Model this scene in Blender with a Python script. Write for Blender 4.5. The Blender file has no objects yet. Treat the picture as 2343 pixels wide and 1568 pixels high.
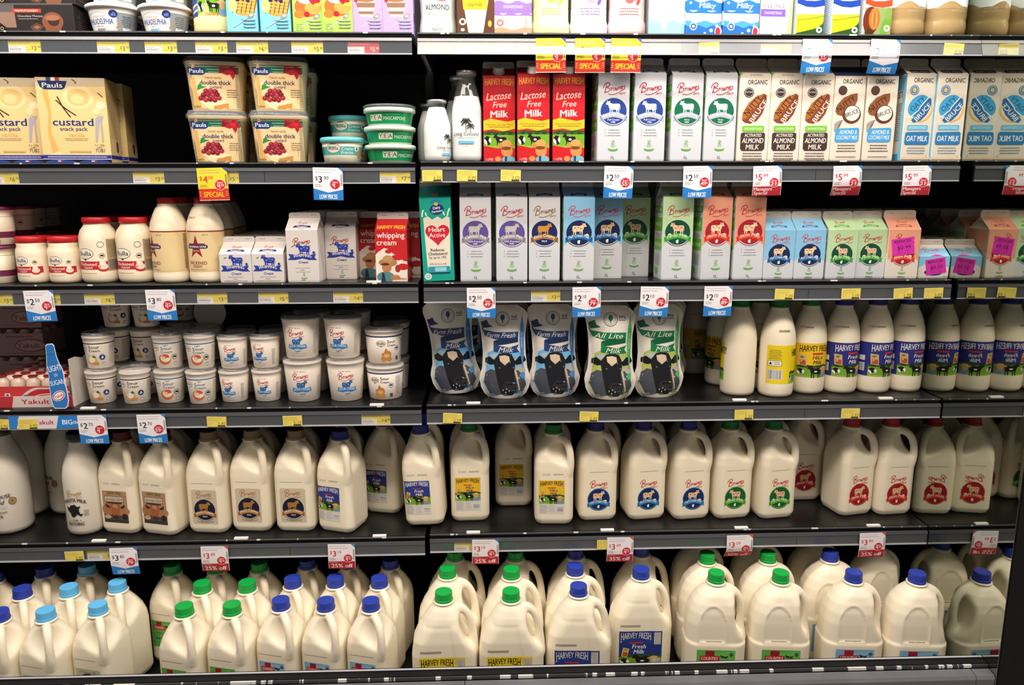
import bpy, bmesh, math, random
import numpy as np
from mathutils import Vector, Matrix
from mathutils.bvhtree import BVHTree
from mathutils.geometry import tessellate_polygon

SC = bpy.context.scene
C = SC.collection
random.seed(7)
R = math.radians

# ------------------------------------------------------------------ camera
IW, IH, FP = 2343, 1568, 1760.0
CAM = Vector((0.1485, -1.7210, 1.5))
YAW, PITCH, ROLL = 0.03315, 0.19216, -0.00284
_fwd = Vector((math.sin(YAW)*math.cos(PITCH), math.cos(YAW)*math.cos(PITCH), -math.sin(PITCH)))
_rt = Vector((math.cos(YAW), -math.sin(YAW), 0))
_up = _rt.cross(_fwd)
RT = _rt*math.cos(ROLL) + _up*math.sin(ROLL)
UP = _up*math.cos(ROLL) - _rt*math.sin(ROLL)
FW = _fwd
cd = bpy.data.cameras.new('camera')
cd.sensor_width = 36
cd.lens = FP/IW*36
cd.clip_start = 0.05
cam = bpy.data.objects.new('camera', cd)
C.objects.link(cam)
cam.matrix_world = Matrix(((RT.x, UP.x, -FW.x, CAM.x), (RT.y, UP.y, -FW.y, CAM.y), (RT.z, UP.z, -FW.z, CAM.z), (0, 0, 0, 1)))
SC.camera = cam

# ------------------------------------------------------------------ colour, world, lights
SC.view_settings.view_transform = 'Standard'
SC.view_settings.look = 'None'
SC.view_settings.gamma = 1
SC.view_settings.use_curve_mapping = False
SC.view_settings.exposure = 0.0
SC.cycles.max_bounces = 7
SC.cycles.diffuse_bounces = 4
SC.cycles.glossy_bounces = 4
SC.cycles.transparent_max_bounces = 12
SC.cycles.transmission_bounces = 3
SC.cycles.sample_clamp_indirect = 4
SC.cycles.caustics_reflective = True
SC.cycles.caustics_refractive = False

w = bpy.data.worlds.new('world')
SC.world = w
w.use_nodes = True
bg = w.node_tree.nodes['Background']
bg.inputs[0].default_value = (1.0, 0.92, 0.86, 1)
bg.inputs[1].default_value = 0.21


def area(name, loc, target, sx, sy, power, col, spread=180):
    l = bpy.data.lights.new(name, 'AREA')
    l.shape = 'RECTANGLE'
    l.size, l.size_y = sx, sy
    l.energy = power
    l.color = col
    l.spread = R(spread)
    o = bpy.data.objects.new(name, l)
    C.objects.link(o)
    o.location = loc
    d = Vector(target)-Vector(loc)
    o.rotation_euler = d.to_track_quat('-Z', 'Y').to_euler()
    return o


COOL = (0.93, 0.98, 1.0)
WARM = (1.0, 0.88, 0.77)
area('canopy_light', (-0.62, -0.17, 2.16), (-0.62, -0.03, 1.3), 1.10, 0.03, 4.6, COOL)
area('canopy_light', (0.58, -0.17, 2.16), (0.58, -0.03, 1.3), 1.12, 0.03, 7.5, COOL)
area('ceiling_light', (-1.2, -1.45, 3.3), (-0.6, 0, 0.8), 1.9, 0.35, 46, WARM)
area('ceiling_light', (0.4, -1.45, 3.3), (0.4, 0, 0.8), 1.5, 0.35, 40, WARM)
area('ceiling_light', (1.9, -1.45, 3.3), (0.9, 0, 0.8), 1.5, 0.35, 40, WARM)


# ------------------------------------------------------------------ where things are
def proj(p):
    d = Vector(p)-CAM
    z = d.dot(FW)
    return 1171.5+FP*d.dot(RT)/z, 784-FP*d.dot(UP)/z


def ray(px, py):
    return FW + RT*((px-1171.5)/FP) - UP*((py-784)/FP)


def x_at(px, y, z):
    k = (px-1171.5)/FP
    a = RT-FW*k
    d = Vector((0, y, z))-CAM
    return -(a.y*d.y+a.z*d.z)/a.x + CAM.x


def on_z(px, py, z):
    d = ray(px, py)
    t = (z-CAM.z)/d.z
    p = CAM+d*t
    return p.x, p.y


def on_y(px, py, y):
    d = ray(px, py)
    t = (y-CAM.y)/d.y
    p = CAM+d*t
    return p.x, p.z


RAIL_R = [1.7884, 1.5242, 1.2594, 0.9763, 0.6556]
RAIL_L = [1.7892, 1.5221, 1.2600, 0.9749, 0.6507]
SHT = 0.044
XM = 1.22


def zrow(row, px):
    if row == 6:
        return 0.352
    return (RAIL_L if px < 950 else RAIL_R)[row-1]+SHT


# ------------------------------------------------------------------ colour and materials
def hexc(h):
    h = h.lstrip('#')
    if len(h) == 3:
        h = ''.join(ch*2 for ch in h)
    out = []
    for i in (0, 2, 4):
        v = int(h[i:i+2], 16)/255
        out.append(v/12.92 if v <= 0.04045 else ((v+0.055)/1.055)**2.4)
    return tuple(out)


MATS = {}


def mat(name, hx='#888888', rough=0.5, metal=0.0, spec=0.5, coat=0.0, noise=0.0, nscale=40.0, attr=False, bump=0.0, sss=0.0):
    if name in MATS:
        return MATS[name]
    m = bpy.data.materials.new(name)
    m.use_nodes = True
    nt = m.node_tree
    b = nt.nodes['Principled BSDF']
    b.inputs['Roughness'].default_value = rough
    b.inputs['Metallic'].default_value = metal
    b.inputs['Specular IOR Level'].default_value = spec
    b.inputs['Coat Weight'].default_value = coat
    if sss:
        b.inputs['Subsurface Weight'].default_value = sss
        b.inputs['Subsurface Radius'].default_value = (0.02, 0.016, 0.01)
        b.inputs['Subsurface Scale'].default_value = 1.0
    if attr:
        a = nt.nodes.new('ShaderNodeAttribute')
        a.attribute_name = 'Col'
        nt.links.new(a.outputs['Color'], b.inputs['Base Color'])
    else:
        c = hexc(hx)+(1,)
        b.inputs['Base Color'].default_value = c
        if noise:
            tc = nt.nodes.new('ShaderNodeTexCoord')
            n = nt.nodes.new('ShaderNodeTexNoise')
            n.inputs['Scale'].default_value = nscale
            n.inputs['Detail'].default_value = 4
            r = nt.nodes.new('ShaderNodeValToRGB')
            r.color_ramp.elements[0].position = 0.3
            r.color_ramp.elements[1].position = 0.7
            r.color_ramp.elements[0].color = tuple(max(0, v*(1-noise)) for v in c[:3])+(1,)
            r.color_ramp.elements[1].color = tuple(min(1, v*(1+noise)) for v in c[:3])+(1,)
            nt.links.new(tc.outputs['Object'], n.inputs['Vector'])
            nt.links.new(n.outputs['Fac'], r.inputs['Fac'])
            nt.links.new(r.outputs['Color'], b.inputs['Base Color'])
    if bump:
        tc = nt.nodes.new('ShaderNodeTexCoord')
        n = nt.nodes.new('ShaderNodeTexNoise')
        n.inputs['Scale'].default_value = nscale
        bp = nt.nodes.new('ShaderNodeBump')
        bp.inputs['Strength'].default_value = bump
        bp.inputs['Distance'].default_value = 0.002
        nt.links.new(tc.outputs['Object'], n.inputs['Vector'])
        nt.links.new(n.outputs['Fac'], bp.inputs['Height'])
        nt.links.new(bp.outputs['Normal'], b.inputs['Normal'])
    MATS[name] = m
    return m


def clear_mat(name, hx, opacity, rough=0.08):
    """see-through plastic or glass: transparent with a body tint and a fresnel gloss"""
    m = bpy.data.materials.new(name)
    m.use_nodes = True
    nt = m.node_tree
    nt.nodes.remove(nt.nodes['Principled BSDF'])
    out = nt.nodes['Material Output']
    t = nt.nodes.new('ShaderNodeBsdfTransparent')
    d = nt.nodes.new('ShaderNodeBsdfDiffuse')
    d.inputs[0].default_value = hexc(hx)+(1,)
    m1 = nt.nodes.new('ShaderNodeMixShader')
    m1.inputs[0].default_value = opacity
    nt.links.new(t.outputs[0], m1.inputs[1])
    nt.links.new(d.outputs[0], m1.inputs[2])
    g = nt.nodes.new('ShaderNodeBsdfGlossy')
    g.inputs['Roughness'].default_value = rough
    lw = nt.nodes.new('ShaderNodeLayerWeight')
    lw.inputs[0].default_value = 0.5
    pw = nt.nodes.new('ShaderNodeMath')
    pw.operation = 'POWER'
    pw.inputs[1].default_value = 4
    nt.links.new(lw.outputs['Facing'], pw.inputs[0])
    f = nt.nodes.new('ShaderNodeMath')
    f.operation = 'MULTIPLY_ADD'
    f.inputs[1].default_value = 0.5
    f.inputs[2].default_value = 0.04
    nt.links.new(pw.outputs[0], f.inputs[0])
    m2 = nt.nodes.new('ShaderNodeMixShader')
    nt.links.new(f.outputs[0], m2.inputs[0])
    nt.links.new(m1.outputs[0], m2.inputs[1])
    nt.links.new(g.outputs[0], m2.inputs[2])
    nt.links.new(m2.outputs[0], out.inputs[0])
    MATS[name] = m
    return m


M_PRINT = mat('printed_board', attr=True, rough=0.38, spec=0.4)
M_GLOSS = mat('printed_film', attr=True, rough=0.22, spec=0.5)
M_PAPER = mat('printed_paper', attr=True, rough=0.6, spec=0.25)
M_MILK = mat('milk_plastic', '#f3e8cf', rough=0.42, spec=0.35)
M_CREAM = mat('cream_plastic', '#efe0c4', rough=0.35, spec=0.4)
M_GLASSMILK = mat('milk_in_glass', '#f3ead9', rough=0.3)
M_GLASS = clear_mat('bottle_glass', '#d8dedb', 0.05, 0.03)
M_CLEAR = clear_mat('clear_lid_plastic', '#c8ced6', 0.13, 0.12)
M_COVER = clear_mat('rail_cover_plastic', '#cfd8e2', 0.055, 0.10)
M_COVER2 = clear_mat('scuffed_rail_cover', '#cfd8e2', 0.06, 0.24)
M_BLACK = mat('black_powdercoat', '#0d0d0e', rough=0.55, spec=0.3, noise=0.3, nscale=30)
M_SHELF = mat('black_shelf_steel', '#101012', rough=0.32, spec=0.4, noise=0.4, nscale=15)


# ------------------------------------------------------------------ mesh container with a colour per face
class Geo:
    def __init__(s):
        s.V, s.F, s.K, s.S = [], [], [], []

    def add(s, verts, faces, col='#ffffff', smooth=False):
        b = len(s.V)
        s.V += [tuple(v) for v in verts]
        c = hexc(col) if isinstance(col, str) else col
        for f in faces:
            s.F.append([b+i for i in f])
            s.K.append(c)
            s.S.append(smooth)
        return s

    def box(s, x0, y0, z0, x1, y1, z1, col='#ffffff'):
        v = [(x0, y0, z0), (x1, y0, z0), (x1, y1, z0), (x0, y1, z0), (x0, y0, z1), (x1, y0, z1), (x1, y1, z1), (x0, y1, z1)]
        return s.add(v, [(0, 3, 2, 1), (4, 5, 6, 7), (0, 1, 5, 4), (1, 2, 6, 5), (2, 3, 7, 6), (3, 0, 4, 7)], col)

    def rings(s, rings, col='#ffffff', cap0=True, cap1=True, smooth=True, closed=True):
        n = len(rings[0])
        v = [p for r in rings for p in r]
        f = []
        for k in range(len(rings)-1):
            for i in range(n if closed else n-1):
                j = (i+1) % n
                f.append((k*n+i, k*n+j, (k+1)*n+j, (k+1)*n+i))
        s.add(v, f, col, smooth)
        if cap0:
            s.add(rings[0], [tuple(range(n-1, -1, -1))], col, False)
        if cap1:
            s.add(rings[-1], [tuple(range(n))], col, False)
        return s

    def lathe(s, prof, col='#ffffff', n=40, sx=1.0, sy=1.0, cap0=True, cap1=True):
        rs = [[(r*sx*math.sin(2*math.pi*i/n), -r*sy*math.cos(2*math.pi*i/n), z) for i in range(n)] for r, z in prof]
        return s.rings(rs, col, cap0, cap1)

    def tube(s, pts, rad, col='#ffffff', n=10):
        pts = [Vector(p) for p in pts]
        rr = []
        for i, p in enumerate(pts):
            d = (pts[min(i+1, len(pts)-1)]-pts[max(i-1, 0)]).normalized()
            a = d.orthogonal().normalized()
            b = d.cross(a)
            r = rad[i] if isinstance(rad, (list, tuple)) else rad
            rr.append([p+a*r*math.cos(2*math.pi*k/n)+b*r*math.sin(2*math.pi*k/n) for k in range(n)])
        return s.rings(rr, col)

    def printed(s, p, mapper, step=None, ystep=None):
        V, F, K = p.get(step, ystep)
        b = len(s.V)
        s.V += [tuple(mapper(x, y, l)) for x, y, l in V]
        for f, k in zip(F, K):
            s.F.append([b+i for i in f])
            s.K.append(k)
            s.S.append(step is not None)
        return s

    def mesh(s, name, m):
        me = bpy.data.meshes.new(name)
        me.from_pydata(s.V, [], s.F)
        me.polygons.foreach_set('use_smooth', s.S)
        a = me.color_attributes.new('Col', 'FLOAT_COLOR', 'CORNER')
        cols = []
        for f, k in zip(s.F, s.K):
            cols += [k[0], k[1], k[2], 1.0]*len(f)
        a.data.foreach_set('color', cols)
        me.materials.append(m)
        me.update()
        return me

    def bvh(s):
        return BVHTree.FromPolygons([Vector(v) for v in s.V], s.F)


# ------------------------------------------------------------------ flat print: shapes and lettering in millimetres
TXT = {}
CAPH = [None]
LD = 0.000016


def text_geo(t, bold):
    k = (t, bold)
    if k not in TXT:
        cu = bpy.data.curves.new('lettering', 'FONT')
        cu.body = t
        cu.size = 1
        cu.resolution_u = 2
        cu.offset = 0.0
        cu.fill_mode = 'FRONT'
        ob = bpy.data.objects.new('lettering', cu)
        C.objects.link(ob)
        ev = ob.evaluated_get(bpy.context.evaluated_depsgraph_get())
        me = ev.to_mesh()
        V = [(v.co.x, v.co.y) for v in me.vertices]
        F = [tuple(p.vertices) for p in me.polygons]
        ev.to_mesh_clear()
        bpy.data.objects.remove(ob)
        bpy.data.curves.remove(cu)
        TXT[k] = (V, F)
    return TXT[k]


def caph():
    if CAPH[0] is None:
        V, F = text_geo('H', 0.0)
        CAPH[0] = max(v[1] for v in V)
    return CAPH[0]


def smoothpts(pts, k=5):
    out = []
    n = len(pts)
    for i in range(n-1):
        p0, p1, p2, p3 = pts[max(i-1, 0)], pts[i], pts[i+1], pts[min(i+2, n-1)]
        for j in range(k):
            t = j/k
            out.append(tuple(0.5*(2*p1[a]+(p2[a]-p0[a])*t+(2*p0[a]-5*p1[a]+4*p2[a]-p3[a])*t*t+(3*p1[a]-p0[a]-3*p2[a]+p3[a])*t**3) for a in (0, 1)))
    out.append(pts[-1])
    return out


class Print:
    def __init__(s):
        s.V, s.F, s.K, s.L = [], [], [], 0

    def add(s, pts, faces, col, lay=True):
        if lay:
            s.L += 1
        b = len(s.V)
        s.V += [(x, y, s.L) for x, y in pts]
        c = hexc(col) if isinstance(col, str) else col
        for f in faces:
            s.F.append([b+i for i in f])
            s.K.append(c)

    def poly(s, pts, col, lay=True):
        tr = tessellate_polygon([[Vector((x, y, 0)) for x, y in pts]])
        fs = []
        for a, b, c in tr:
            ar = (pts[b][0]-pts[a][0])*(pts[c][1]-pts[a][1])-(pts[b][1]-pts[a][1])*(pts[c][0]-pts[a][0])
            fs.append((a, b, c) if ar > 0 else (a, c, b))
        s.add(pts, fs, col, lay)

    def rect(s, x0, y0, x1, y1, col, lay=True):
        s.add([(x0, y0), (x1, y0), (x1, y1), (x0, y1)], [(0, 1, 2, 3)], col, lay)

    def rrect(s, x0, y0, x1, y1, r, col, lay=True):
        pts = []
        for cx, cy, a in ((x1-r, y1-r, 0), (x0+r, y1-r, 90), (x0+r, y0+r, 180), (x1-r, y0+r, 270)):
            for k in range(5):
                t = R(a+22.5*k)
                pts.append((cx+r*math.cos(t), cy+r*math.sin(t)))
        s.add(pts, [tuple(range(len(pts)))], col, lay)

    def ell(s, cx, cy, rx, ry, col, a0=0, a1=360, n=28, rot=0, lay=True):
        pts = []
        full = abs(a1-a0) >= 360
        for k in range(n if full else n+1):
            t = R(a0+(a1-a0)*k/n)
            x, y = rx*math.cos(t), ry*math.sin(t)
            c, q = math.cos(R(rot)), math.sin(R(rot))
            pts.append((cx+x*c-y*q, cy+x*q+y*c))
        s.add(pts, [tuple(range(len(pts)))], col, lay)

    def ring(s, cx, cy, r0, r1, col, a0=0, a1=360, n=32, ky=1.0, lay=True):
        pts = []
        for k in range(n+1):
            t = R(a0+(a1-a0)*k/n)
            pts += [(cx+r0*math.cos(t), cy+ky*r0*math.sin(t)), (cx+r1*math.cos(t), cy+ky*r1*math.sin(t))]
        s.add(pts, [(2*k, 2*k+1, 2*k+3, 2*k+2) for k in range(n)], col, lay)

    def stroke(s, pts, wd, col, smooth=True, lay=True):
        if smooth and len(pts) > 2:
            pts = smoothpts(pts, 4)
        out = []
        n = len(pts)
        for i in range(n):
            a, b = pts[max(i-1, 0)], pts[min(i+1, n-1)]
            dx, dy = b[0]-a[0], b[1]-a[1]
            l = math.hypot(dx, dy) or 1
            h = wd/2
            out += [(pts[i][0]-dy/l*h, pts[i][1]+dx/l*h), (pts[i][0]+dy/l*h, pts[i][1]-dx/l*h)]
        s.add(out, [(2*i, 2*i+1, 2*i+3, 2*i+2) for i in range(n-1)], col, lay)

    def text(s, t, cx, cy, h, col, w=None, bold=0.0, sh=0.0, rot=0.0, barch=0.0, arch=0.0, al='c', lay=True):
        V, F = text_geo(t, 0.0)
        if not V:
            return
        x0, x1 = min(v[0] for v in V), max(v[0] for v in V)
        k = h/caph()
        kx = k if w is None else w/(x1-x0)
        wd = (x1-x0)*kx
        out = []
        cr, sr = math.cos(R(rot)), math.sin(R(rot))
        for x, y in V:
            u = (x-x0)/(x1-x0)-0.5
            Y = y*k
            if barch:
                bs = barch*(1-4*u*u)
                Y = bs+Y/h*(h-bs)
            Y += arch*(1-4*u*u)-h/2
            X = (x-x0)*kx+sh*(Y)
            X += {'c': -wd/2, 'l': 0, 'r': -wd}[al]
            out.append((cx+X*cr-Y*sr, cy+X*sr+Y*cr))
        s.add(out, F, col, lay)
        if bold > 0.008 and h > 2.5:
            d = min(bold, .045)*h*.8
            s.add([(x-d*cr, y-d*sr) for x, y in out], F, col)
            s.add([(x+d*cr, y+d*sr) for x, y in out], F, col)

    def lines(s, cx, cy, wd, n, dy, col, th=0.6, jit=0.25, al='c'):
        """fine print too small to read"""
        s.L += 1
        for i in range(n):
            wi = wd*(1-jit*random.random())
            x = cx-wi/2 if al == 'c' else cx
            e = x+wi
            while x < e:
                l = random.uniform(1.5, 5)
                s.rect(x, cy-i*dy-th/2, min(x+l, e), cy-i*dy+th/2, col, lay=False)
                x += l+0.7

    def barcode(s, x0, y0, x1, y1, vert=True):
        s.rect(x0, y0, x1, y1, '#eceae8')
        s.L += 1
        if vert:
            x = x0+0.8
            while x < x1-1:
                l = random.choice((0.3, 0.5, 0.8))
                s.rect(x, y0+0.8, x+l, y1-0.8, '#333338', lay=False)
                x += l+random.choice((0.4, 0.6, 0.9))
        else:
            y = y0+0.8
            while y < y1-1:
                l = random.choice((0.3, 0.5, 0.8))
                s.rect(x0+0.8, y, x1-0.8, y+l, '#333338', lay=False)
                y += l+random.choice((0.4, 0.6, 0.9))

    def scaled(s, k, ky=None):
        s.V = [(x*k, y*(ky or k), l) for x, y, l in s.V]
        return s

    def get(s, step=None, ystep=None):
        if step is None:
            return s.V, s.F, s.K
        bm = bmesh.new()
        lay = bm.faces.layers.int.new('k')
        vs = [bm.verts.new(v) for v in s.V]
        for i, f in enumerate(s.F):
            try:
                fc = bm.faces.new([vs[j] for j in f])
                fc[lay] = i
            except ValueError:
                pass
        xs = [v[0] for v in s.V]
        ys = [v[1] for v in s.V]
        x = math.floor(min(xs)/step)*step+step
        while x < max(xs):
            bmesh.ops.bisect_plane(bm, geom=bm.verts[:]+bm.edges[:]+bm.faces[:], plane_co=(x, 0, 0), plane_no=(1, 0, 0), dist=1e-4)
            x += step
        if ystep:
            y = math.floor(min(ys)/ystep)*ystep+ystep
            while y < max(ys):
                bmesh.ops.bisect_plane(bm, geom=bm.verts[:]+bm.edges[:]+bm.faces[:], plane_co=(0, y, 0), plane_no=(0, 1, 0), dist=1e-4)
                y += ystep
        bm.verts.index_update()
        V = [tuple(v.co) for v in bm.verts]
        F = [[v.index for v in f.verts] for f in bm.faces]
        K = [s.K[f[lay]] for f in bm.faces]
        bm.free()
        return V, F, K


def planar(O, U=(1, 0, 0), V=(0, 0, 1), N=(0, -1, 0)):
    O, U, V, N = Vector(O), Vector(U).normalized(), Vector(V).normalized(), Vector(N).normalized()
    return lambda x, y, l: O+U*(x*0.001)+V*(y*0.001)+N*(l*LD+0.00004)


def radial(bvh, rad, a0=0.0):
    def f(x, y, l):
        t = a0+x*0.001/rad
        n = Vector((math.sin(t), -math.cos(t), 0))
        z = y*0.001
        h = bvh.ray_cast(n*0.4+Vector((0, 0, z)), -n, 0.4)
        if h[0] is None:
            return n*rad+Vector((0, 0, z))
        nn = h[1] if h[1].dot(n) > 0 else -h[1]
        return h[0]+nn*(l*LD+0.00025)
    return f


def frontal(bvh, a0=0.0, back=0.05):
    n = Vector((math.sin(a0), -math.cos(a0), 0))
    t = Vector((math.cos(a0), math.sin(a0), 0))

    def f(x, y, l):
        o = t*(x*0.001)+Vector((0, 0, y*0.001))
        h = bvh.ray_cast(o+n*0.4, -n, 0.8)
        if h[0] is None:
            q = bvh.find_nearest(o+n*.02)
            return q[0]+n*(l*LD+0.0003)
        nn = h[1] if h[1].dot(n) > 0 else -h[1]
        return h[0]+nn*(l*LD+0.00025)
    return f


# ------------------------------------------------------------------ smooth solid shapes from a distance field
def surfnet(D, lo, h):
    nx, ny, nz = D.shape
    acc = np.zeros((nx-1, ny-1, nz-1, 3))
    cnt = np.zeros((nx-1, ny-1, nz-1))
    cr = [(0, 0, 0), (1, 0, 0), (0, 1, 0), (1, 1, 0), (0, 0, 1), (1, 0, 1), (0, 1, 1), (1, 1, 1)]

    def sl(c):
        return D[c[0]:nx-1+c[0], c[1]:ny-1+c[1], c[2]:nz-1+c[2]]
    for a in range(8):
        for b in range(a+1, 8):
            if sum(abs(cr[a][i]-cr[b][i]) for i in range(3)) != 1:
                continue
            d0, d1 = sl(cr[a]), sl(cr[b])
            m = (d0 < 0) != (d1 < 0)
            t = d0[m]/(d0[m]-d1[m])
            acc[m] += np.array(cr[a])+t[:, None]*(np.array(cr[b])-np.array(cr[a]))
            cnt += m
    act = cnt > 0
    idx = -np.ones(act.shape, int)
    idx[act] = np.arange(act.sum())
    ijk = np.argwhere(act)
    V = np.array(lo)+h*(ijk+acc[act]/cnt[act][:, None])
    F = []
    s = D < 0
    for ax in range(3):
        o = [i for i in range(3) if i != ax]
        a = np.take(s, range(0, D.shape[ax]-1), ax)
        b = np.take(s, range(1, D.shape[ax]), ax)
        e = np.argwhere(a != b)
        for q in e:
            if any(q[i] < 1 or q[i] >= D.shape[i]-1 for i in o):
                continue
            c = []
            for du, dv in ((0, 0), (-1, 0), (-1, -1), (0, -1)):
                p = list(q)
                p[o[0]] += du
                p[o[1]] += dv
                c.append(int(idx[tuple(p)]))
            inside = s[tuple(q)]
            if (ax == 1) != bool(inside):
                c = c[::-1]
            F.append(c[::-1])
    return V, F


def smin(a, b, k):
    h = np.clip(0.5+0.5*(b-a)/k, 0, 1)
    return b*(1-h)+a*h-k*h*(1-h)


def smax(a, b, k):
    return -smin(-a, -b, k)


def sd_caps(X, Y, Z, pts, rad):
    q = smoothpts3([tuple(p)+(r,) for p, r in zip(pts, rad)], 5)
    best = None
    for i in range(len(q)-1):
        a, b = np.array(q[i][:3]), np.array(q[i+1][:3])
        ba = b-a
        px, py, pz = X-a[0], Y-a[1], Z-a[2]
        t = np.clip((px*ba[0]+py*ba[1]+pz*ba[2])/ba.dot(ba), 0, 1)
        r = q[i][3]+(q[i+1][3]-q[i][3])*t
        d = np.sqrt((px-ba[0]*t)**2+(py-ba[1]*t)**2+(pz-ba[2]*t)**2)-r
        best = d if best is None else np.minimum(best, d)
    return best


def smoothpts3(pts, k):
    out = []
    n = len(pts)
    for i in range(n-1):
        p0, p1, p2, p3 = pts[max(i-1, 0)], pts[i], pts[i+1], pts[min(i+2, n-1)]
        for j in range(k):
            t = j/k
            out.append(tuple(0.5*(2*p1[a]+(p2[a]-p0[a])*t+(2*p0[a]-5*p1[a]+4*p2[a]-p3[a])*t*t+(3*p1[a]-p0[a]-3*p2[a]+p3[a])*t**3) for a in range(len(p1))))
    out.append(pts[-1])
    return out


def sd_col(X, Y, Z, zs, ax, ay, rr):
    """upright body whose rounded-rectangle section changes with height"""
    hx, hy, r = np.interp(Z, zs, ax), np.interp(Z, zs, ay), np.interp(Z, zs, rr)
    r = np.minimum(r, np.minimum(hx, hy))
    qx, qy = np.abs(X)-hx+r, np.abs(Y)-hy+r
    d = np.sqrt(np.maximum(qx, 0)**2+np.maximum(qy, 0)**2)+np.minimum(np.maximum(qx, qy), 0)-r
    return np.maximum(np.maximum(d, Z-zs[-1]), zs[0]-Z)


def field(fn, lo, hi, h):
    g = [np.arange(lo[i], hi[i]+h, h) for i in range(3)]
    X, Y, Z = np.meshgrid(*g, indexing='ij')
    V, F = surfnet(fn(X, Y, Z), lo, h)
    # two light smoothing passes
    E = {}
    for f in F:
        for i in range(4):
            a, b = f[i], f[(i+1) % 4]
            E.setdefault(a, set()).add(b)
            E.setdefault(b, set()).add(a)
    keys = sorted(E)
    for _ in range(2):
        V2 = V.copy()
        for k in keys:
            V2[k] = 0.5*V[k]+0.5*V[list(E[k])].mean(0)
        V = V2
    return V, F


# ------------------------------------------------------------------ objects
def tag(o, label=None, cat=None, group=None, kind=None):
    if label:
        o['label'] = label
    if cat:
        o['category'] = cat
    if group:
        o['group'] = group
    if kind:
        o['kind'] = kind
    return o


def obj(name, me, parent=None, label=None):
    me.name = name
    o = bpy.data.objects.new(name, me)
    C.objects.link(o)
    if parent is not None:
        o.parent = parent
    if label:
        o['label'] = label
    return o


ITEMS = []


def build(name, parts, loc, rot=(0, 0, 0), label=None, cat=None, group=None, scale=None):
    """parts: list of (name, mesh, [sub parts]); one part alone becomes the thing itself"""
    if len(parts) == 1 and not parts[0][2]:
        o = obj(name, parts[0][1])
    else:
        o = bpy.data.objects.new(name, None)
        o.empty_display_size = 0.02
        C.objects.link(o)
        for pn, me, subs in parts:
            c = obj(pn, me, o)
            for sn, sm in subs:
                obj(sn, sm, c)
    o.location = (loc[0], loc[1], loc[2]+0.0004)
    o.rotation_euler = rot
    if scale:
        o.scale = scale
    if name not in ('shelf_sign', 'tub_lid'):
        ITEMS.append(o)
    return tag(o, label, cat, group)


def nth(i, n):
    if n == 1:
        return ''
    if n == 2:
        return ('left', 'right')[i]+' one of two'
    if n == 3:
        return ('left', 'middle', 'right')[i]+' one of three'
    w = ['leftmost', 'second from left', 'third from left', 'fourth from left', 'fifth from left']
    nn = {4: 'four', 5: 'five', 6: 'six', 7: 'seven', 8: 'eight'}[n]
    if i == n-1:
        return 'rightmost of '+nn
    return w[i]+' of '+nn
# ------------------------------------------------------------------ the setting and the display case
def worn_mat(name, base, scale, thr):
    """dark paint with chipped white flecks along an edge"""
    m = bpy.data.materials.new(name)
    m.use_nodes = True
    nt = m.node_tree
    b = nt.nodes['Principled BSDF']
    b.inputs['Roughness'].default_value = 0.5
    tc = nt.nodes.new('ShaderNodeTexCoord')
    mp = nt.nodes.new('ShaderNodeMapping')
    mp.inputs['Scale'].default_value = (scale, 3, 3)
    n = nt.nodes.new('ShaderNodeTexNoise')
    n.inputs['Scale'].default_value = 1.0
    n.inputs['Detail'].default_value = 3
    r = nt.nodes.new('ShaderNodeValToRGB')
    r.color_ramp.elements[0].position = thr
    r.color_ramp.elements[1].position = thr+0.02
    r.color_ramp.elements[0].color = hexc(base)+(1,)
    r.color_ramp.elements[1].color = hexc('#d9d7d4')+(1,)
    nt.links.new(tc.outputs['Object'], mp.inputs['Vector'])
    nt.links.new(mp.outputs['Vector'], n.inputs['Vector'])
    nt.links.new(n.outputs['Fac'], r.inputs['Fac'])
    nt.links.new(r.outputs['Color'], b.inputs['Base Color'])
    return m


M_EDGE = worn_mat('chipped_shelf_edge', '#4a4a4c', 24, 0.60)
M_LIP = worn_mat('chipped_lip_edge', '#3a3a3c', 45, 0.52)
M_RAIL = mat('grey_ticket_channel', '#161518', rough=0.35, spec=0.5, noise=0.12, nscale=12)
M_RIDGE = mat('clear_grey_ridge', '#48484d', rough=0.22, spec=0.6)
M_WHITE = mat('white_plastic', '#e9e6e1', rough=0.45)
M_BRIGHT = mat('bright_rail_edge', '#bcbcc0', rough=0.25)
M_BUMP = mat('grey_bumper', '#66656a', rough=0.22, spec=0.5, noise=0.15, nscale=9)
M_FLOOR = mat('floor_vinyl', '#8d877d', rough=0.4, noise=0.05, nscale=4)
M_MIRROR = mat('mirror_steel', '#b9bdb4', rough=0.025, metal=1.0, spec=0.5)

obj('floor', Geo().box(-4, -4, -0.05, 4, 1.2, 0, '#8d877d').mesh('floor', M_FLOOR))['kind'] = 'structure'

BW0 = -1.75
case = bpy.data.objects.new('display_case', None)
C.objects.link(case)
tag(case, 'black open refrigerated display case with mirrored right end wall', 'display fridge')
obj('back_panel', Geo().box(BW0, 0.50, 0.30, XM, 0.53, 2.45).mesh('back_panel', M_BLACK), case)
obj('mirror_panel', Geo().box(XM, -0.292, 0.30, XM+0.004, 0.53, 2.45).mesh('mirror_panel', M_MIRROR), case, 'mirror-polished end wall reflecting the shelves')
obj('end_frame', Geo().box(XM+0.0045, -0.297, 0.0, XM+0.12, 0.53, 2.45).mesh('end_frame', M_BLACK), case)
obj('upright', Geo().box(-0.012, 0.455, 0.30, 0.012, 0.50, 2.45).mesh('upright', M_BLACK), case)
obj('base_well', Geo().box(BW0, -0.235, 0.30, XM-0.001, 0.50, 0.350).mesh('base_well', M_SHELF), case)
g = Geo()
g.box(BW0, -0.243, 0.30, XM-0.001, -0.235, 0.505)
obj('front_lip', g.mesh('front_lip', M_BLACK), case)
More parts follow.
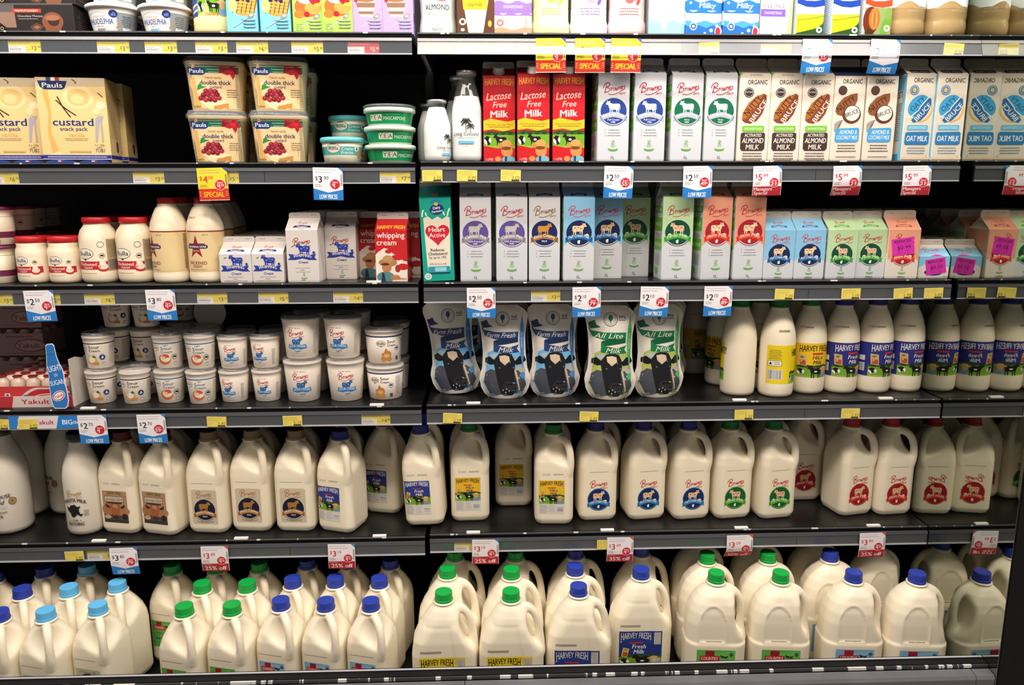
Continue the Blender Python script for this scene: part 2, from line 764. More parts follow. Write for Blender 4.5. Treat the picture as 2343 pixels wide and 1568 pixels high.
obj('lip_top_trim', Geo().box(BW0, -0.244, 0.5052, XM-0.001, -0.240, 0.5068).mesh('lip_top_trim', M_BRIGHT), case)
g = Geo()
g.box(BW0, -0.262, 0.40, XM-0.001, -0.2435, 0.5035)
obj('lower_lip', g.mesh('lower_lip', M_BLACK), case)
obj('chipped_edge', Geo().box(BW0, -0.2665, 0.4955, XM-0.001, -0.2622, 0.5015).mesh('chipped_edge', M_LIP), case)
g = Geo()
prof = [(-0.268, 0.494), (-0.288, 0.491), (-0.292, 0.484), (-0.290, 0.466), (-0.289, 0.448), (-0.298, 0.444), (-0.300, 0.434), (-0.290, 0.426), (-0.290, 0.2), (-0.268, 0.2)]
for x0, x1 in ((BW0, 0.095), (0.0965, 1.178), (1.1795, XM-0.001)):
    g.rings([[(x, y, z) for y, z in prof] for x in (x0, x1)], '#777777', smooth=False)
obj('bumper', g.mesh('bumper', M_BUMP), case)
obj('kick_panel', Geo().box(BW0, -0.24, 0.0, XM-0.001, -0.22, 0.2).mesh('kick_panel', M_BLACK), case)

SHD = [0.495, 0.495, 0.495, 0.495, 0.495]


def shelf(row, x0, x1, z, lab, joint=None, chips=()):
    s = bpy.data.objects.new('fridge_shelf', None)
    C.objects.link(s)
    s.location = (0, 0, z)
    tag(s, lab, 'shelf', 'black fridge shelves')
    obj('shelf_plate', Geo().box(x0, 0.008, -0.012, x1, SHD[row-1], 0).mesh('shelf_plate', M_SHELF), s)
    obj('front_edge', Geo().box(x0, 0.0025, -0.0075, x1, 0.0078, -0.0002).mesh('front_edge', M_BLACK), s)
    obj('chipped_edge', Geo().box(x0, -0.0005, -0.0030, x1, 0.0023, -0.0002).mesh('chipped_edge', M_EDGE), s)
    obj('front_face', Geo().box(x0, 0.004, -0.020, x1, 0.0078, -0.0078).mesh('front_face', M_BLACK), s)
    rl = Geo()
    rl.box(x0, 0.0005, -0.044, x1, 0.004, -0.0125)
    r = obj('price_rail', rl.mesh('price_rail', M_RAIL), s)
    t = Geo()
    t.rings([[(x, y, zz) for y, zz in ((-0.0055, -0.0185), (-0.0035, -0.0120), (0.0004, -0.0115), (0.0004, -0.0185))] for x in (x0, x1)], smooth=False)
    obj('rail_ridge', t.mesh('rail_ridge', M_RIDGE), r)
    tl = 0.0085 if row == 1 and x0 > -0.5 else 0.0      # the top rail's clear front leans out and catches the canopy lamp
    obj('rail_edge', Geo().box(x0, -0.0048-tl, -0.0455, x1, 0.0004 if not tl else -0.0112, -0.0432).mesh('rail_edge', M_BRIGHT), r)
    cs = [(x0, x1)] if joint is None else [(x0, joint-0.0006), (joint+0.0006, x1)]
    for a, b in cs:
        obj('rail_cover', Geo().rings([[(x, -0.0042-tl, -0.0431), (x, -0.0036-tl, -0.0431), (x, -0.0036, -0.0186), (x, -0.0042, -0.0186)] for x in (a, b)], smooth=False).mesh('rail_cover', M_COVER2 if tl else M_COVER), r)
    for cx in chips:
        obj('shelf_stop', Geo().box(cx-0.016, -0.0005, 0.0, cx+0.016, 0.0085, 0.0040).mesh('shelf_stop', M_WHITE), s, 'white plastic shelf stop')


NM = ['top', 'second', 'third', 'fourth', 'fifth']
RX1 = [1.2195, 1.203, 1.212, 1.217, 1.218]
JL = [None, x_at(607, 0, 1.53), x_at(625, 0, 1.27), None, x_at(665, 0, 0.66)]
JR = [None, x_at(1864, 0, 1.53), x_at(1848, 0, 1.27), x_at(1838, 0, 0.98), x_at(1820, 0, 0.66)]
CH = {1: ((), ()), 2: ((), ()), 3: ((855,), ()), 4: ((200, 862), (1083, 1693, 2028)), 5: ((225, 551, 868), (1083, 1390, 1697, 2000))}
for k in range(5):
    za, zb = RAIL_L[k]+SHT, RAIL_R[k]+SHT
    shelf(k+1, BW0, -0.004, za, NM[k]+' black fridge shelf in the left bay with price rail', JL[k], [x_at(px, 0, za) for px in CH[k+1][0]])
    shelf(k+1, 0.008, RX1[k], zb, NM[k]+' black fridge shelf in the right bay with price rail', JR[k], [x_at(px, 0, zb) for px in CH[k+1][1]])


# ------------------------------------------------------------------ print motifs
RED, BLUE, NAVY, GREEN = '#c5202b', '#2b56a8', '#1d2a63', '#1e8a3c'


def brownes(p, cx, cy, wd, col='#c0303a', dairy=True):
    """script signature lettering drawn as brush strokes"""
    def q(pts, th=0.03):
        p.stroke([(cx+(x-0.47)*wd, cy+(y+0.14*x-0.17)*wd) for x, y in pts], th*wd, col, lay=False)
    p.L += 1
    q([(0.04, -0.03), (0.07, 0.12), (0.12, 0.32)], 0.042)
    q([(-0.03, 0.20), (0.02, 0.33), (0.14, 0.41), (0.25, 0.37), (0.24, 0.27), (0.12, 0.20), (0.23, 0.16), (0.25, 0.07), (0.16, 0.0), (0.06, 0.02)], 0.036)
    q([(0.29, 0.17), (0.32, 0.15), (0.31, 0.02)])
    q([(0.31, 0.10), (0.35, 0.16), (0.39, 0.15)])
    p.ring(cx+(0.44-0.47)*wd, cy+(0.10+0.06-0.17)*wd, 0.035*wd, 0.062*wd, col, lay=False, n=14)
    q([(0.51, 0.17), (0.515, 0.05), (0.54, 0.03), (0.565, 0.14), (0.58, 0.04), (0.61, 0.05), (0.635, 0.18)])
    q([(0.67, 0.17), (0.67, 0.04)])
    q([(0.67, 0.12), (0.70, 0.17), (0.735, 0.14), (0.735, 0.04)])
    q([(0.77, 0.11), (0.83, 0.13), (0.82, 0.18), (0.78, 0.17), (0.765, 0.09), (0.79, 0.04), (0.85, 0.07)])
    q([(0.94, 0.18), (0.89, 0.17), (0.89, 0.13), (0.93, 0.10), (0.92, 0.05), (0.87, 0.05)])
    q([(0.20, -0.09), (0.38, -0.14), (0.58, -0.11), (0.78, -0.02), (0.90, 0.03)], 0.03)
    if dairy:
        p.text('dairy', cx+0.36*wd, cy-0.18*wd, 0.10*wd, col, bold=0.02, sh=0.25, rot=8)


COW = [(0, .32), (.02, .62), (.06, .69), (.2, .71), (.5, .69), (.66, .74), (.72, .80), (.68, .90), (.77, .86), (.86, .86), (.93, .92), (.92, .82), (1.0, .68), (.97, .62), (.88, .63), (.82, .60), (.79, .46), (.74, .38), (.73, .2), (.74, .02), (.67, .02), (.66, .2), (.63, .33), (.59, .31), (.59, .1), (.58, .02), (.52, .02), (.53, .3), (.4, .28), (.31, .31), (.27, .2), (.28, .02), (.21, .02), (.2, .2), (.18, .3), (.13, .22), (.13, .02), (.07, .02), (.07, .25), (.06, .48), (.035, .5), (.03, .3)]


def cow(p, cx, cy, wd, col, flip=False, spots=None):
    s = -1 if flip else 1
    p.poly([(cx+s*(x-0.5)*wd, cy+(y-0.45)*wd) for x, y in (COW if not flip else COW[::-1])], col)
    if spots:
        p.L += 1
        for x, y, r in ((.2, .55, .08), (.42, .6, .07), (.6, .5, .08), (.8, .75, .05), (.32, .42, .05)):
            p.ell(cx+s*(x-0.5)*wd, cy+(y-0.45)*wd, r*wd, r*wd*.8, spots, n=10, lay=False)


def emblem(p, cx, cy, r, disc, band, bandtxt, sub, cowc, flip=False, spots=None, state=True, txtc='#f4f0ea', daisy=False):
    p.ell(cx, cy, r, r, disc)
    cow(p, cx+(-0.05 if flip else 0.02)*r, cy+0.28*r, 1.12*r, cowc, flip, spots)
    if daisy:
        s = -1 if flip else 1
        p.ell(cx+s*0.62*r, cy-0.22*r, 0.15*r, 0.14*r, '#f3ead6', n=10)
        p.ell(cx+s*0.62*r, cy-0.22*r, 0.07*r, 0.06*r, '#e3b23c', n=8)
    pts = []
    for k in range(13):
        u = -1+2*k/12
        pts.append((cx+u*1.06*r, cy-0.30*r+0.24*r*(1-u*u)-0.1*r*abs(u)))
    pts2 = [(x, y-0.40*r) for x, y in pts][::-1]
    p.poly(pts2[::-1][::-1] + pts[::-1][::-1] if False else pts+pts2, band)
    p.text(bandtxt, cx, cy-0.38*r, 0.24*r, txtc, w=1.62*r, bold=0.012, sh=0.12, arch=0.17*r)
    if sub == 'state':
        p.poly([(cx-.1*r, cy-.86*r), (cx+.06*r, cy-.88*r), (cx+.09*r, cy-.6*r), (cx-.02*r, cy-.58*r), (cx-.12*r, cy-.68*r)], '#f4f0ea')
    elif sub:
        for i, t in enumerate(sub.split('|')):
            p.text(t, cx, cy-(0.66+0.19*i)*r, 0.14*r, txtc, bold=0.01, sh=0.1)
    p.ring(cx, cy, 1.08*r, 1.12*r, disc, 200, 340, n=16)


def eco(p, cx, cy, k=1.0, col='#5fae3c'):
    p.ring(cx, cy, 4.2*k, 5.0*k, col, 20, 150, n=10)
    p.ring(cx, cy, 4.2*k, 5.0*k, col, 200, 330, n=10)
    p.ell(cx, cy, 2.7*k, 1.6*k, col, rot=50, n=12)
    p.lines(cx, cy-7*k, 12*k, 2, 2*k, col, th=0.6*k)
    p.poly([(cx-11*k, cy-13*k), (cx-5*k, cy-14.8*k), (cx, cy-15.2*k), (cx+5*k, cy-14.8*k), (cx+11*k, cy-13*k), (cx+10.4*k, cy-16.4*k), (cx+5*k, cy-18.4*k), (cx, cy-18.9*k), (cx-5*k, cy-18.4*k), (cx-10.4*k, cy-16.4*k)], col)


def ticks(p, cx, cy, n, dy, wd, col):
    for i in range(n):
        p.stroke([(cx-wd/2-4, cy-i*dy), (cx-wd/2-3, cy-i*dy-1), (cx-wd/2-1, cy-i*dy+1.6)], 0.5, col, smooth=False)
        p.lines(cx, cy-i*dy, wd*random.uniform(.7, 1), 1, 1, col, th=0.9, jit=0.1)


def farmscene(p, x0, y0, x1, y1, person=True):
    """green paddock with black and white cows and a straw-hatted figure at the right"""
    wd, h = x1-x0, y1-y0
    p.rect(x0, y0, x1, y1, '#6fa52a')
    p.poly([(x0, y1-0.02*h), (x0+.2*wd, y1+.10*h), (x0+.5*wd, y1+.04*h), (x0+.8*wd, y1+.12*h), (x1, y1), (x1, y1-.14*h), (x0, y1-.16*h)], '#2c4a26')
    for k in range(9):
        p.ell(x0+(k+.5)/9*wd, y1-.1*h, .07*wd, .07*h, '#24401f' if k % 2 else '#3b5c2a', n=8, lay=k == 0)
    p.poly([(x0, y0), (x1, y0), (x1, y0+.16*h), (x0+.5*wd, y0+.10*h), (x0, y0+.2*h)], '#8cb638')
    cow(p, x0+.52*wd, y0+.50*h, .42*wd, '#1c1a1b', True)
    p.ell(x0+.55*wd, y0+.52*h, .05*wd, .07*h, '#e8e4dc', n=8)
    p.ell(x0+.13*wd, y0+.48*h, .11*wd, .26*h, '#e9e6df', n=14)
    p.poly([(x0+.02*wd, y0+.62*h), (x0+.1*wd, y0+.78*h), (x0+.2*wd, y0+.72*h), (x0+.16*wd, y0+.5*h), (x0+.22*wd, y0+.26*h), (x0+.13*wd, y0+.18*h), (x0+.1*wd, y0+.45*h)], '#19181a')
    if person:
        p.ell(x0+.83*wd, y0+.22*h, .13*wd, .24*h, '#7d93ac', n=14)
        p.ell(x0+.82*wd, y0+.56*h, .085*wd, .2*h, '#d79a6b', n=14)
        p.ell(x0+.81*wd, y0+.74*h, .15*wd, .11*h, '#cda065', n=16)
        p.ell(x0+.82*wd, y0+.84*h, .09*wd, .12*h, '#d8b078', n=14)


def hflabel(p, x0, y0, x1, y1, bgc, lett, name, namec, kind, foot=True, scene=0.36, wm=(.5, .88)):
    """milk label with arched wordmark, product name and paddock picture"""
    wd, h = x1-x0, y1-y0
    cx = (x0+x1)/2
    if foot:
        f = y0+h*0.30
        p.rect(x0, y0, x1, f, '#d9d5cd')
        p.lines(x0+.05*wd, f-.08*h*.6, .30*wd, 7, .035*h, '#77736d', th=.9, al='l')
        p.lines(x0+.40*wd, f-.08*h*.6, .24*wd, 6, .038*h, '#8d8982', th=.7, al='l')
        p.barcode(x1-.30*wd, y0+.06*h, x1-.03*wd, f-.10*h, False)
    else:
        f = y0
    p.rect(x0, f, x1, y1, bgc)
    H = y1-f
    farmscene(p, x0, f, x1, f+scene*H)
    cx = x0+wm[0]*wd
    p.text('HARVEY FRESH', cx, y1-.15*H, .22*H, lett, w=wm[1]*wd, bold=0.012, barch=.07*H)
    p.rect(cx-.16*wd, y1-.335*H, cx+.16*wd, y1-.300*H, '#c8322e')
    for i, t in enumerate(name):
        p.text(t, cx+.08*wd, y1-(.42+.15*i)*H, .115*H, namec, bold=0.02, sh=0.18)
    p.poly([(x0+.05*wd, f+.30*H), (x0+.19*wd, f+.27*H), (x0+.24*wd, f+.52*H), (x0+.09*wd, f+.56*H)], '#d6b05f')
    p.poly([(x0+.08*wd, f+.32*H), (x0+.18*wd, f+.30*H), (x0+.205*wd, f+.41*H), (x0+.10*wd, f+.43*H)], '#b4542c')
    p.ell(x0+.155*wd, f+.49*H, .035*wd, .025*H, '#6d9a3a', n=10)


def bullalogo(p, cx, cy, wd, txt='Bulla'):
    p.ell(cx, cy, wd/2, wd*.31, '#23262b')
    p.poly([(cx-.1*wd, cy-.28*wd), (cx+.1*wd, cy-.28*wd), (cx, cy-.42*wd)], '#23262b')
    p.ell(cx, cy, wd*.475, wd*.285, '#ece3d3')
    p.text(txt, cx, cy+.01*wd, wd*.25, '#23262b', w=wd*.76, bold=0.03)
    p.lines(cx, cy-.19*wd, wd*.4, 1, 1, '#777', th=.5)


def shipbadge(p, cx, cy, r, col='#1b1c20'):
    p.ring(cx, cy, r*.88, r, col, n=18)
    p.poly([(cx-.6*r, cy-.3*r), (cx-.55*r, cy+.2*r), (cx-.2*r, cy+.45*r), (cx+.15*r, cy+.3*r), (cx+.3*r, cy+.5*r), (cx+.65*r, cy), (cx+.5*r, cy-.35*r), (cx, cy-.15*r)], col)


def berries(p, cx, cy, s, col='#8e2330'):
    p.L += 1
    rr = random.Random(3)
    for i, (x, y) in enumerate(((-.8, -.25), (-.4, -.4), (0, -.35), (.4, -.4), (.8, -.2), (-.55, .05), (-.15, .1), (.3, .05), (.65, .12), (-.3, .42), (.12, .45), (.5, .38))):
        p.ell(cx+x*s, cy+y*s, .25*s, .24*s, ('#8e2330', '#a5323c', '#7a1c2c')[i % 3], n=10, lay=True)
        p.ell(cx+x*s-.05*s, cy+y*s+.07*s, .08*s, .06*s, '#c4616a', n=6)


def wave(p, x0, x1, y, amp, n, ybot, col, ph=0.0):
    pts = [(x0, ybot), (x1, ybot)]
    m = 24
    for k in range(m+1):
        x = x1+(x0-x1)*k/m
        pts.append((x, y+amp*math.sin(2*math.pi*n*(x-x0)/(x1-x0)+ph)))
    p.poly(pts, col)


def heart(p, cx, cy, r, col):
    pts = []
    for k in range(30):
        t = 2*math.pi*k/30
        pts.append((cx+r*0.95*math.sin(t)**3*1.05, cy+r*(13*math.cos(t)-5*math.cos(2*t)-2*math.cos(3*t)-math.cos(4*t))/16))
    p.poly(pts[::-1], col)


# ------------------------------------------------------------------ shapes of packages
def carton(key, wd, dp, h, gab, fin, base, front=None, roof=None, left=None, right=None, fincol=None, cap=None, m=None, tuck=0.022):
    """gable-top carton: printed body, folded roof with crimped fin, screw cap if any"""
    w2, d2 = wd/2, dp/2
    e = 0.0012
    g = Geo()
    ring = [(-w2+e, -d2), (w2-e, -d2), (w2, -d2+e), (w2, d2-e), (w2-e, d2), (-w2+e, d2), (-w2, d2-e), (-w2, -d2+e)]
    k = 0.985
    zs = [(0, k), (0.004, 1.0), (h*.4, 1.006), (h*.75, 1.002), (h, 1.0)]
    g.rings([[(x*s, y*s, z) for x, y in ring] for z, s in zs], base, smooth=False)
    if front:
        p = Print(); front(p)
        g.printed(p, planar((0, -d2*1.006-.0001, 0)))
    if left:
        p = Print(); left(p)
        g.printed(p, planar((-w2*1.006-.0001, 0, 0), (0, -1, 0), (0, 0, 1), (-1, 0, 0)))
    if right:
        p = Print(); right(p)
        g.printed(p, planar((w2*1.006+.0001, 0, 0), (0, 1, 0), (0, 0, 1), (1, 0, 0)))
    body = g.mesh(key+'_body', m or M_PRINT)
    t = Geo()
    fc = fincol or base
    zt = h+gab
    rd = roof if roof else None
    f = 0.0016
    for sgn in (-1, 1):
        q = [(-w2, sgn*d2, h), (w2, sgn*d2, h), (w2, sgn*f, zt), (-w2, sgn*f, zt)]
        t.add(q, [(0, 1, 2, 3)] if sgn < 0 else [(3, 2, 1, 0)], base)
    for sgn in (-1, 1):
        ap = (sgn*(w2-tuck), 0, zt-.003)
        t.add([(sgn*w2, -d2, h), (sgn*w2, d2, h), ap], [(0, 1, 2)] if sgn > 0 else [(2, 1, 0)], base)
        t.add([(sgn*w2, -d2, h), ap, (sgn*w2, -f, zt)], [(0, 1, 2)] if sgn > 0 else [(2, 1, 0)], fc)
        t.add([(sgn*w2, d2, h), ap, (sgn*w2, f, zt)], [(2, 1, 0)] if sgn > 0 else [(0, 1, 2)], fc)
    c = 0.005
    out = [(-w2, zt), (w2, zt), (w2, zt+fin-c), (w2-c*.3, zt+fin-c*.3), (w2-c, zt+fin), (-w2+c, zt+fin), (-w2+c*.3, zt+fin-c*.3), (-w2, zt+fin-c)]
    t.rings([[(x, -f, z) for x, z in out], [(x, f, z) for x, z in out]], fc, smooth=False)
    if rd:
        p = Print(); rd(p)
        e2 = d2-f
        L = math.hypot(e2, gab)
        t.printed(p, planar((0, -d2, h), (1, 0, 0), (0, e2/L, gab/L), (0, -gab/L, e2/L)))
    p = Print()
    p.lines(-wd*340, fin*560, wd*190, 1, 2, '#6b6763', th=1.0, al='l')
    p.lines(wd*200, fin*560, wd*180, 1, 2, '#6b6763', th=1.0, al='l')
    t.printed(p, planar((0, -f, zt)))
    parts = [('carton_body', body, []), ('gable_top', t.mesh(key+'_top', m or M_PRINT), [])]
    if cap:
        L = math.hypot(d2, gab)
        cg = Geo()
        rr = .0125
        N = Vector((0, -gab/L, d2/L)); V = Vector((0, d2/L, gab/L)); U = Vector((1, 0, 0))
        o = Vector((0, -d2*.48, h+gab*.52))
        def rg(r, a):
            return [o+U*(r*math.cos(2*math.pi*i/24))+V*(r*math.sin(2*math.pi*i/24))+N*a for i in range(24)]
        cg.rings([rg(rr*1.08, 0), rg(rr*1.08, .003), rg(rr, .003), rg(rr*.97, .014), rg(rr*.9, .0155)], cap)
        parts.append(('screw_cap', cg.mesh(key+'_cap', M_PRINT), []))
    return parts


def capgeo(r, h, z, col, ring=True):
    """ribbed screw cap with tamper ring"""
    g = Geo()
    n = 48
    def rg(rr, zz, rib=0.0):
        return [((rr+(rib if i % 2 else 0))*math.sin(2*math.pi*i/n), -(rr+(rib if i % 2 else 0))*math.cos(2*math.pi*i/n), zz) for i in range(n)]
    rs = []
    if ring:
        rs += [rg(r*1.04, z), rg(r*1.04, z+h*.24), rg(r*.98, z+h*.27)]
    else:
        rs += [rg(r, z)]
    rs += [rg(r, z+h*.32, -.0004), rg(r*.985, z+h*.9, -.0004), rg(r*.95, z+h*.98), rg(r*.88, z+h)]
    g.rings(rs, col, smooth=False)
    return g


def lab_mesh(key, p, bvh, rad=None, a0=0.0, step=4, ystep=8, m=None, front=False):
    g = Geo()
    g.printed(p, frontal(bvh, a0) if front else radial(bvh, rad, a0), step, ystep)
    return g.mesh(key, m or M_PAPER)


def field_geo(V, F):
    g = Geo()
    vol = 0.0
    for f in F[::7]:
        a, b, c = V[f[0]], V[f[1]], V[f[2]]
        vol += np.dot(a, np.cross(b, c))
    if vol < 0:
        F = [f[::-1] for f in F]
    g.add([tuple(v) for v in V], F, '#ffffff', True)
    return g


# --- two litre square jug whose handle takes the place of one upper corner
def jugA_field(X, Y, Z):
    h = .0475
    zs = [0, .003, .014, .05, .140, .160, .178, .196, .210, .2165, .2205, .228]
    a = [.040, .0435, h, h, h, .0465, .0430, .0360, .0275, .0220, .0187, .0182]
    r = [.016, .018, .018, .018, .018, .021, .026, .030, .0275, .0225, .0203, .0200]
    d = sd_col(X, Y, Z, zs, a, a, r)
    # corner scooped away
    s = np.sqrt(((X-.045)/.075)**2+((Y+.062)/.050)**2+((Z-.206)/.058)**2)
    d = smax(d, -(s-1)*.050, .006)
    s = np.sqrt(((X-.062)/.045)**2+((Y+.030)/.052)**2+((Z-.206)/.052)**2)
    d = smax(d, -(s-1)*.045, .008)
    hd = sd_caps(X, Y, Z, [(.010, -.011, .2135), (.022, -.0225, .2125), (.0325, -.0325, .202), (.0385, -.0385, .180), (.0395, -.0395, .150), (.036, -.037, .132)], [.0095, .0095, .0092, .0088, .0090, .0095])
    return smin(d, hd, .005)


def jugC_field(X, Y, Z):
    """three litre jug with a see-through loop handle at its right, trapezoid panel in front"""
    zs = [0, .004, .015, .06, .125, .158, .187, .212, .228, .237, .242, .248]
    ax = [.062, .067, .0725, .0735, .0735, .069, .0580, .0440, .0325, .0235, .0190, .0186]
    ay = [.038, .041, .0430, .0435, .0435, .0430, .0400, .0340, .0280, .0230, .0190, .0186]
    rr = [.03, .03, .03, .028, .028, .03, .036, .037, .029, .0230, .0190, .0186]
    d = sd_col(X, Y, Z, zs, ax, ay, rr)
    # right flank hollowed
    cut = sd_caps(X, Y*.45, Z, [(.080, 0, .140), (.064, 0, .164), (.056, 0, .189), (.046, 0, .204)], [.013, .021, .0235, .015])
    d = smax(d, -cut, .010)
    hd = sd_caps(X, Y, Z, [(.012, 0, .2275), (.032, 0, .2265), (.047, 0, .2165), (.0585, 0, .195), (.0648, 0, .160), (.0640, 0, .116)], [.0105, .0100, .0094, .0092, .0096, .015])
    d = smin(d, hd, .007)
    # panel outline on the front face
    pan = np.maximum(np.abs(X+.014)-(.042-(Z-.12)*.17), np.abs(Z-.150)-.050)
    return d+np.where((Y < 0) & (pan < 0), .0012, 0)*np.clip(-pan/.004, 0, 1)


def jugD_field(X, Y, Z):
    """three litre round-shouldered jug with open side handle, arched panel, ledge above the label"""
    zs = [0, .004, .016, .110, .1135, .117, .160, .185, .205, .222, .234, .241, .249]
    ax = [.064, .068, .0725, .0735, .0735, .0710, .0695, .0655, .0575, .044, .030, .0200, .0186]
    ay = [.041, .044, .0470, .0475, .0475, .0450, .0450, .0440, .0405, .035, .027, .0200, .0186]
    rr = [.03, .03, .03, .03, .03, .03, .032, .036, .036, .033, .027, .0200, .0186]
    d = sd_col(X, Y, Z, zs, ax, ay, rr)
    cut = sd_caps(X, Y*.40, Z, [(.084, 0, .136), (.069, 0, .158), (.061, 0, .186), (.057, 0, .206)], [.016, .0255, .0250, .016])
    d = smax(d, -cut, .012)
    hd = sd_caps(X, Y, Z, [(.012, 0, .232), (.032, 0, .2285), (.049, 0, .218), (.0612, 0, .198), (.0638, 0, .172), (.0625, 0, .148), (.0640, 0, .116)], [.011, .0102, .0095, .0090, .0090, .0100, .015])
    d = smin(d, hd, .008)
    u = (X+.012)/.033
    arch = np.maximum(np.where(Z > .158, np.sqrt(u**2+((Z-.158)/.046)**2)-1, np.abs(u)-1)*.033, .119-Z)
    rim = np.abs(arch)
    return d-np.where(Y < 0, .0012*np.exp(-(rim/.0022)**2), 0)+np.where((Y < 0) & (arch < 0), .0014, 0)*np.clip(-arch/.004, 0, 1)


FIELDS = {}


def jug(kind):
    if kind not in FIELDS:
        fn, hh, lo, hi = {'A': (jugA_field, .0021, (-.054, -.054, -.006), (.054, .054, .234)),
                          'C': (jugC_field, .0024, (-.085, -.062, -.006), (.09, .062, .254)),
                          'D': (jugD_field, .0024, (-.08, -.055, -.006), (.085, .055, .255))}[kind]
        V, F = field(fn, lo, hi, hh)
        g = field_geo(V, F)
        FIELDS[kind] = (g, g.mesh('jug_'+kind, M_MILK), g.bvh())
    return FIELDS[kind]


CAPC = {'blue': '#2b3fa5', 'navy': '#2a2f86', 'green': '#12a345', 'sky': '#62b8ea', 'red': '#b3262e', 'tan': '#8d7a5c', 'brown': '#6b2f28', 'dkgreen': '#0f7a3a'}
CAPM = {}


def capmesh(r, h, col):
    k = (r, h, col)
    if k not in CAPM:
        CAPM[k] = capgeo(r, h, 0, CAPC.get(col, col))
    return CAPM[k]


def cap_at(key, r, h, z, col):
    g = capgeo(r, h, z, CAPC.get(col, col))
    return g.mesh(key+'_cap', M_PRINT)


def collar(key, r, z):
    g = Geo()
    g.lathe([(r*.90, z-.005), (r*1.20, z-.0036), (r*1.24, z-.0012), (r*1.02, z+.0004), (r*.9, z+.0006)], '#f2ead8', 40)
    return g.mesh(key+'_collar', M_MILK)


KIND = {}


def jugparts(key, kind, cap, design=None, a0=0.0):
    if key in KIND:
        return KIND[key]
    g, me, bv = jug(kind)
    zt = {'A': .228, 'C': .248, 'D': .249}[kind]
    parts = [('jug_body', me, [])]
    if design:
        p = Print(); design(p)
        parts.append(('label', lab_mesh(key+'_label', p, bv, a0=a0, step=5, ystep=6, front=True), []))
    parts.append(('neck_collar', collar(key, .0195, zt-.004), []))
    parts.append(('screw_cap', cap_at(key, .0198, .0215, zt-.004, cap), []))
    KIND[key] = parts
    return parts


def lathekind(key, prof, m, n=48, col='#ffffff', lid=None, labels=(), sx=1.0, sy=1.0, extra=None, lidm=None, body='bottle_body', lidname='lid', ps=1.0):
    """turned container; labels: (print function, radius, angle, material)"""
    if key in KIND:
        return KIND[key]
    g = Geo()
    g.lathe(prof, col, n, sx, sy)
    bv = g.bvh()
    parts = [(body, g.mesh(key, m), [])]
    for i, (fn, rad, a0, mm) in enumerate(labels):
        p = Print(); fn(p)
        p.scaled(ps)
        parts.append(('label', lab_mesh(key+'_label', p, bv, rad, a0, 4, 8, mm), []))
    if lid:
        lg = Geo()
        lg.lathe(lid[0], lid[1], n, sx, sy)
        parts.append((lidname, lg.mesh(key+'_lid', lidm or M_PRINT), []))
    if extra:
        parts += extra
    KIND[key] = parts
    return parts


def rsq(wx, wy, r, z, n=6):
    pts = []
    for cx, cy, a in ((wx-r, wy-r, 0), (-wx+r, wy-r, 90), (-wx+r, -wy+r, 180), (wx-r, -wy+r, 270)):
        for k in range(n+1):
            t = R(a+90*k/n)
            pts.append((cx+r*math.cos(t), cy+r*math.sin(t), z))
    return pts
# ------------------------------------------------------------------ placing
ROWK = {1: .95, 2: .955, 3: .96, 4: 1.0, 5: 1.0}     # heights of the smaller packs, shelf by shelf


def put(name, parts, row, px, y, h, label, cat, group=None, yaw=0, dz=0.0, tilt=0.0, lean=0.0, by=None, d=0.0):
    """stand a package on a shelf: px is the picture column of its middle, y its depth behind the rail"""
    k = ROWK[row]
    z = zrow(row, px)+dz*k
    if by is not None:
        y = on_z(px, by, zrow(row, px))[1]+d/2
    return build(name, parts, (x_at(px, y, z+h*k/2), y, z), (R(lean), R(tilt), R(yaw)), label, cat, group, (1, 1, k) if k != 1 else None)


def boxkind(key, wd, dp, h, base, front=None, left=None, right=None, top=None, m=None, inset=0.0):
    if key in KIND:
        return KIND[key]
    g = Geo()
    w2, d2, e = wd/2, dp/2, .0012
    ring = [(-w2+e, -d2), (w2-e, -d2), (w2, -d2+e), (w2, d2-e), (w2-e, d2), (-w2+e, d2), (-w2, d2-e), (-w2, -d2+e)]
    g.rings([[(x, y, z) for x, y in ring] for z in (0, h-.001)]+[[(x*.985, y*.985, h) for x, y in ring]], base, smooth=False)
    for fn, O, U, N in ((front, (0, -d2, 0), (1, 0, 0), (0, -1, 0)), (left, (-w2, 0, 0), (0, -1, 0), (-1, 0, 0)), (right, (w2, 0, 0), (0, 1, 0), (1, 0, 0))):
        if fn:
            p = Print(); fn(p)
            g.printed(p, planar(O, U, (0, 0, 1), N))
    if top:
        p = Print(); top(p)
        g.printed(p, planar((0, 0, h), (1, 0, 0), (0, 1, 0), (0, 0, 1)))
    KIND[key] = [('carton', g.mesh(key, m or M_PRINT), [])]
    return KIND[key]


def ck(key, *a, **k):
    if key not in KIND:
        KIND[key] = carton(key, *a, **k)
    return KIND[key]


# ================================================================== ROW 6: big jugs in the base well
def hf_c(bgc, lett, nm):
    def f(p):
        hflabel(p, -56, 34, 46, 126, bgc, lett, nm, '#f0ece4' if bgc != '#e5cc2e' else '#22264f', 0, foot=False, scene=.32, wm=(.39, .70))
        p.rect(27, 92, 43, 123, '#c9c5bd'); p.lines(35, 120, 13, 9, 3.2, '#6d6a66', th=.8)
        p.barcode(22, 37, 43, 54)
        p.lines(-30, 140, 52, 1, 2, '#a89c8c', th=5, jit=.1)
    return f


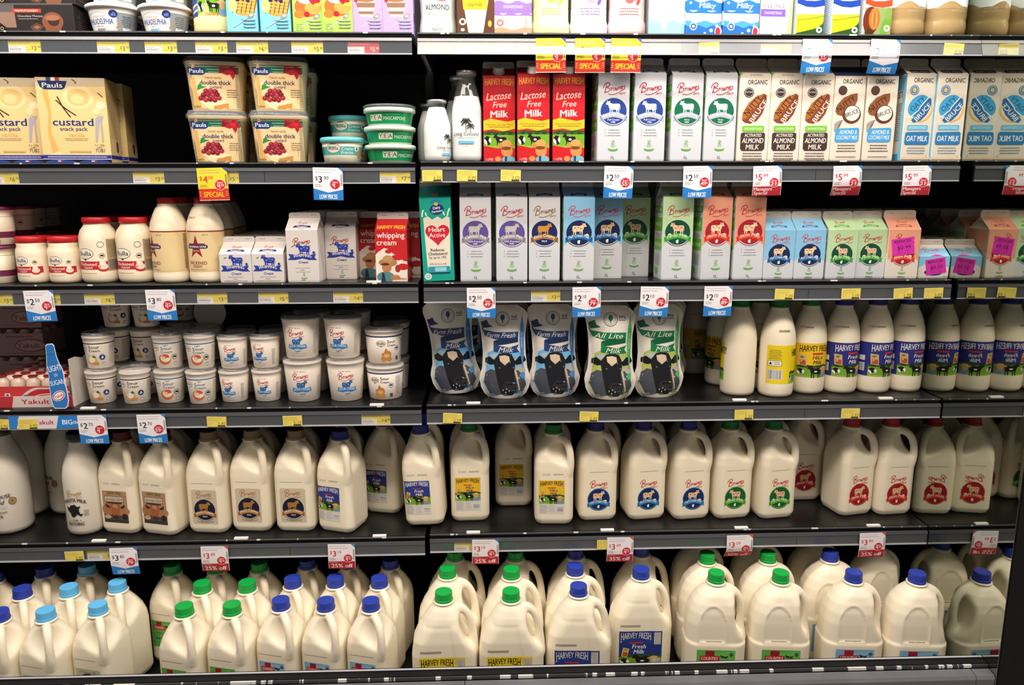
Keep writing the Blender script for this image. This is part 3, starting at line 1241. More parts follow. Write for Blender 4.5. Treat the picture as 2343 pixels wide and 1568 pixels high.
def country(c, c2, yt=116, wd=62, x=-4, big=1.0):
    def f(p):
        p.rrect(x-wd/2, yt-70, x+wd/2, yt, 2, c)
        p.poly([(x-wd*.1, yt-8), (x+wd/2, yt-2), (x+wd/2, yt-70), (x-wd*.2, yt-70)], c2)
        p.rect(x-wd*.28, yt-17*big, x-wd*.04, yt-2, '#9c1f2c')
        p.rrect(x-wd*.42, yt-24*big, x+wd*.10, yt-12*big, 1.5, '#c22b36')
        p.text('COUNTRY', x-wd*.16, yt-18*big, 6.5*big, '#f4ead8', w=wd*.44, bold=.02)
        p.text('DAIRY', x-wd*.16, yt-33*big, 5*big, '#9c1f2c', w=wd*.3, bold=.02)
        p.ring(x+wd*.40, yt-9*big, 3.3*big, 4.4*big, '#24343a', n=16)
        p.ell(x+wd*.40, yt-9*big, 2.5*big, 2.2*big, '#24343a', n=10)
        cow(p, x+wd*.16, yt-14*big, 9*big, '#2b2b2c', True)
        cow(p, x+wd*.27, yt-15*big, 8*big, '#2b2b2c')
        p.text('full cream milk' if c.startswith('#7') else 'low fat milk', x, yt-46*big, 7*big, '#24343a', w=wd*.7, bold=.02)
    return f


def a_country(c, c2):
    f0 = country(c, c2)

    def f(p):
        f0(p)
        p.lines(-6, 134, 56, 1, 2, '#9d9284', th=1.1, jit=.1)
    return f


def d_country(c, c2):
    f0 = country(c, c2, 103, 92, -2, 1.15)

    def f(p):
        f0(p)
        p.lines(-8, 122, 40, 1, 2, '#8d8276', th=1.6, jit=.1)
    return f


def a_sage(p):
    p.rrect(-32, 30, 30, 112, 2, '#b9bd9d')
    p.ell(-1, 76, 25, 26, '#b3b596')
    p.ring(-1, 76, 21, 25.5, '#43254c')
    p.text('FARMHOUSE', -1, 106, 4, '#4a4a4a', w=40, arch=-3)
    p.ell(-1, 72, 17, 17, '#d9d5c6')
    p.ell(-7, 78, 6, 8, '#4a2b52'); p.ell(6, 78, 6, 8, '#4a2b52')
    p.lines(-6, 134, 56, 1, 2, '#9d9284', th=1.1, jit=.1)


SKYB, SKYB2 = '#7fb4d2', '#93c0d8'
jugparts('milk_sage', 'A', 'sky', a_sage)
jugparts('milk_green', 'A', 'green', a_country('#5cae4c', '#74ba5c'))
jugparts('milk_blue', 'A', 'blue', a_country('#7fb4d2', SKYB2))
jugparts('milk_c_green', 'C', 'green', hf_c('#e5cc2e', '#1c1d22', ['HiLo', 'Milk']))
jugparts('milk_c_blue', 'C', 'blue', hf_c('#27387f', '#d9d6d0', ['Fresh', 'Milk']))
jugparts('milk_d_green', 'D', 'green', d_country('#5cb848', '#70c058'))
jugparts('milk_d_blue', 'D', 'blue', d_country('#7ab0d4', '#8cbcda'))

G6 = 'large milk jugs in the base well'
rows6 = [
    ('milk_blue', [(0, 1398, 'front row jug with dark blue cap cut off at the left edge')]),
    ('milk_sage', [(104, 1395, 'left one of two front row jugs with sky blue caps'), (220, 1381, 'right one of two front row jugs with sky blue caps, sage label'),
                   (157, 1341, 'left one of two middle row jugs with sky blue caps'), (267, 1331, 'right one of two middle row jugs with sky blue caps, beside the gap'),
                   (198, 1292, 'back row jug with sky blue cap under the rail')]),
    ('milk_blue', [(48, 1346, 'middle row jug with dark blue cap near the left edge'), (95, 1296, 'back row jug with dark blue cap left of the sky blue capped one'), (-8, 1312, 'back row jug with dark blue cap cut off at the left edge')]),
    ('milk_green', [(421, 1385, 'left one of two front row jugs with green caps in the left bay'), (530, 1382, 'right one of two front row jugs with green caps in the left bay'),
                    (462, 1333, 'left one of two middle row jugs with green caps in the left bay'), (566, 1331, 'right one of two middle row jugs with green caps in the left bay'),
                    (393, 1291, 'dim back row jug with green cap beside the empty gap'), (492, 1290, 'back row jug with green cap behind the first discount tag'), (590, 1288, 'back row jug with green cap behind the second green capped column')]),
    ('milk_blue', [(642, 1371, 'left one of three front row jugs with blue caps in the left bay'), (745, 1373, 'middle one of three front row jugs with blue caps in the left bay'), (848, 1373, 'right one of three front row jugs with blue caps in the left bay'),
                   (668, 1322, 'left one of three middle row jugs with blue caps in the left bay'), (768, 1319, 'middle one of three middle row jugs with blue caps in the left bay'), (868, 1321, 'right one of three middle row jugs with blue caps in the left bay'),
                   (695, 1286, 'left one of three back row jugs with blue caps under the left rail'), (790, 1286, 'back row jug with blue cap behind the second discount tag'), (890, 1282, 'right one of three back row jugs with blue caps under the left rail')]),
]
ZJ = zrow(6, 0)
for key, spots in rows6:
    for px, py, lab in spots:
        x, y = on_z(px, py, ZJ+.2455)
        build('milk_jug', KIND[key], (x, y, ZJ), (0, 0, R(-15)+random.uniform(-.02, .02)), lab, 'milk jug', G6)
for key, px, py, yaw, yfix, lab in [
    ('milk_c_green', 1015, 1353, 2, None, 'front loop handled jug with green cap, leftmost in the right bay'),
    ('milk_c_green', 1169, 1351, 0, None, 'front loop handled jug with green cap, second column of right bay'),
    ('milk_c_blue', 1324, 1339, -2, None, 'front loop handled jug with blue cap, third column of right bay'),
    ('milk_c_blue', 1467, 1301, 0, None, 'loop handled jug with blue cap whose blue picture label shows'),
    ('milk_c_green', 1024, 1299, 2, None, 'second loop handled jug with green cap, leftmost column of right bay'),
    ('milk_c_green', 1170, 1301, 0, None, 'second loop handled jug with green cap, second column of right bay'),
    ('milk_c_blue', 1316, 1293, -2, None, 'second loop handled jug with blue cap, third column of right bay'),
    ('milk_c_blue', 1467, 1250, 0, None, 'loop handled jug with blue cap behind the picture label one'),
    ('milk_c_green', 1045, 1257, 2, .082, 'dim third loop handled jug, leftmost column of right bay'),
    ('milk_c_green', 1190, 1262, 0, .076, 'third loop handled jug with green cap just under the rail'),
    ('milk_c_blue', 1302, 1257, -2, .082, 'third loop handled jug with blue cap just under the rail'),
    ('milk_d_green', 1639, 1310, -5, None, 'front arched panel jug with green cap, left one of two'),
    ('milk_d_green', 1787, 1310, -5, None, 'front arched panel jug with green cap, right one of two'),
    ('milk_d_blue', 1962, 1309, -4, None, 'front arched panel jug with blue cap, left one of two'),
    ('milk_d_blue', 2110, 1311, -4, None, 'front arched panel jug with blue cap, beside the mirror wall'),
    ('milk_d_green', 1619, 1268, -5, None, 'second arched panel jug with green cap, left column'),
    ('milk_d_green', 1758, 1265, -5, None, 'second arched panel jug with green cap, right column'),
    ('milk_d_blue', 1900, 1262, -5, None, 'second arched panel jug with blue cap'),
    ('milk_d_green', 1598, 1236, -4, .115, 'dim third arched panel jug in the left green capped column'),
    ('milk_d_green', 1735, 1234, -4, .115, 'dim third arched panel jug in the right green capped column'),
    ('milk_d_blue', 1872, 1232, -4, .115, 'dim third arched panel jug in the left blue capped column'),
    ('milk_d_blue', 2008, 1232, 8, .07, 'arched panel jug set back behind the last discount tag'),
]:
    dk = key[5] == 'd'
    ht = .2785 if dk else .2655
    x, y = on_z(px, py, ZJ+ht)
    if yfix:
        y = yfix
        x = x_at(px, y, ZJ+ht)
    x = min(x, XM-.0725)
    build('milk_jug', KIND[key], (x, y, ZJ), (0, 0, R(yaw)), lab, 'milk jug', G6, (.955, 1, 1.05) if dk else None)


# ================================================================== ROW 5: two litre jugs and glass bottles
def date(p, t='23 JAN', y=122, wd=46, x=-6, faint=True):
    p.text(t, x-wd*.3, y, 5, '#b3a692', w=wd*.36)
    p.lines(x+2, y, wd*.5, 1, 2, '#bdb09c', th=3.6, jit=.1, al='l')


def d_brownes(disc, band, txt, cowc, sp, flip, logo='#c8323a', a=0, line='#8e8577'):
    def f(p):
        p.lines(a, 128, 50, 1, 2, '#b0a391', th=1.4, jit=.1)
        brownes(p, a, 95, 44, logo)
        p.ell(a, 58, 28, 28.5, band)
        emblem(p, a, 58, 26.5, disc, band, txt, 'state', cowc, flip, sp, daisy=True)
    return f


def d_extra(p):
    p.rrect(-31, 26, 31, 112, 4, '#cdbfa6')
    p.lines(-2, 128, 54, 1, 2, '#b0a391', th=1.4, jit=.1)
    brownes(p, 0, 98, 40, '#a8703a')
    emblem(p, 0, 62, 26, '#161c33', '#b57c3f', 'Extra Creamy', 'MILK', '#a8763c', False)
    p.text('WA FREE RANGE COWS', 0, 33, 3.2, '#2b2a2c', w=40, arch=-3)


def d_jersey(p):
    date(p, '23 JAN', 128)
    p.rect(-32, 30, 32, 110, '#b58a6a')
    p.rect(-32, 30, 32, 52, '#51473a')
    p.ell(-20, 62, 16, 14, '#a97048'); p.ell(18, 60, 18, 12, '#b07c54')
    p.poly([(-14, 72), (-9, 80), (0, 78), (9, 80), (14, 72), (9, 52), (6, 42), (-6, 42), (-9, 52)], '#a5603a')
    p.poly([(-14, 70), (-26, 78), (-24, 68), (-14, 66)], '#3d2a22'); p.poly([(14, 70), (26, 78), (24, 68), (14, 66)], '#3d2a22')
    p.ell(0, 44, 8, 5.5, '#4a332b'); p.ell(0, 72, 7, 5, '#c08a60')
    p.ell(-22, 44, 9, 5, '#c8a888'); p.ell(23, 46, 7, 8, '#2c2723')
    p.rect(-32, 30, 32, 37, '#3c3a38')
    p.text('HARVEY FRESH', 0, 104, 8, '#4a6a2c', w=38, bold=.02, barch=2)
    p.rrect(-27, 82, 24, 97, 3, '#4a3a34'); p.rrect(-26, 83, 23, 96, 2.5, '#cdb9a2')
    p.text('Jersey Girl', -1.5, 89, 6, '#3a2c2a', w=42, sh=.35)
    p.rect(-22, 78, 18, 81.5, '#4a3a34')


def d_hf(bgc, lett, nm, nc, x=-12, dt='28 JAN'):
    def f(p):
        date(p, dt, 131, 50, x+2)
        hflabel(p, x-31, 30, x+31, 116, bgc, lett, nm, nc, 0)
    return f


jugparts('jersey', 'A', 'brown', d_jersey)
jugparts('extra', 'A', 'tan', d_extra)
jugparts('fresh', 'A', 'navy', d_hf('#2c3a8c', '#ece8e0', ['Fresh', 'Milk'], '#ece8e0'))
jugparts('hilo', 'A', 'dkgreen', d_hf('#e8b92a', '#191a20', ['HiLo', 'Milk'], '#1b2350', -6, '23 JAN'))
jugparts('fullc', 'A', 'navy', d_brownes('#182a5c', '#2f83bf', 'Full Cream Milk', '#e9c9a4', '#b9793c', False))
jugparts('hi_lo_b', 'A', 'dkgreen', d_brownes('#155c36', '#5cb32e', 'Hi-lo Milk', '#e3bd9c', '#b9793c', True))
jugparts('skim', 'A', 'red', d_brownes('#9c1c28', '#d8402c', 'Skim Milk', '#e6c091', '#c88a44', False))

G5 = 'two litre milk jugs on the fifth shelf'
for key, px, by, yaw, lean, lab in [
    ('jersey', 283, 1222, -12, 0, 'milk jug with brown cow picture label, left one of two'),
    ('jersey', 381, 1226, -16, 0, 'milk jug with brown cow picture label, right one of two'),
    ('extra', 486, 1222, -7, 0, 'jug with tan label and gold cow on navy disc, left one of three'),
    ('extra', 584, 1218, -6, 0, 'jug with tan label and gold cow on navy disc, middle one of three'),
    ('extra', 683, 1218, -5, 0, 'jug with tan label and gold cow on navy disc, right one of three'),
    ('fresh', 783, 1220, -20, 0, 'milk jug with navy paddock label and blue cap, left of the pushed-back jug'),
    ('fresh', 883, 1176, -14, 0, 'dim milk jug with navy paddock label pushed back from the shelf edge'),
    ('fresh', 976, 1206, -4, 3, 'tilted milk jug with navy paddock label and blue cap, nearest the bay gap'),
    ('hilo', 1075, 1194, 2, 0, 'milk jug with yellow label and green cap, left one of the two in front'),
    ('hilo', 1174, 1160, 0, 0, 'dim milk jug with yellow label pushed back on the shelf'),
    ('hilo', 1266, 1202, -2, 0, 'milk jug with yellow label and green cap, right one of the two in front'),
    ('fullc', 1362, 1192, 3, 0, 'jug with blue disc emblem of a spotted cow, left one of three'),
    ('fullc', 1470, 1190, 8, 0, 'jug with blue disc emblem of a spotted cow, middle one of three'),
    ('fullc', 1571, 1190, 8, 0, 'jug with blue disc emblem of a spotted cow, right one of three'),
    ('hi_lo_b', 1665, 1188, 8, 0, 'jug with green disc emblem of a spotted cow, left one of two'),
    ('hi_lo_b', 1764, 1188, 9, 0, 'jug with green disc emblem of a spotted cow, beside the empty gap'),
    ('skim', 1940, 1180, 12, 0, 'jug with red disc emblem and red cap, left one of two by the mirror'),
    ('skim', 2038, 1178, 6, 0, 'jug with red disc emblem and red cap, right one by the mirror'),
]:
    y = on_z(px, by, zrow(5, px))[1]+.046
    o = put('milk_jug', KIND[key], 5, px, y, .23, lab, 'milk jug', G5, yaw=yaw, tilt=-lean)
    if lean:
        o.location.z += .0026
i = 0
for key, pxs in (('jersey', (305, 400)), ('extra', (502, 598, 694)), ('fresh', (792,)), ('fullc', (1375, 1478, 1570)), ('hi_lo_b', (1662, 1756)), ('skim', (1900, 1985, 2070))):
    nm = {'jersey': 'brown capped cow picture jugs', 'extra': 'tan labelled jugs', 'fresh': 'blue capped paddock label jug', 'fullc': 'blue disc jugs', 'hi_lo_b': 'green disc jugs', 'skim': 'red capped jugs'}[key]
    for j, px in enumerate(pxs):
        put('milk_jug', KIND[key], 5, px, .185, .23, 'shaded jug in second row behind the '+nm+(', '+nth(j, len(pxs)) if len(pxs) > 1 else ''), 'milk jug', G5, yaw=0)
for j, (px, y) in enumerate(((975, .20), (1070, .20), (1262, .20))):
    put('milk_jug', KIND['fresh' if j == 0 else 'hilo'], 5, px, y, .23, ['shaded jug behind the tilted blue capped jug', 'shaded jug behind the left yellow label jug', 'shaded jug behind the right yellow label jug'][j], 'milk jug', G5)
for j, (px, y) in enumerate(((1842, .40), (1872, .29))):
    put('milk_jug', KIND['skim'], 5, px, y, .23, ['dim jug deep at the back seen through the gap', 'dim jug second in line behind the red capped column'][j], 'milk jug', G5, yaw=175)


def glassbottle(key, design, r=.0445, h=.245, capc='#23262b', a0=0.0):
    if key in KIND:
        return KIND[key]
    prof = [(r*.80, .0), (r*.93, .004), (r, .014), (r, h*.52), (r*.985, h*.60), (r*.90, h*.69), (r*.72, h*.78), (r*.55, h*.855), (r*.47, h*.92), (r*.46, h*.97), (r*.50, h*.975), (r*.50, h)]
    g = Geo().lathe(prof, '#ffffff', 48)
    mk = Geo().lathe([(rr*.965, z+.0015) for rr, z in prof[:9]], '#ffffff', 48)
    p = Print(); design(p)
    lb = Geo().printed(p, radial(g.bvh(), r, a0), 4, 8).mesh(key+'_label', M_PAPER)
    cg = Geo().lathe([(r*.53, h*.955), (r*.55, h*.957), (r*.55, h*1.01), (r*.5, h*1.02)], capc, 40)
    KIND[key] = [('milk_fill', mk.mesh(key+'_milk', M_GLASSMILK), []), ('glass_bottle', g.mesh(key, M_GLASS), []), ('printed_label', lb, []), ('lid', cg.mesh(key+'_lid', M_PRINT), [])]
    return KIND[key]


def barista(p):
    k = '#1d1d20'
    brownes(p, 4, 108, 38, '#c3a06a')
    p.text('BARISTA MILK', 2, 86, 8.5, k, w=56, bold=.03, arch=7)
    p.poly([(-18, 76), (-10, 74), (-6, 80), (4, 82), (9, 76), (17, 78), (12, 70), (13, 62), (20, 56), (16, 52), (8, 58), (4, 54), (0, 50), (-6, 52), (-8, 60), (-14, 66), (-16, 72)], k)
    p.ell(18, 60, 4, 2.2, '#d8ceba', n=10)
    p.text('FOR', 2, 42, 5, k, bold=.03)
    p.rect(-12, 41, -9, 42.4, k); p.rect(12, 41, 15, 42.4, k)
    p.text('FROTHING', 2, 33, 8, k, w=38, bold=.03)
    p.lines(28, 66, 11, 5, 3.2, '#4a4a4c', th=1)


def farmhouse(p):
    k = '#1f2447'
    p.text('FARMHOUSE', 0, 98, 9, k, w=62, bold=.02, rot=4)
    p.text('Gold', 2, 85, 10, k, bold=.02, sh=.3)
    p.ell(34, 86, 8.5, 9, '#8c6a48'); p.ell(34, 86, 6.6, 7, '#b3926b'); p.rect(31, 82, 36, 90, '#8c6a48')
    p.rect(-2, 68, 3, 78, k); p.lines(14, 73, 18, 2, 3, '#9a94a0', th=.7)
    p.text('FULL CREAM', 0, 60, 5, k, w=40)
    p.text('3.4%', 2, 50, 7, k, bold=.02)


glassbottle('barista', barista, a0=-.05)
glassbottle('farmhouse', farmhouse, r=.052, h=.258, a0=-.1)
put('milk_bottle', KIND['barista'], 5, 197, on_z(197, 1228, zrow(5, 0))[1]+.040, .24, 'glass milk bottle with black cow head print, front of the left end', 'milk bottle', 'glass milk bottles', yaw=-4)
put('milk_bottle', KIND['farmhouse'], 5, 14, on_z(14, 1226, zrow(5, 0))[1]+.046, .24, 'wide glass milk bottle cut off at the left edge of the fifth shelf', 'milk bottle', 'glass milk bottles', yaw=10)
put('milk_bottle', KIND['farmhouse'], 5, 66, .19, .24, 'dim plain glass milk bottle between two printed ones', 'milk bottle', 'glass milk bottles', yaw=150)
put('milk_bottle', KIND['farmhouse'], 5, 142, .205, .24, 'dim printed glass milk bottle half hidden behind the cow head bottle', 'milk bottle', 'glass milk bottles', yaw=-45)
# ================================================================== ROW 4
KN = '#20242c'


def p_yakult(p):
    p.rect(-88, 0, 88, 46, '#c63a3c')
    p.rect(-88, 0, 88, 3, '#e3d6d0')
    pts = [(-40, 3)]+[(-40+2.2*k, 3+40*math.sin(math.pi*min(1, k/26.)*.5)) for k in range(1, 46)]+[(62, 43), (88, 34), (88, 3)]
    p.poly(pts, '#d9c9c2')
    pts = [(-34, 3)]+[(-34+2.2*k, 3+36*math.sin(math.pi*min(1, k/26.)*.5)) for k in range(1, 43)]+[(62, 38), (88, 29), (88, 3)]
    p.poly(pts, '#b92a34')
    p.ell(44, 16, 42, 13, '#e2d3ca'); p.ell(44, 16, 39.5, 11, '#b92a34')
    p.ell(46, 15.5, 34, 9.5, '#e2d3ca')
    p.text('Yakult', 44, 15.5, 9, '#c0263a', w=46, bold=.05)
    p.ell(-10, 18, 10, 8.5, '#2b66a4'); p.ell(-10, 19, 5, 3.5, '#dfe7ee')
    p.rect(-58, 4, -46, 30, '#ded4cd'); p.poly([(-56, 24), (-48, 24), (-52, 29)], KN); p.lines(-52, 20, 9, 5, 3, '#555', th=1)


def p_yakback(p):
    p.rect(-88, 0, 88, 58, '#b08a86')
    p.ell(56, 26, 40, 17, '#8f2b33'); p.ell(54, 26, 36, 14, '#c3a39d'); p.text('Yakult', 50, 26, 12, '#8f2b33', w=58, bold=.05)
    p.lines(30, 49, 70, 1, 3, '#7b3b3e', th=3)
    p.lines(30, 6, 90, 1, 3, '#7b3b3e', th=1)


yb = Geo().lathe([(.012, 0), (.0145, .003), (.0150, .012), (.0138, .022), (.0138, .030), (.0152, .038), (.0152, .050), (.013, .057), (.0085, .062), (.0085, .066)], '#d8c0ae', 20)
yl = Geo().lathe([(.0105, .0655), (.0108, .0665), (.0105, .0675)], '#a92732', 20)
M_YB = yb.mesh('drink_bottle', mat('drink_plastic', '#dcc3b1', rough=.25))
M_YL = yl.mesh('foil_lid', mat('red_foil', '#a6242f', rough=.3, metal=.3))


def yakpack(loc, label, full=True, design=p_yakult):
    g = Geo().box(-.0878, -.0005, 0, .0878, 0, .046 if full else .058, '#c9b3aa')
    p = Print(); design(p)
    g.printed(p, planar((0, -.0006, 0)))
    g.box(.0874, 0, 0, .0880, .098, .046 if full else .058, '#c4a8a2')
    g.box(-.0880, 0, 0, -.0874, .098, .046 if full else .058, '#c4a8a2')
    root = bpy.data.objects.new('yoghurt_drink_multipack', None)
    C.objects.link(root); root.location = loc
    tag(root, label, 'drink multipack', 'yoghurt drink multipacks')
    obj('printed_sleeve', g.mesh('printed_sleeve', M_GLOSS), root)
    for j in range(3):
        for i in range(5):
            b = obj('drink_bottle', M_YB, root)
            b.location = (-.0700+.0350*i, .0165+.0325*j, .0005)
            obj('foil_lid', M_YL, b)
    return root


z4 = zrow(4, 0)
X4 = x_at(76, .03, z4)
tr = bpy.data.objects.new('display_tray', None)
C.objects.link(tr); tr.location = (X4, .024, z4)
tag(tr, 'white cardboard tray with red lettering at the left end of the fourth shelf', 'cardboard tray')
g = Geo().box(-.094, 0, 0, .094, .20, .0015, '#d8d2c8').box(-.094, 0, 0, .094, .0012, .026, '#d9cfc6')
p = Print(); p.rect(-94, 0, 94, 26, '#d5c5bd'); p.rect(-94, 0, -44, 26, '#b4343a'); p.poly([(-44, 0), (-38, 26), (-44, 26)], '#b4343a'); p.text('Yakult', 10, 13, 11, '#b02a3a', w=64, bold=.06); p.rect(56, 0, 94, 26, '#b4343a')
g.printed(p, planar((0, 0, 0)))
obj('tray_front', g.mesh('tray_front', M_PRINT), tr)
sd = [(0, 0), (.20, 0), (.20, .125), (.10, .118), (.062, .103), (.028, .112), (0, .112)]
g = Geo().rings([[(x, y, z) for y, z in sd] for x in (.0945, .0962)], '#d9d3ca', smooth=False)
obj('tray_side', g.mesh('tray_side', M_PRINT), tr)
p = Print(); p.rect(0, 0, 12, 70, '#b4343a')
yakpack((X4-.002, .030, z4+.002), 'red wrapped pack of small drink bottles in the front of the tray')
yakpack((X4-.002, .131, z4+.002), 'pack of small drink bottles behind the front pack in the tray')
for k in range(2):
    yakpack((X4-.165, .235, z4+.006+.072*k), ['dim pink wrapped drink pack at the back', 'topmost dim pink wrapped drink pack under the rail at the back'][k], False, p_yakback)
yakpack((X4-.165, .235, z4+.15), 'third dim pink drink pack stacked up to the shelf above', False, p_yakback)


def tubprof(rb, rt, h, rim=.005):
    return [(rb*.96, 0), (rb, .0012), (rb+(rt-rb)*.82, h*.80), (rt*.965, h*.805), (rt, h-rim), (rt*1.03, h-rim+.0006), (rt*1.03, h-.001), (rt*1.0, h)]


def lidprof(rt, h):
    return [(rt*1.035, h-.003), (rt*1.05, h-.0026), (rt*1.05, h+.003), (rt*1.02, h+.0045), (rt*.98, h+.0085), (rt*.90, h+.009), (rt*.88, h+.006)]


def d_sour(col, light):
    def f(p):
        p.rect(-105, 64.5, 105, 67, col)
        y = 0
        if light:
            p.text('Light', 4, 61, 4.5, '#3d6d94', bold=.0)
        p.text('Sour', 5, 53 if light else 57, 8, col if light else KN, w=27, bold=.02)
        p.text('Cream', 5, 43.5 if light else 47.5, 6.5, col if light else KN, w=27, bold=.01)
        p.ell(-24, 54, 11, 8, '#555b66'); p.ell(-24, 54, 10.4, 7.4, '#e6ddd0'); p.text('Bulla', -24, 54, 5, '#444a56', w=15, bold=.02)
        if light:
            p.ell(-1, 24, 16, 14, '#c9693c'); p.ell(1, 27, 13, 10, '#e9dfcf'); p.ell(2, 31, 9, 6, '#d2572f'); p.ell(-3, 28, 5, 4, '#e9c7a0'); p.ell(6, 24, 4, 4, '#efe6d8')
            shipbadge(p, 24, 30, 7)
        else:
            p.poly([(-18, 22), (-12, 38), (-4, 30), (8, 32), (10, 22), (12, 10), (-16, 12)], '#d8a467')
            p.ell(-4, 24, 9, 8, '#eee6d9'); p.poly([(-2, 33), (4, 36), (8, 30), (2, 28)], '#56602c'); p.rect(-2, 10, 14, 17, '#c78a4b')
            p.poly([(-18, 22), (-12, 40), (-8, 30)], '#e6c98c')
            p.ell(23, 30, 7.2, 7.2, '#23407c'); p.poly([(20, 26), (23, 35), (27, 28)], '#e8e0d2')
        p.rrect(22, 9, 30, 16, 1.5, '#8a8a8c'); p.rect(23, 10, 29, 14, '#e6ddd0')
        p.rect(40, 6, 62, 62, '#d3cabd'); p.lines(51, 58, 18, 14, 3.6, '#85827c', th=1.1)
    return f


def d_brsour(k):
    def f(p):
        p.text('USE BY 28 JAN', -4*k, 76*k, 2.6*k, '#8a8078', w=28*k)
        brownes(p, -2*k, 62*k, 38*k, '#c5404a')
        b = '#2f7cba'
        cow(p, 1*k, 42*k, 26*k, '#2a5da0', False, '#7fb2d8')
        p.poly([(-24*k, 27*k), (-22*k, 36*k), (-10*k, 35*k), (0, 38*k), (10*k, 35*k), (22*k, 36*k), (24*k, 27*k), (10*k, 24*k), (0, 26.5*k), (-10*k, 24*k)], b)
        p.text('SOUR CREAM', 0, 30.6*k, 5.5*k, '#e9eef2', w=40*k, bold=.03, arch=2*k)
        p.text('Light', 2*k, 20.5*k, 5*k, b, sh=.35, bold=.01)
        p.lines(0, 14*k, 44*k, 1, 2, '#8d9aa8', th=.7, jit=.05)
        p.lines(0, 8*k, 40*k, 1, 2, '#a89684', th=1.0, jit=.05)
        p.lines(46*k, 60*k, 12*k, 16, 3.2*k, '#6f7a78', th=.9)
    return f


def d_sour400(p):
    p.rect(-135, 70, 135, 73.5, '#27356e')
    bullalogo(p, -10, 54, 25)
    p.text('Sour', 17, 58.5, 8, '#27304e', w=23, bold=.02)
    p.text('Cream', 17, 49, 6, '#27304e', w=23, bold=.01)
    p.poly([(-8, 4), (-12, 14), (-7, 20), (-10, 26), (-3, 30), (2, 42), (7, 34), (14, 32), (17, 24), (15, 18), (19, 10), (12, 5), (4, 8)], '#c58443')
    p.ell(4, 21, 8, 5, '#ddb582')
    shipbadge(p, 33, 40, 6.5, '#25305a')
    p.rrect(30, 8, 38, 18, 1.5, '#44506e')
    p.lines(54, 62, 16, 14, 3.6, '#55617c', th=1.0)


def tub(key, rb, rt, h, design, ps=.9, a0=0.0, lidm=None):
    return lathekind(key, tubprof(rb, rt, h), mat('white_tub_plastic', '#f1e7da', rough=.35), lid=(lidprof(rt, h), '#ffffff'), labels=((design, (rb+rt)/2, a0, M_PAPER),), lidm=lidm or M_CLEAR, body='tub_body', ps=ps)


tub('sour200', .0275, .0338, .075, d_sour('#2b2f3c', False))
tub('light200', .0275, .0338, .075, d_sour('#3d6d94', True))
tub('brsour_s', .0285, .0338, .072, d_brsour(.82))
tub('brsour_l', .0365, .0437, .094, d_brsour(1.08))
tub('sour400', .0385, .0440, .079, d_sour400)
G4 = 'sour cream tubs'


def stack(key, px, y, n, h, labs, yaws=(0, 0, 0), dx=(0, 0, 0)):
    for k in range(n):
        put('sour_cream_tub', KIND[key], 4, px+dx[k], y, h, labs[k], 'tub', G4, yaw=yaws[k], dz=k*(h+.0090))


def yfront(px, by, d, row=4):
    return on_z(px, by, zrow(row, px))[1]+d/2


stack('sour200', 234, yfront(234, 925, .058), 2, .075, ['sour cream tub with black lettering, bottom of the leftmost front stack', 'sour cream tub with black lettering, top of the leftmost front stack'], (2, -4), (0, -6))
stack('sour200', 312, yfront(312, 926, .058), 1, .075, ['lone front sour cream tub with black lettering, none on top'], (2,))
stack('light200', 390, yfront(390, 924, .058), 2, .075, ['blue lettered light sour cream tub, bottom of left stack', 'blue lettered light sour cream tub, top of left stack'], (6, 4), (0, -4))
stack('light200', 462, yfront(462, 926, .058), 2, .075, ['blue lettered light sour cream tub, bottom of right stack', 'blue lettered light sour cream tub, top of right stack'], (4, 2), (0, -3))
stack('brsour_s', 537, yfront(537, 922, .060), 2, .072, ['small tub with blue cow print, bottom of left small stack', 'small tub with blue cow print, top of left small stack'], (-12, 6), (0, -3))
stack('brsour_s', 612, yfront(612, 920, .060), 2, .072, ['small tub with blue cow print, bottom of right small stack', 'small tub with blue cow print, top of right small stack'], (-2, -14), (0, -4))
stack('brsour_l', 695, yfront(695, 920, .073), 2, .094, ['large tub with blue cow print, bottom of left large stack', 'large tub with blue cow print, top of left large stack'], (6, -4), (0, -4))
stack('brsour_l', 793, yfront(793, 919, .073), 2, .094, ['large tub with blue cow print, bottom of right large stack', 'large tub with blue cow print, top of right large stack'], (12, -10), (0, -6))
stack('sour400', 882, yfront(882, 915, .077), 2, .079, ['wide sour cream tub with navy band, bottom of the end stack', 'wide sour cream tub with navy band, top of the end stack'], (-16, 10), (0, -3))
# second rows
YB = .150
for key, px, n, h, what in (('sour200', 272, 3, .075, 'black lettered sour cream tub in the left stack behind'), ('sour200', 328, 3, .075, 'black lettered sour cream tub in the right stack behind'),
                            ('light200', 404, 2, .075, 'blue lettered light tub behind the left light stack'), ('light200', 474, 2, .075, 'blue lettered light tub behind the right light stack'),
                            ('brsour_s', 555, 2, .072, 'small blue cow tub behind the left small stack'), ('brsour_s', 628, 2, .072, 'small blue cow tub behind the right small stack'),
                            ('brsour_l', 712, 2, .094, 'large blue cow tub behind the left large stack'), ('brsour_l', 806, 2, .094, 'large blue cow tub behind the right large stack'),
                            ('sour400', 892, 2, .079, 'wide navy banded tub behind the end stack')):
    lv = ('bottom', 'second up', 'top') if n == 3 else ('lower one', 'upper one')
    stack(key, px, YB, n, h, [what+', '+lv[k] for k in range(n)], (0, -20, 14))
for key, px, n in (('light200', 418, 3), ('light200', 482, 3)):
    stack(key, px, .245, n, .075, ['dim light tub at the back, '+('left' if px < 450 else 'right')+' column, '+('bottom', 'middle', 'topmost')[k] for k in range(n)])
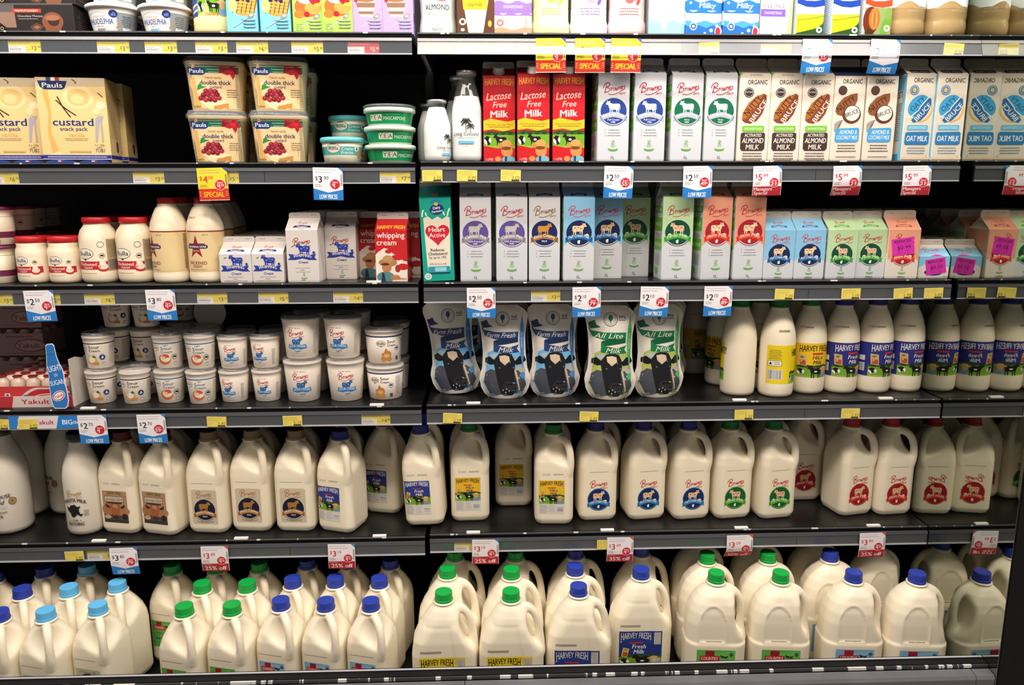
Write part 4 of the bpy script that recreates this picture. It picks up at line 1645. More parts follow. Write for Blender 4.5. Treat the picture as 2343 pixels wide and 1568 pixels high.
put('tub_lid', [('tub_lid', Geo().rings([[(.0395*math.cos(2*math.pi*i/40), y, .0395*math.sin(2*math.pi*i/40)) for i in range(40)] for y in (0, .0012)], '#c9c2b4', smooth=False).mesh('tub_lid', M_PRINT), [])], 4, 480, .20, 0, 'pale round lid standing upright behind the light sour cream stacks', 'lid', dz=.1905)


# --- soft milk pouches
def pouch(key, ribbon, ribbon2, sky, leaf, name, swash):
    nz, nu = 46, 25
    H = .222
    LZ = [(0, -39), (10, -50), (24, -57), (46, -61), (60, -58), (72, -54), (110, -52), (150, -55), (178, -60), (200, -66), (214, -64), (222, -54)]
    RZ = [(0, 39), (10, 50), (24, 57), (46, 62), (60, 57), (72, 53), (110, 49), (150, 48), (180, 52), (198, 55), (210, 48), (222, 30)]
    zl, xl = zip(*LZ); zr_, xr = zip(*RZ)
    g = Geo()
    for sgn in (-1, 1):
        V = []
        for j in range(nz):
            z = H*1000*j/(nz-1)
            a, b = np.interp(z, zl, xl), np.interp(z, zr_, xr)
            t = np.interp(z, [0, 8, 40, 90, 150, 195, 222], [19, 22, 25, 23, 17, 7, 1.2])
            for i in range(nu):
                u = -1+2*i/(nu-1)
                k = max(0, 1-abs(u/.92)**2.6)
                wr = .8*math.sin(z*.09+4*u)*k*(z > 140)
                V.append(((a+b)/2000+(b-a)/2000*u, sgn*(.0006+.001*(t*k**.75+wr)), z/1000))
        F = []
        for j in range(nz-1):
            for i in range(nu-1):
                q = (j*nu+i, j*nu+i+1, (j+1)*nu+i+1, (j+1)*nu+i)
                F.append(q if sgn < 0 else q[::-1])
        g.add(V, F, '#b3aba0', True)
        if sgn < 0:
            bot = V[:nu]
        else:
            g.add(bot+V[:nu], [(i, nu+i, nu+i+1, i+1) for i in range(nu-1)], '#a49c90')
    p = Print()
    W = '#e8ded0'
    # sky or meadow behind the animal
    p.poly([(-46, 60), (-40, 110), (-20, 122), (20, 124), (40, 108), (46, 70), (50, 30), (36, 10), (-36, 10), (-52, 36)], sky)
    p.ell(24, 90, 12, 6, '#b8c6cc'); p.ell(-24, 104, 12, 5, '#aebfc8'); p.ell(36, 64, 12, 16, '#b7b6ac')
    # black dairy animal
    p.poly([(-50, 40), (-46, 62), (-34, 72), (-22, 70), (-16, 40), (0, 14), (40, 12), (50, 32), (44, 56), (30, 70), (20, 66), (24, 30), (-20, 8), (-34, 8)], '#4a4f5a')
    p.poly([(-27, 92), (-22, 66), (-17, 40), (-10, 14), (-2, 8), (18, 9), (27, 18), (28, 34), (22, 60), (25, 90), (16, 108), (2, 112), (-14, 109)], '#1c1d22')
    p.poly([(-22, 92), (-36, 102), (-46, 96), (-46, 86), (-34, 82), (-24, 84)], '#15161a')
    p.poly([(22, 90), (34, 102), (46, 100), (50, 90), (40, 83), (26, 82)], '#15161a')
    p.poly([(-13, 104), (0, 106), (10, 103), (12, 92), (0, 82), (-11, 92)], '#d9c3a6')
    p.poly([(24, 74), (30, 56), (36, 20), (33, 20), (26, 54), (22, 68)], '#cdb69c')
    p.ell(9, 32, 14, 11, '#2c2e36'); p.ell(6, 36, 4, 2.5, '#0c0c10'); p.ell(15, 36, 3.5, 2.5, '#0c0c10')
    p.ell(-12, 76, 2.4, 1.5, '#6d7078'); p.ell(20, 76, 2.2, 1.5, '#6d7078')
    for x, y in ((-4, 22), (2, 16), (10, 20), (4, 25)):
        p.ell(x, y, 1.2, 2.2, '#c9c3ba', n=8)
    # badge and side leaf
    p.ring(-5, 190, 15, 16.2, '#4a4c58'); p.ring(-5, 190, 11.5, 12, '#6a6c74')
    p.ell(-5, 193, 5, 7, ribbon); p.rect(-6, 181, -4, 188, ribbon)
    p.text('full' if swash else '99%', 22, 195, 7, '#34384a', bold=.01)
    p.rect(14, 188, 30, 189.2, '#34384a')
    # ribbon
    p.poly([(-56, 182), (-50, 164), (-20, 160), (32, 160), (31, 146), (12, 143), (-20, 143), (-46, 150), (-54, 166)], ribbon)
    p.poly([(31, 146), (12, 150), (-24, 140), (-26, 128), (-10, 130), (31, 136)], ribbon2)
    p.poly([(-26, 140), (-26, 114), (0, 110), (34, 112), (28, 121), (33, 130), (10, 124), (-14, 128)], ribbon)
    p.poly([(-56, 182), (-42, 188), (-38, 178), (-28, 172), (-50, 168)], ribbon2)
    p.text(name, -8, 152.5, 11, W, w=66, sh=.45, bold=-.008)
    p.text('Milk', 4, 118.5, 12, W, w=34, sh=.4, bold=-.004)
    p.poly([(41, 200), (36, 170), (34, 140), (37, 105), (41, 72), (45, 110), (45, 160)], leaf)
    p.text('Australian', 40, 140, 4, '#d8dde0', rot=-90, w=36)
    p.ell(42, 56, 5, 8, leaf)
    p.rect(-2, 112, -2, 112, W)
    back = Geo(); back.V = g.V
    lb = Geo().printed(p, frontal(g.bvh()), 5, 6)
    KIND[key] = [('pouch_body', g.mesh(key, mat('pouch_film', '#e6e0d6', rough=.25, spec=.6)), []), ('printed_design', lb.mesh(key+'_print', M_GLOSS), [])]


pouch('pouch_blue', '#2a4478', '#1c2f5a', '#74b8ea', '#4a8ccc', 'Farm Fresh', True)
pouch('pouch_green', '#14794a', '#0f5a38', '#b2bd62', '#46b262', 'All Lite', False)
GP = 'milk pouches with a black cow face'
for key, px, by, yaw, tilt, lab in [
    ('pouch_blue', 1047, 899, -4, -4, 'leaning blue ribbon milk pouch with black cow face, leftmost'),
    ('pouch_blue', 1157, 913, -2, 0, 'blue ribbon milk pouch with black cow face, middle one of three'),
    ('pouch_blue', 1267, 911, 0, 0, 'blue ribbon milk pouch with black cow face, right one of three'),
    ('pouch_green', 1396, 917, -2, 1, 'green ribbon milk pouch with black cow face, left one in front'),
    ('pouch_green', 1508, 911, 4, 0, 'green ribbon milk pouch with black cow face, right one in front')]:
    o = put('milk_pouch', KIND[key], 4, px, yfront(px, by, .044), .2, lab, 'milk pouch', GP, yaw=yaw, tilt=tilt)
    if tilt:
        o.location.z += abs(math.sin(R(tilt)))*.040
for j, (key, px, y) in enumerate((('pouch_blue', 1062, .135), ('pouch_blue', 1165, .145), ('pouch_blue', 1274, .145), ('pouch_green', 1392, .150), ('pouch_green', 1512, .135), ('pouch_green', 1518, .19))):
    put('milk_pouch', KIND[key], 4, px, y, .2, ['dim pouch behind the leaning blue ribbon pouch', 'dim pouch behind the middle blue ribbon pouch', 'dim pouch behind the right blue ribbon pouch', 'dim pouch behind the left green ribbon pouch', 'dim pouch behind the right green ribbon pouch', 'dim third pouch in line with the right green ribbon ones'][j], 'milk pouch', GP, yaw=3)


# --- one litre round bottles
def d_hfround(bgc, lett, nm, nc):
    def f(p):
        p.rect(-104, 42, 104, 125, bgc)
        p.text('21 JAN', -20, 163, 5, '#8d8474', w=20); p.lines(-8, 163, 22, 1, 2, '#968c7b', th=3.6, jit=.05, al='l')
        farmscene(p, -22, 42, 62, 70, True)
        p.text('HARVEY FRESH', 22, 111, 18, lett, w=76, bold=.012, barch=5)
        p.rect(14, 98, 42, 102, '#c8322e')
        for i, t in enumerate(nm):
            p.text(t, 28, 91-12*i, 9, nc, bold=.02, sh=.18)
        p.poly([(-16, 72), (2, 70), (0, 96), (-18, 98)], '#cfae78'); p.poly([(-13, 73), (0, 72), (-1, 84), (-14, 85)], '#b4502c'); p.ell(-9, 91, 5, 3, '#5d8a38')
        p.barcode(-46, 54, -30, 74); p.rrect(-46, 80, -30, 92, 1, '#e8e4dc')
        p.text('HARVEY', -62, 112, 14, lett, w=34, bold=.012) if False else None
        p.rrect(-72, 46, -50, 60, 1, '#e6e2da')
    return f


def d_hfback(p):
    p.rect(-50, 34, 34, 126, '#e8cf1e')
    p.lines(-30, 114, 32, 6, 4, '#33322c', th=1.3, al='c')
    p.rrect(-47, 76, -14, 90, 1.5, '#2b2b2c'); p.rrect(-46, 77, -15, 89, 1, '#e9e4da'); p.poly([(-44, 80), (-36, 80), (-40, 87)], '#222'); p.lines(-25, 85, 14, 2, 4, '#555', th=1.4)
    p.barcode(-46, 44, -12, 68)
    farmscene(p, 6, 34, 34, 62, False)
    p.text('HARVEY', 26, 108, 17, '#1d1d26', w=30, bold=.02)
    p.lines(-10, 160, 30, 1, 2, '#8d8474', th=5, jit=.05)


HFP = [(.034, 0), (.0385, .003), (.0405, .010), (.0410, .03), (.0412, .10), (.0408, .135), (.0385, .155), (.0335, .175), (.0265, .193), (.0215, .203), (.0200, .209), (.0205, .211), (.0195, .2125), (.0195, .228)]
for key, ds, cap in (('round_hilo', d_hfround('#e9c024', '#191a20', ['HiLo', 'Milk'], '#1b1d3a'), 'dkgreen'), ('round_fresh', d_hfround('#2d2f80', '#e4e0d8', ['Fresh', 'Milk'], '#ece8e0'), 'navy'), ('round_back', d_hfback, 'dkgreen')):
    lathekind(key, HFP, M_MILK, labels=((ds, .0408, 0, M_PAPER),), extra=[('screw_cap', cap_at(key, .0205, .019, .2125, cap), [])])
GB = 'round one litre milk bottles'
for key, px, y, by, yaw, lab in [
    ('round_back', 1690, None, 908, -118, 'round bottle with green cap turned so only a label edge shows'),
    ('round_back', 1778, None, 911, 16, 'round bottle with green cap showing its yellow back label and barcode'),
    ('round_hilo', 1850, None, 903, -28, 'round bottle with yellow paddock label beside the back label one'),
    ('round_fresh', 1927, None, 901, -20, 'round bottle with purple label, left one of three'),
    ('round_fresh', 2004, None, 900, -12, 'round bottle with purple label, middle one of three'),
    ('round_fresh', 2078, None, 898, -20, 'round bottle with purple label, right one by the mirror'),
    ('round_hilo', 1652, None, 884, -95, 'round bottle half hidden behind the label edge one'),
    ('round_hilo', 1590, .31, None, 6, 'dim round bottle deep in the shelf beside the last pouch'),
    ('round_hilo', 1735, .145, None, 0, 'dim round bottle behind the gap of the green capped pair'),
    ('round_hilo', 1822, .165, None, 0, 'dim round bottle behind the back label one'),
    ('round_fresh', 1900, .150, None, 0, 'dim round bottle behind the left purple label one'),
    ('round_fresh', 1975, .150, None, 0, 'dim round bottle behind the middle purple label one'),
    ('round_fresh', 2045, .150, None, 0, 'dim round bottle behind the right purple label one')]:
    put('milk_bottle', KIND[key], 4, px, y if y else yfront(px, by, .080), .2, lab, 'milk bottle', GB, yaw=yaw)


# --- blue bottle-shaped sign clipped to the shelf edge
def wobbler():
    out = [(-14, 0), (12, 0), (18, 5), (22, 18), (22, 45), (18, 62), (20, 76), (18, 92), (12, 106), (8, 122), (6, 146), (2, 150), (-10, 149), (-14, 146), (-16, 122), (-18, 106), (-20, 90), (-17, 76), (-20, 62), (-20, 20), (-18, 6)]
    g = Geo().rings([[(x*.001, y, z*.001) for x, z in out] for y in (0, .0012)], '#e9eef4', smooth=False)
    p = Print()
    p.poly([(x*.93, 2+z*.975) for x, z in out], '#2f78c4')
    p.text('LIGHT', 0, 94, 13, '#eef2f6', w=32, bold=.02, rot=10)
    p.text('ON', 0, 78, 7, '#eef2f6', w=8, rot=8); p.text('SUGAR', 0, 61, 11, '#eef2f6', w=33, bold=.02, rot=10)
    p.ell(0, 30, 17, 11, '#eef2f6', rot=28); p.ell(0, 30, 15.5, 9.6, '#c6333a', rot=28); p.ell(0, 30, 13.5, 7.4, '#eef2f6', rot=28)
    p.text('Yakult', 0, 30, 6.5, '#c6333a', w=23, bold=.04, rot=24)
    p.stroke([(-13, 128), (-4, 124), (5, 128)], .7, '#1f5c9e')
    g.printed(p, planar((0, -.0001, 0)))
    return [('shelf_sign', g.mesh('shelf_sign', M_PAPER), [])]


X, Z = on_y(139, 936, -.010)
build('shelf_sign', wobbler(), (X, -.0095, Z), (0, R(-2), R(-8)), 'blue bottle-shaped sign reading light on sugar', 'sign')


# ================================================================== ROW 3
def d_bulla(k, big):
    def f(p):
        s = k
        p.rect(-44*s, 27*s, 40*s, 43*s, '#b8252e')
        bullalogo(p, -8*s, 58*s, 34*s)
        p.text('Thickened', -6*s, 37.5*s, 6.2*s, '#f0e6d6', w=38*s, bold=.02)
        p.text('CREAM', -4*s, 30.3*s, 3.8*s, '#f0e6d6', w=18*s, bold=.02)
        p.ell(24*s, 29*s, 10*s, 6*s, '#b8252e'); p.ell(24*s, 33*s, 8.5*s, 6*s, '#dccdb8'); p.ell(23*s, 40*s, 5.5*s, 4.5*s, '#e6dac8')
        shipbadge(p, 23*s, 54*s, 5*s)
        p.lines(-6*s, 20*s, 40*s, 1, 2, '#a88f72', th=1)
        if big:
            p.ring(22*s, 76*s, 5*s, 6*s, '#8b8b8b')
            p.rect(32*s, 24*s, 56*s, 86*s, '#a89672'); p.rect(34*s, 26*s, 54*s, 46*s, '#7c7468'); p.lines(44*s, 82*s, 18*s, 10, 3.3*s, '#5f574a', th=1.2)
    return f


def jarprof(r, rn, h):
    return [(r*.80, 0), (r*.93, h*.02), (r*.99, h*.07), (r, h*.16), (r*.985, h*.30), (r*.985, h*.55), (r, h*.66), (r*.97, h*.74), (r*.88, h*.82), (rn*1.02, h*.88), (rn*.96, h*.90), (rn*.96, h*.97), (rn*.9, h*.975)]


lathekind('jar300', jarprof(.0350, .0315, .105), M_CREAM, labels=((d_bulla(.92, False), .0345, -.08, M_PAPER),), lid=([(.0320, .0935), (.0330, .0942), (.0330, .106), (.031, .108)], '#bf2028'), lidname='screw_lid')
lathekind('jar600', jarprof(.0402, .0285, .148), M_CREAM, labels=((d_bulla(1.18, True), .0395, -.14, M_PAPER),), lid=([(.0292, .1375), (.0300, .138), (.0300, .149), (.028, .151)], '#bf2028'), lidname='screw_lid')


def d_star(p):
    p.rect(-40, 26, 75, 118, '#dcc391')
    p.rect(-40, 117, 75, 120, '#8f2a28')
    pts = []
    for k in range(10):
        r = (23 if k % 2 == 0 else 9)
        a = R(90+36*k)
        pts.append((-14+r*math.cos(a), 82+1.25*r*math.sin(a)))
    p.poly(pts, '#8c2430')
    p.rrect(-38, 79, 12, 88, 4, '#1f2450')
    p.text('WESTERN STAR', -13, 83.4, 4.4, '#efe6d2', w=44, bold=.03)
    p.text('SINCE 1926', -14, 74, 2.6, '#efe6d2', w=15)
    p.text('THICKENED', -14, 46, 7.5, '#7b2722', w=44, bold=.02)
    p.text('CREAM', -14, 38, 5.5, '#7b2722', w=22, bold=.02)
    p.lines(-14, 31, 48, 1, 2, '#8c5a3c', th=.8)
    p.text('600 ml', 8, 111, 3, '#6a5a48')
    p.lines(66, 112, 8, 24, 3.4, '#3a342c', th=1.6)
    p.text('28 JAN 21', -28, 150, 4.2, '#6d6252', w=26)


lathekind('starbottle', [(.034, 0), (.0385, .003), (.0400, .009), (.0402, .018), (.0395, .024), (.0402, .03), (.0402, .12), (.0398, .128), (.0375, .140), (.0318, .156), (.0250, .172), (.0205, .1765), (.0208, .178), (.0208, .181), (.0180, .182), (.0180, .193)], M_CREAM,
          labels=((d_star, .0402, .10, M_PAPER),), lid=([(.0188, .1815), (.0195, .182), (.0195, .1945), (.018, .196)], '#b3242c'), lidname='screw_cap')

G3 = 'thickened cream containers'
Y3 = .020
for key, px, r, yaw, lab in [('jar300', 79, .037, 0, 'short red lidded cream jar, left one of the front pair'), ('jar300', 149, .037, 6, 'short red lidded cream jar, right one of the front pair'),
                             ('jar600', 235, .0425, 0, 'tall red lidded cream jar, left one of the front pair'), ('jar600', 315, .0425, 0, 'tall red lidded cream jar, right one of the front pair'),
                             ('starbottle', 392, .040, -30, 'cream bottle with red star turned left, left one of two'), ('starbottle', 467, .040, 0, 'cream bottle with full red star, right one of two')]:
    put('cream_bottle' if key == 'starbottle' else 'cream_jar', KIND[key], 3, px, .016+r, .12, lab, 'cream bottle' if key == 'starbottle' else 'cream jar', G3, yaw=yaw)
for key, pxs, r, nm in (('jar300', (98, 166), .037, 'short cream jar'), ('jar600', (258, 334), .0425, 'tall cream jar'), ('starbottle', (418, 490), .040, 'cream bottle')):
    for k in range(2 if key == 'jar300' else 3):
        for j, px in enumerate(pxs):
            put('cream_bottle' if key == 'starbottle' else 'cream_jar', KIND[key], 3, px+(12, 26, 40)[k]*(1 if px > 200 else 1.1), .016+r+(k+1)*(2*r+.004), .12,
                'dim '+nm+', '+('second', 'third', 'fourth')[k]+' in the '+('left', 'right')[j]+' line behind', 'cream bottle' if key == 'starbottle' else 'cream jar', G3)


def d_dbl(p):
    p.rect(-110, 16, 110, 30, '#6e2a4a'); p.rect(-110, 64, 110, 66, '#b9a98c')
    shipbadge(p, 6, 48, 6)
    p.rect(-8, 36, -7, 60, '#d9cbb0'); p.lines(-24, 56, 22, 6, 4, '#7d7262', th=1.2)
    p.text('DOUBLE CREAM', -52, 50, 6, '#5a2440', w=40, bold=.02)
    p.rrect(8, 4, 14, 12, 1, '#7c7c80')


lathekind('dbltub', tubprof(.0335, .0385, .082), mat('cream_tub_plastic', '#efe3c9', rough=.35), labels=((d_dbl, .0365, .2, M_PAPER),), lid=([(.0405, .079), (.0415, .0795), (.0415, .0855), (.038, .0875), (.036, .085)], '#7d3358'), body='tub_body')
for k in range(2):
    put('cream_tub', KIND['dbltub'], 3, -6-3*k, .058, .085, 'purple lidded cream tub at the left edge, '+('bottom', 'top')[k]+' of the front stack', 'tub', 'purple lidded cream tubs', dz=k*.089, yaw=-14+20*k)
i = 0
for r_, (px, y) in enumerate(((46, .142), (70, .300), (104, .390))):
    for k in range(2):
        put('cream_tub', KIND['dbltub'], 3, px, y, .085, 'dim purple lidded tub in the '+('second', 'third', 'fourth')[r_]+' stack back, '+('bottom', 'top')[k], 'tub', 'purple lidded cream tubs', dz=k*.089, yaw=20+30*r_)
for r_, (px, y) in enumerate(((30, .15), (74, .235))):
    pass


# --- cartons of cream
SIL = '#d3ccc6'


def d_whip(h):
    b = '#2a3b92'
    def f(p):
        o = h-122 if h > 100 else -16
        if h > 100:
            brownes(p, 0, 92, 40, '#a8443c')
            p.lines(0, 33, 44, 1, 2, '#8f8982', th=.9); p.lines(0, 24, 42, 1, 2, '#8f8982', th=.9); p.rect(-6, 28, 4, 28.8, '#555')
            eco(p, 2, 19, .62)
        y = 56 if h > 100 else 30
        cow(p, 2, y+20, 32, b, True, '#6d7cc0')
        p.poly([(-33, y-4), (-27, y+2), (-31, y+10), (-16, y+8), (0, y+12), (16, y+8), (31, y+10), (27, y+2), (33, y-4), (16, y-4), (0, y-.5), (-16, y-4)], b)
        p.text('WHIPPING', 0, y+4, 6.4, '#e7e0da', w=40, bold=.03, arch=2.5)
        p.text('Cream', 2, y-9, 5.5, b, sh=.3, bold=.03)
        p.stroke([(-24, y+26), (-18, y+29)], 1.2, '#33406e', smooth=False); p.ell(26, y+13, 3, 3, b)
        if h < 100:
            p.lines(0, y-17, 44, 1, 2, '#8f8982', th=.9); p.rect(-6, 8, 4, 8.8, '#777'); p.lines(0, 4, 60, 1, 2, '#a0703f', th=.9)
        else:
            p.lines(0, 5, 12, 1, 2, '#777', th=1.2)
    return f


def d_whiproof(p):
    p.poly([(-20, 8), (-18, 15), (0, 17), (18, 15), (20, 8), (0, 10.5)], '#27336f')
    p.lines(0, 12.5, 24, 1, 2, '#d8d0ca', th=2, jit=.05)
    brownes(p, 0, 24, 22, '#b8644a', False)
    p.text('Cream', 0, 4, 4, '#27336f', sh=.3, bold=.03)


ck('whip300', .071, .070, .066, .026, .013, SIL, d_whip(66), d_whiproof)
ck('whip600', .071, .070, .121, .026, .013, SIL, d_whip(122), d_whiproof, fincol='#cfc6c0')


def d_hfwhip(p):
    p.rect(-35.5, 0, 35.5, 118, '#bb2328')
    p.text('whipping', 0, 108, 13, '#ece2d6', w=62, bold=.02)
    p.text('cream', -10, 91, 13, '#ece2d6', w=44, bold=.02)
    p.poly([(-35.5, 0), (35.5, 0), (35.5, 46), (26, 48), (20, 60), (4, 64), (-2, 74), (-16, 78), (-30, 68), (-35.5, 62)], '#e2d5c6')
    for x, y, rx, ry in ((14, 56, 14, 7), (26, 34, 12, 8), (-6, 70, 8, 5), (30, 60, 5, 4)):
        p.ell(x, y, rx, ry, '#bb2328', n=16)
    p.ell(-8, 44, 21, 10, '#a17a4e'); p.ell(-8, 52, 12, 9, '#b58b5c'); p.ell(-11, 34, 11, 14, '#b5754a'); p.ell(-14, 40, 9, 3, '#4a2f22')
    p.ell(-14, 10, 20, 13, '#4f7f83'); p.poly([(-24, 0), (-22, 20), (-17, 20), (-14, 0)], '#23303c')
    p.ell(8, 9, 11, 6, '#b5754a'); p.ell(14, 30, 6, 9, '#a33028')
    p.text('600ml', 24, 6, 5, '#b2262a', w=18, bold=.03)


ck('hfwhip', .071, .070, .118, .026, .015, '#b52127', d_hfwhip, lambda p: (p.rect(-35.5, 0, 35.5, 36, '#b52127'), p.text('HARVEY FRESH', 0, 12, 14, '#e8b22e', w=62, bold=.03, barch=3)), fincol='#d3c8c0')
G3c = 'cream cartons on the third shelf'
for key, px, yaw, lab in [('whip300', 549, -3, 'small white cream carton with blue banner, left one of the front pair'), ('whip300', 623, -3, 'small white cream carton with blue banner, right one of the front pair'),
                          ('whip600', 703, -3, 'tall white cream carton with blue banner at the shelf edge'), ('hfwhip', 902, -3, 'red whipping cream carton at the shelf edge')]:
    put('cream_carton', KIND[key], 3, px, .052 if key != 'hfwhip' else .058, .08, lab, 'carton', G3c, yaw=yaw)
put('cream_carton', KIND['whip600'], 3, 788, .108, .1, 'shaded tall white cream carton set back beside the front one', 'carton', G3c)
for k in range(4):
    put('cream_carton', KIND['whip300'], 3, 566+15*k, .128+.075*k, .08, 'dim small cream carton in the left line, '+('first', 'second', 'third', 'fourth')[k]+' behind the front', 'carton', G3c)
    put('cream_carton', KIND['whip300'], 3, 634+14*k, .128+.075*k, .08, 'dim small cream carton in the right line, '+('first', 'second', 'third', 'fourth')[k]+' behind the front', 'carton', G3c)
    put('cream_carton', KIND['whip600'], 3, 716+13*k, .128+.076*k, .1, 'dim tall cream carton in the left line, '+('first', 'second', 'third', 'fourth')[k]+' behind the front', 'carton', G3c)
for k in range(3):
    put('cream_carton', KIND['whip600'], 3, 796+10*k, .184+.076*k, .1, 'dim tall cream carton in the right line, '+('first', 'second', 'third')[k]+' behind', 'carton', G3c)
for j, (px, y) in enumerate(((862, .150), (864, .226), (918, .135), (926, .212))):
    put('cream_carton', KIND['hfwhip'], 3, px, y, .1, ['dim red cream carton left of and behind the front red one', 'dim red cream carton second back on the left', 'dim red cream carton right behind the front red one', 'dim red cream carton second back on the right'][j], 'carton', G3c)


# --- one litre and 600 ml milk cartons
def d_brcarton(h, logo, disc, band, txt, sub, cowc, flip, spots=None, top=None, size='1L', tcol='#4d4a4a', daisy=False, txtc='#f1ece4', low='ticks'):
    k = h/192
    def f(p):
        if top:
            yb = h*(.42 if h > 150 else .38)
            p.poly([(-35, yb), (-24, yb+.06*h), (-8, yb+.09*h), (10, yb+.085*h), (24, yb+.05*h), (35, yb-.01*h), (35, h), (-35, h)], top)
        if h > 150:
            brownes(p, 1, 161, 50, logo)
            emblem(p, 0, 112, 29, disc, band, txt, sub, cowc, flip, spots, daisy=daisy, txtc=txtc)
            ticks(p, 2, 70, 3, 6.2, 34, tcol)
            eco(p, 0, 42)
            p.text(size, 0, 8.5, 6.5, tcol, bold=.01)
        else:
            brownes(p, 2, 94, 44, logo)
            emblem(p, 0, 58, 25, disc, band, txt, sub, cowc, flip, spots, daisy=daisy, txtc=txtc)
            eco(p, 0, 25, .75)
            p.text(size, 0, 4, 4.4, tcol, bold=.01)
    return f


def d_brroof(band, logo=None, top=None):
    def f(p):
        if top:
            p.rect(-35, 0, 35, 44, top)
        p.poly([(-19, 9), (-17, 16), (0, 18.5), (17, 16), (19, 9), (0, 12)], band)
        p.lines(0, 14, 26, 1, 2, '#d8d0ca', th=2, jit=.05)
        if logo:
            brownes(p, 0, 26, 26, logo, False)
    return f


def d_side(h, col='#6bb82e'):
    def f(p):
        for k, (a, b) in enumerate(((.82, .90), (.60, .76), (.36, .50))):
            p.rect(-30, h*a, 30, h*b, col)
            p.text(('REUSE', 'REDUCE', 'RECYCLE')[k], 0, h*(a+b)/2, h*.04, '#f2efe8', w=48, bold=.03)
        p.lines(0, h*.56, 50, 4, 3, '#8d8a84', th=1)
        p.lines(0, h*.30, 50, 8, 3.2, '#8d8a84', th=1)
        p.ell(-10, h*.10, 12, 9, col)
    return f


SIDE = d_side(192)
SIDE6 = d_side(116)
BRC = '#c8cace'
cart = {
    'calcium': ('#b8404a', '#5c4a8c', '#8f8a8c', 'Calcium Plus', '100% Premium|Milk', '#b9b2b0', False, None, None),
    'excreamy': ('#94713c', '#1c2457', '#9a6c34', 'Extra Creamy', 'MILK', '#c48a3a', False, None, None),
    'fullc': ('#c0303a', '#16284e', '#2668a4', 'Full Cream Milk', 'state', '#e6cba6', False, '#b9793c', '#84bbdc'),
    'hilo': ('#b8343a', '#124a38', '#4fa83a', 'Hi-lo Milk', 'state', '#e3bfa0', True, '#c07c48', '#b5d3a4'),
    'skim': ('#b02c34', '#a5202c', '#dd4424', 'Skim Milk', 'state', '#e9d5b0', False, '#c88a44', '#dd987c'),
    'lfblue': ('#b0303e', '#26418a', '#aab0ba', 'Lactose Free', 'Full Cream|Milk', '#ccd2d8', True, None, None),
    'lfgreen': ('#b0303e', '#136446', '#aab0ba', 'Lactose Free', 'Hi-lo|Milk', '#ccd2d8', True, None, None),
}
for k, v in cart.items():
    ck('c1_'+k, .070, .070, .192, .026, .015, BRC, d_brcarton(192, *v, daisy=v[4] == 'state'), d_brroof(v[1], top=v[8]), left=SIDE, right=SIDE)
    ck('c6_'+k, .070, .070, .116, .026, .017, BRC, d_brcarton(116, *v, size='600mL', daisy=v[4] == 'state'), d_brroof(v[2], v[0], v[8]), left=SIDE6, right=SIDE6, fincol='#cfc5ba') if v[8] else None


def sticker(p, cx, cy, a, big, s=1.0):
    c, q = math.cos(R(a)), math.sin(R(a))
    def rp(x, y):
        return cx+s*(x*c-y*q), cy+s*(x*q+y*c)
    p.poly([rp(-25, -20), rp(25, -20), rp(25, 20), rp(-25, 20)], '#d22fa6')
    p.text('REDUCED', *rp(0, 13), 6.5*s, '#3a1440', w=38*s, bold=.05, rot=a)
    p.text(big, *rp(2, -2), 9*s, '#2c1034', w=30*s, rot=a)
    for y in (6, -10, -15):
        x, yy = rp(0, y)
        p.stroke([rp(-14, y), rp(-2, y)], .9*s, '#8a2280', smooth=False); p.stroke([rp(3, y), rp(14, y)], .9*s, '#8a2280', smooth=False)


def d_skimst(p):
    d_brcarton(116, *cart['skim'], size='600mL', daisy=True)(p)
    sticker(p, -2, 76, 8, '$0.99')


ck('c6_skimst', .072, .070, .116, .028, .017, '#d9cdc2', d_skimst, d_brroof('#b4502c', '#c0603c', '#dd987c'), left=lambda p: p.rect(-34, 60, 34, 116, '#dd987c'), right=lambda p: p.rect(-34, 60, 34, 116, '#dd987c'), fincol='#d6bfae')


def d_small(p):
    p.poly([(-36, 26), (-20, 34), (0, 36), (20, 33), (36, 26), (36, 52), (-36, 52)], '#84bfe0')
    p.ell(0, 14, 22, 8, '#1d2c5a')
    sticker(p, 4, 28, 9, '$0.50', .94)
    p.lines(28, 4, 12, 1, 2, '#666', th=1)


ck('c3_small', .072, .070, .051, .026, .014, '#d9d2c8', d_small, lambda p: (p.rect(-36, 0, 36, 30, '#8cc4e2'), p.poly([(-14, 0), (26, 0), (10, 8), (2, 7)], '#d22fa6'), brownes(p, 0, 22, 40, '#c05a6a', False)), left=lambda p: p.rect(-34, 24, 34, 51, '#6fb4dc'), right=lambda p: p.rect(-34, 24, 34, 51, '#6fb4dc'), fincol='#c9bfb2')


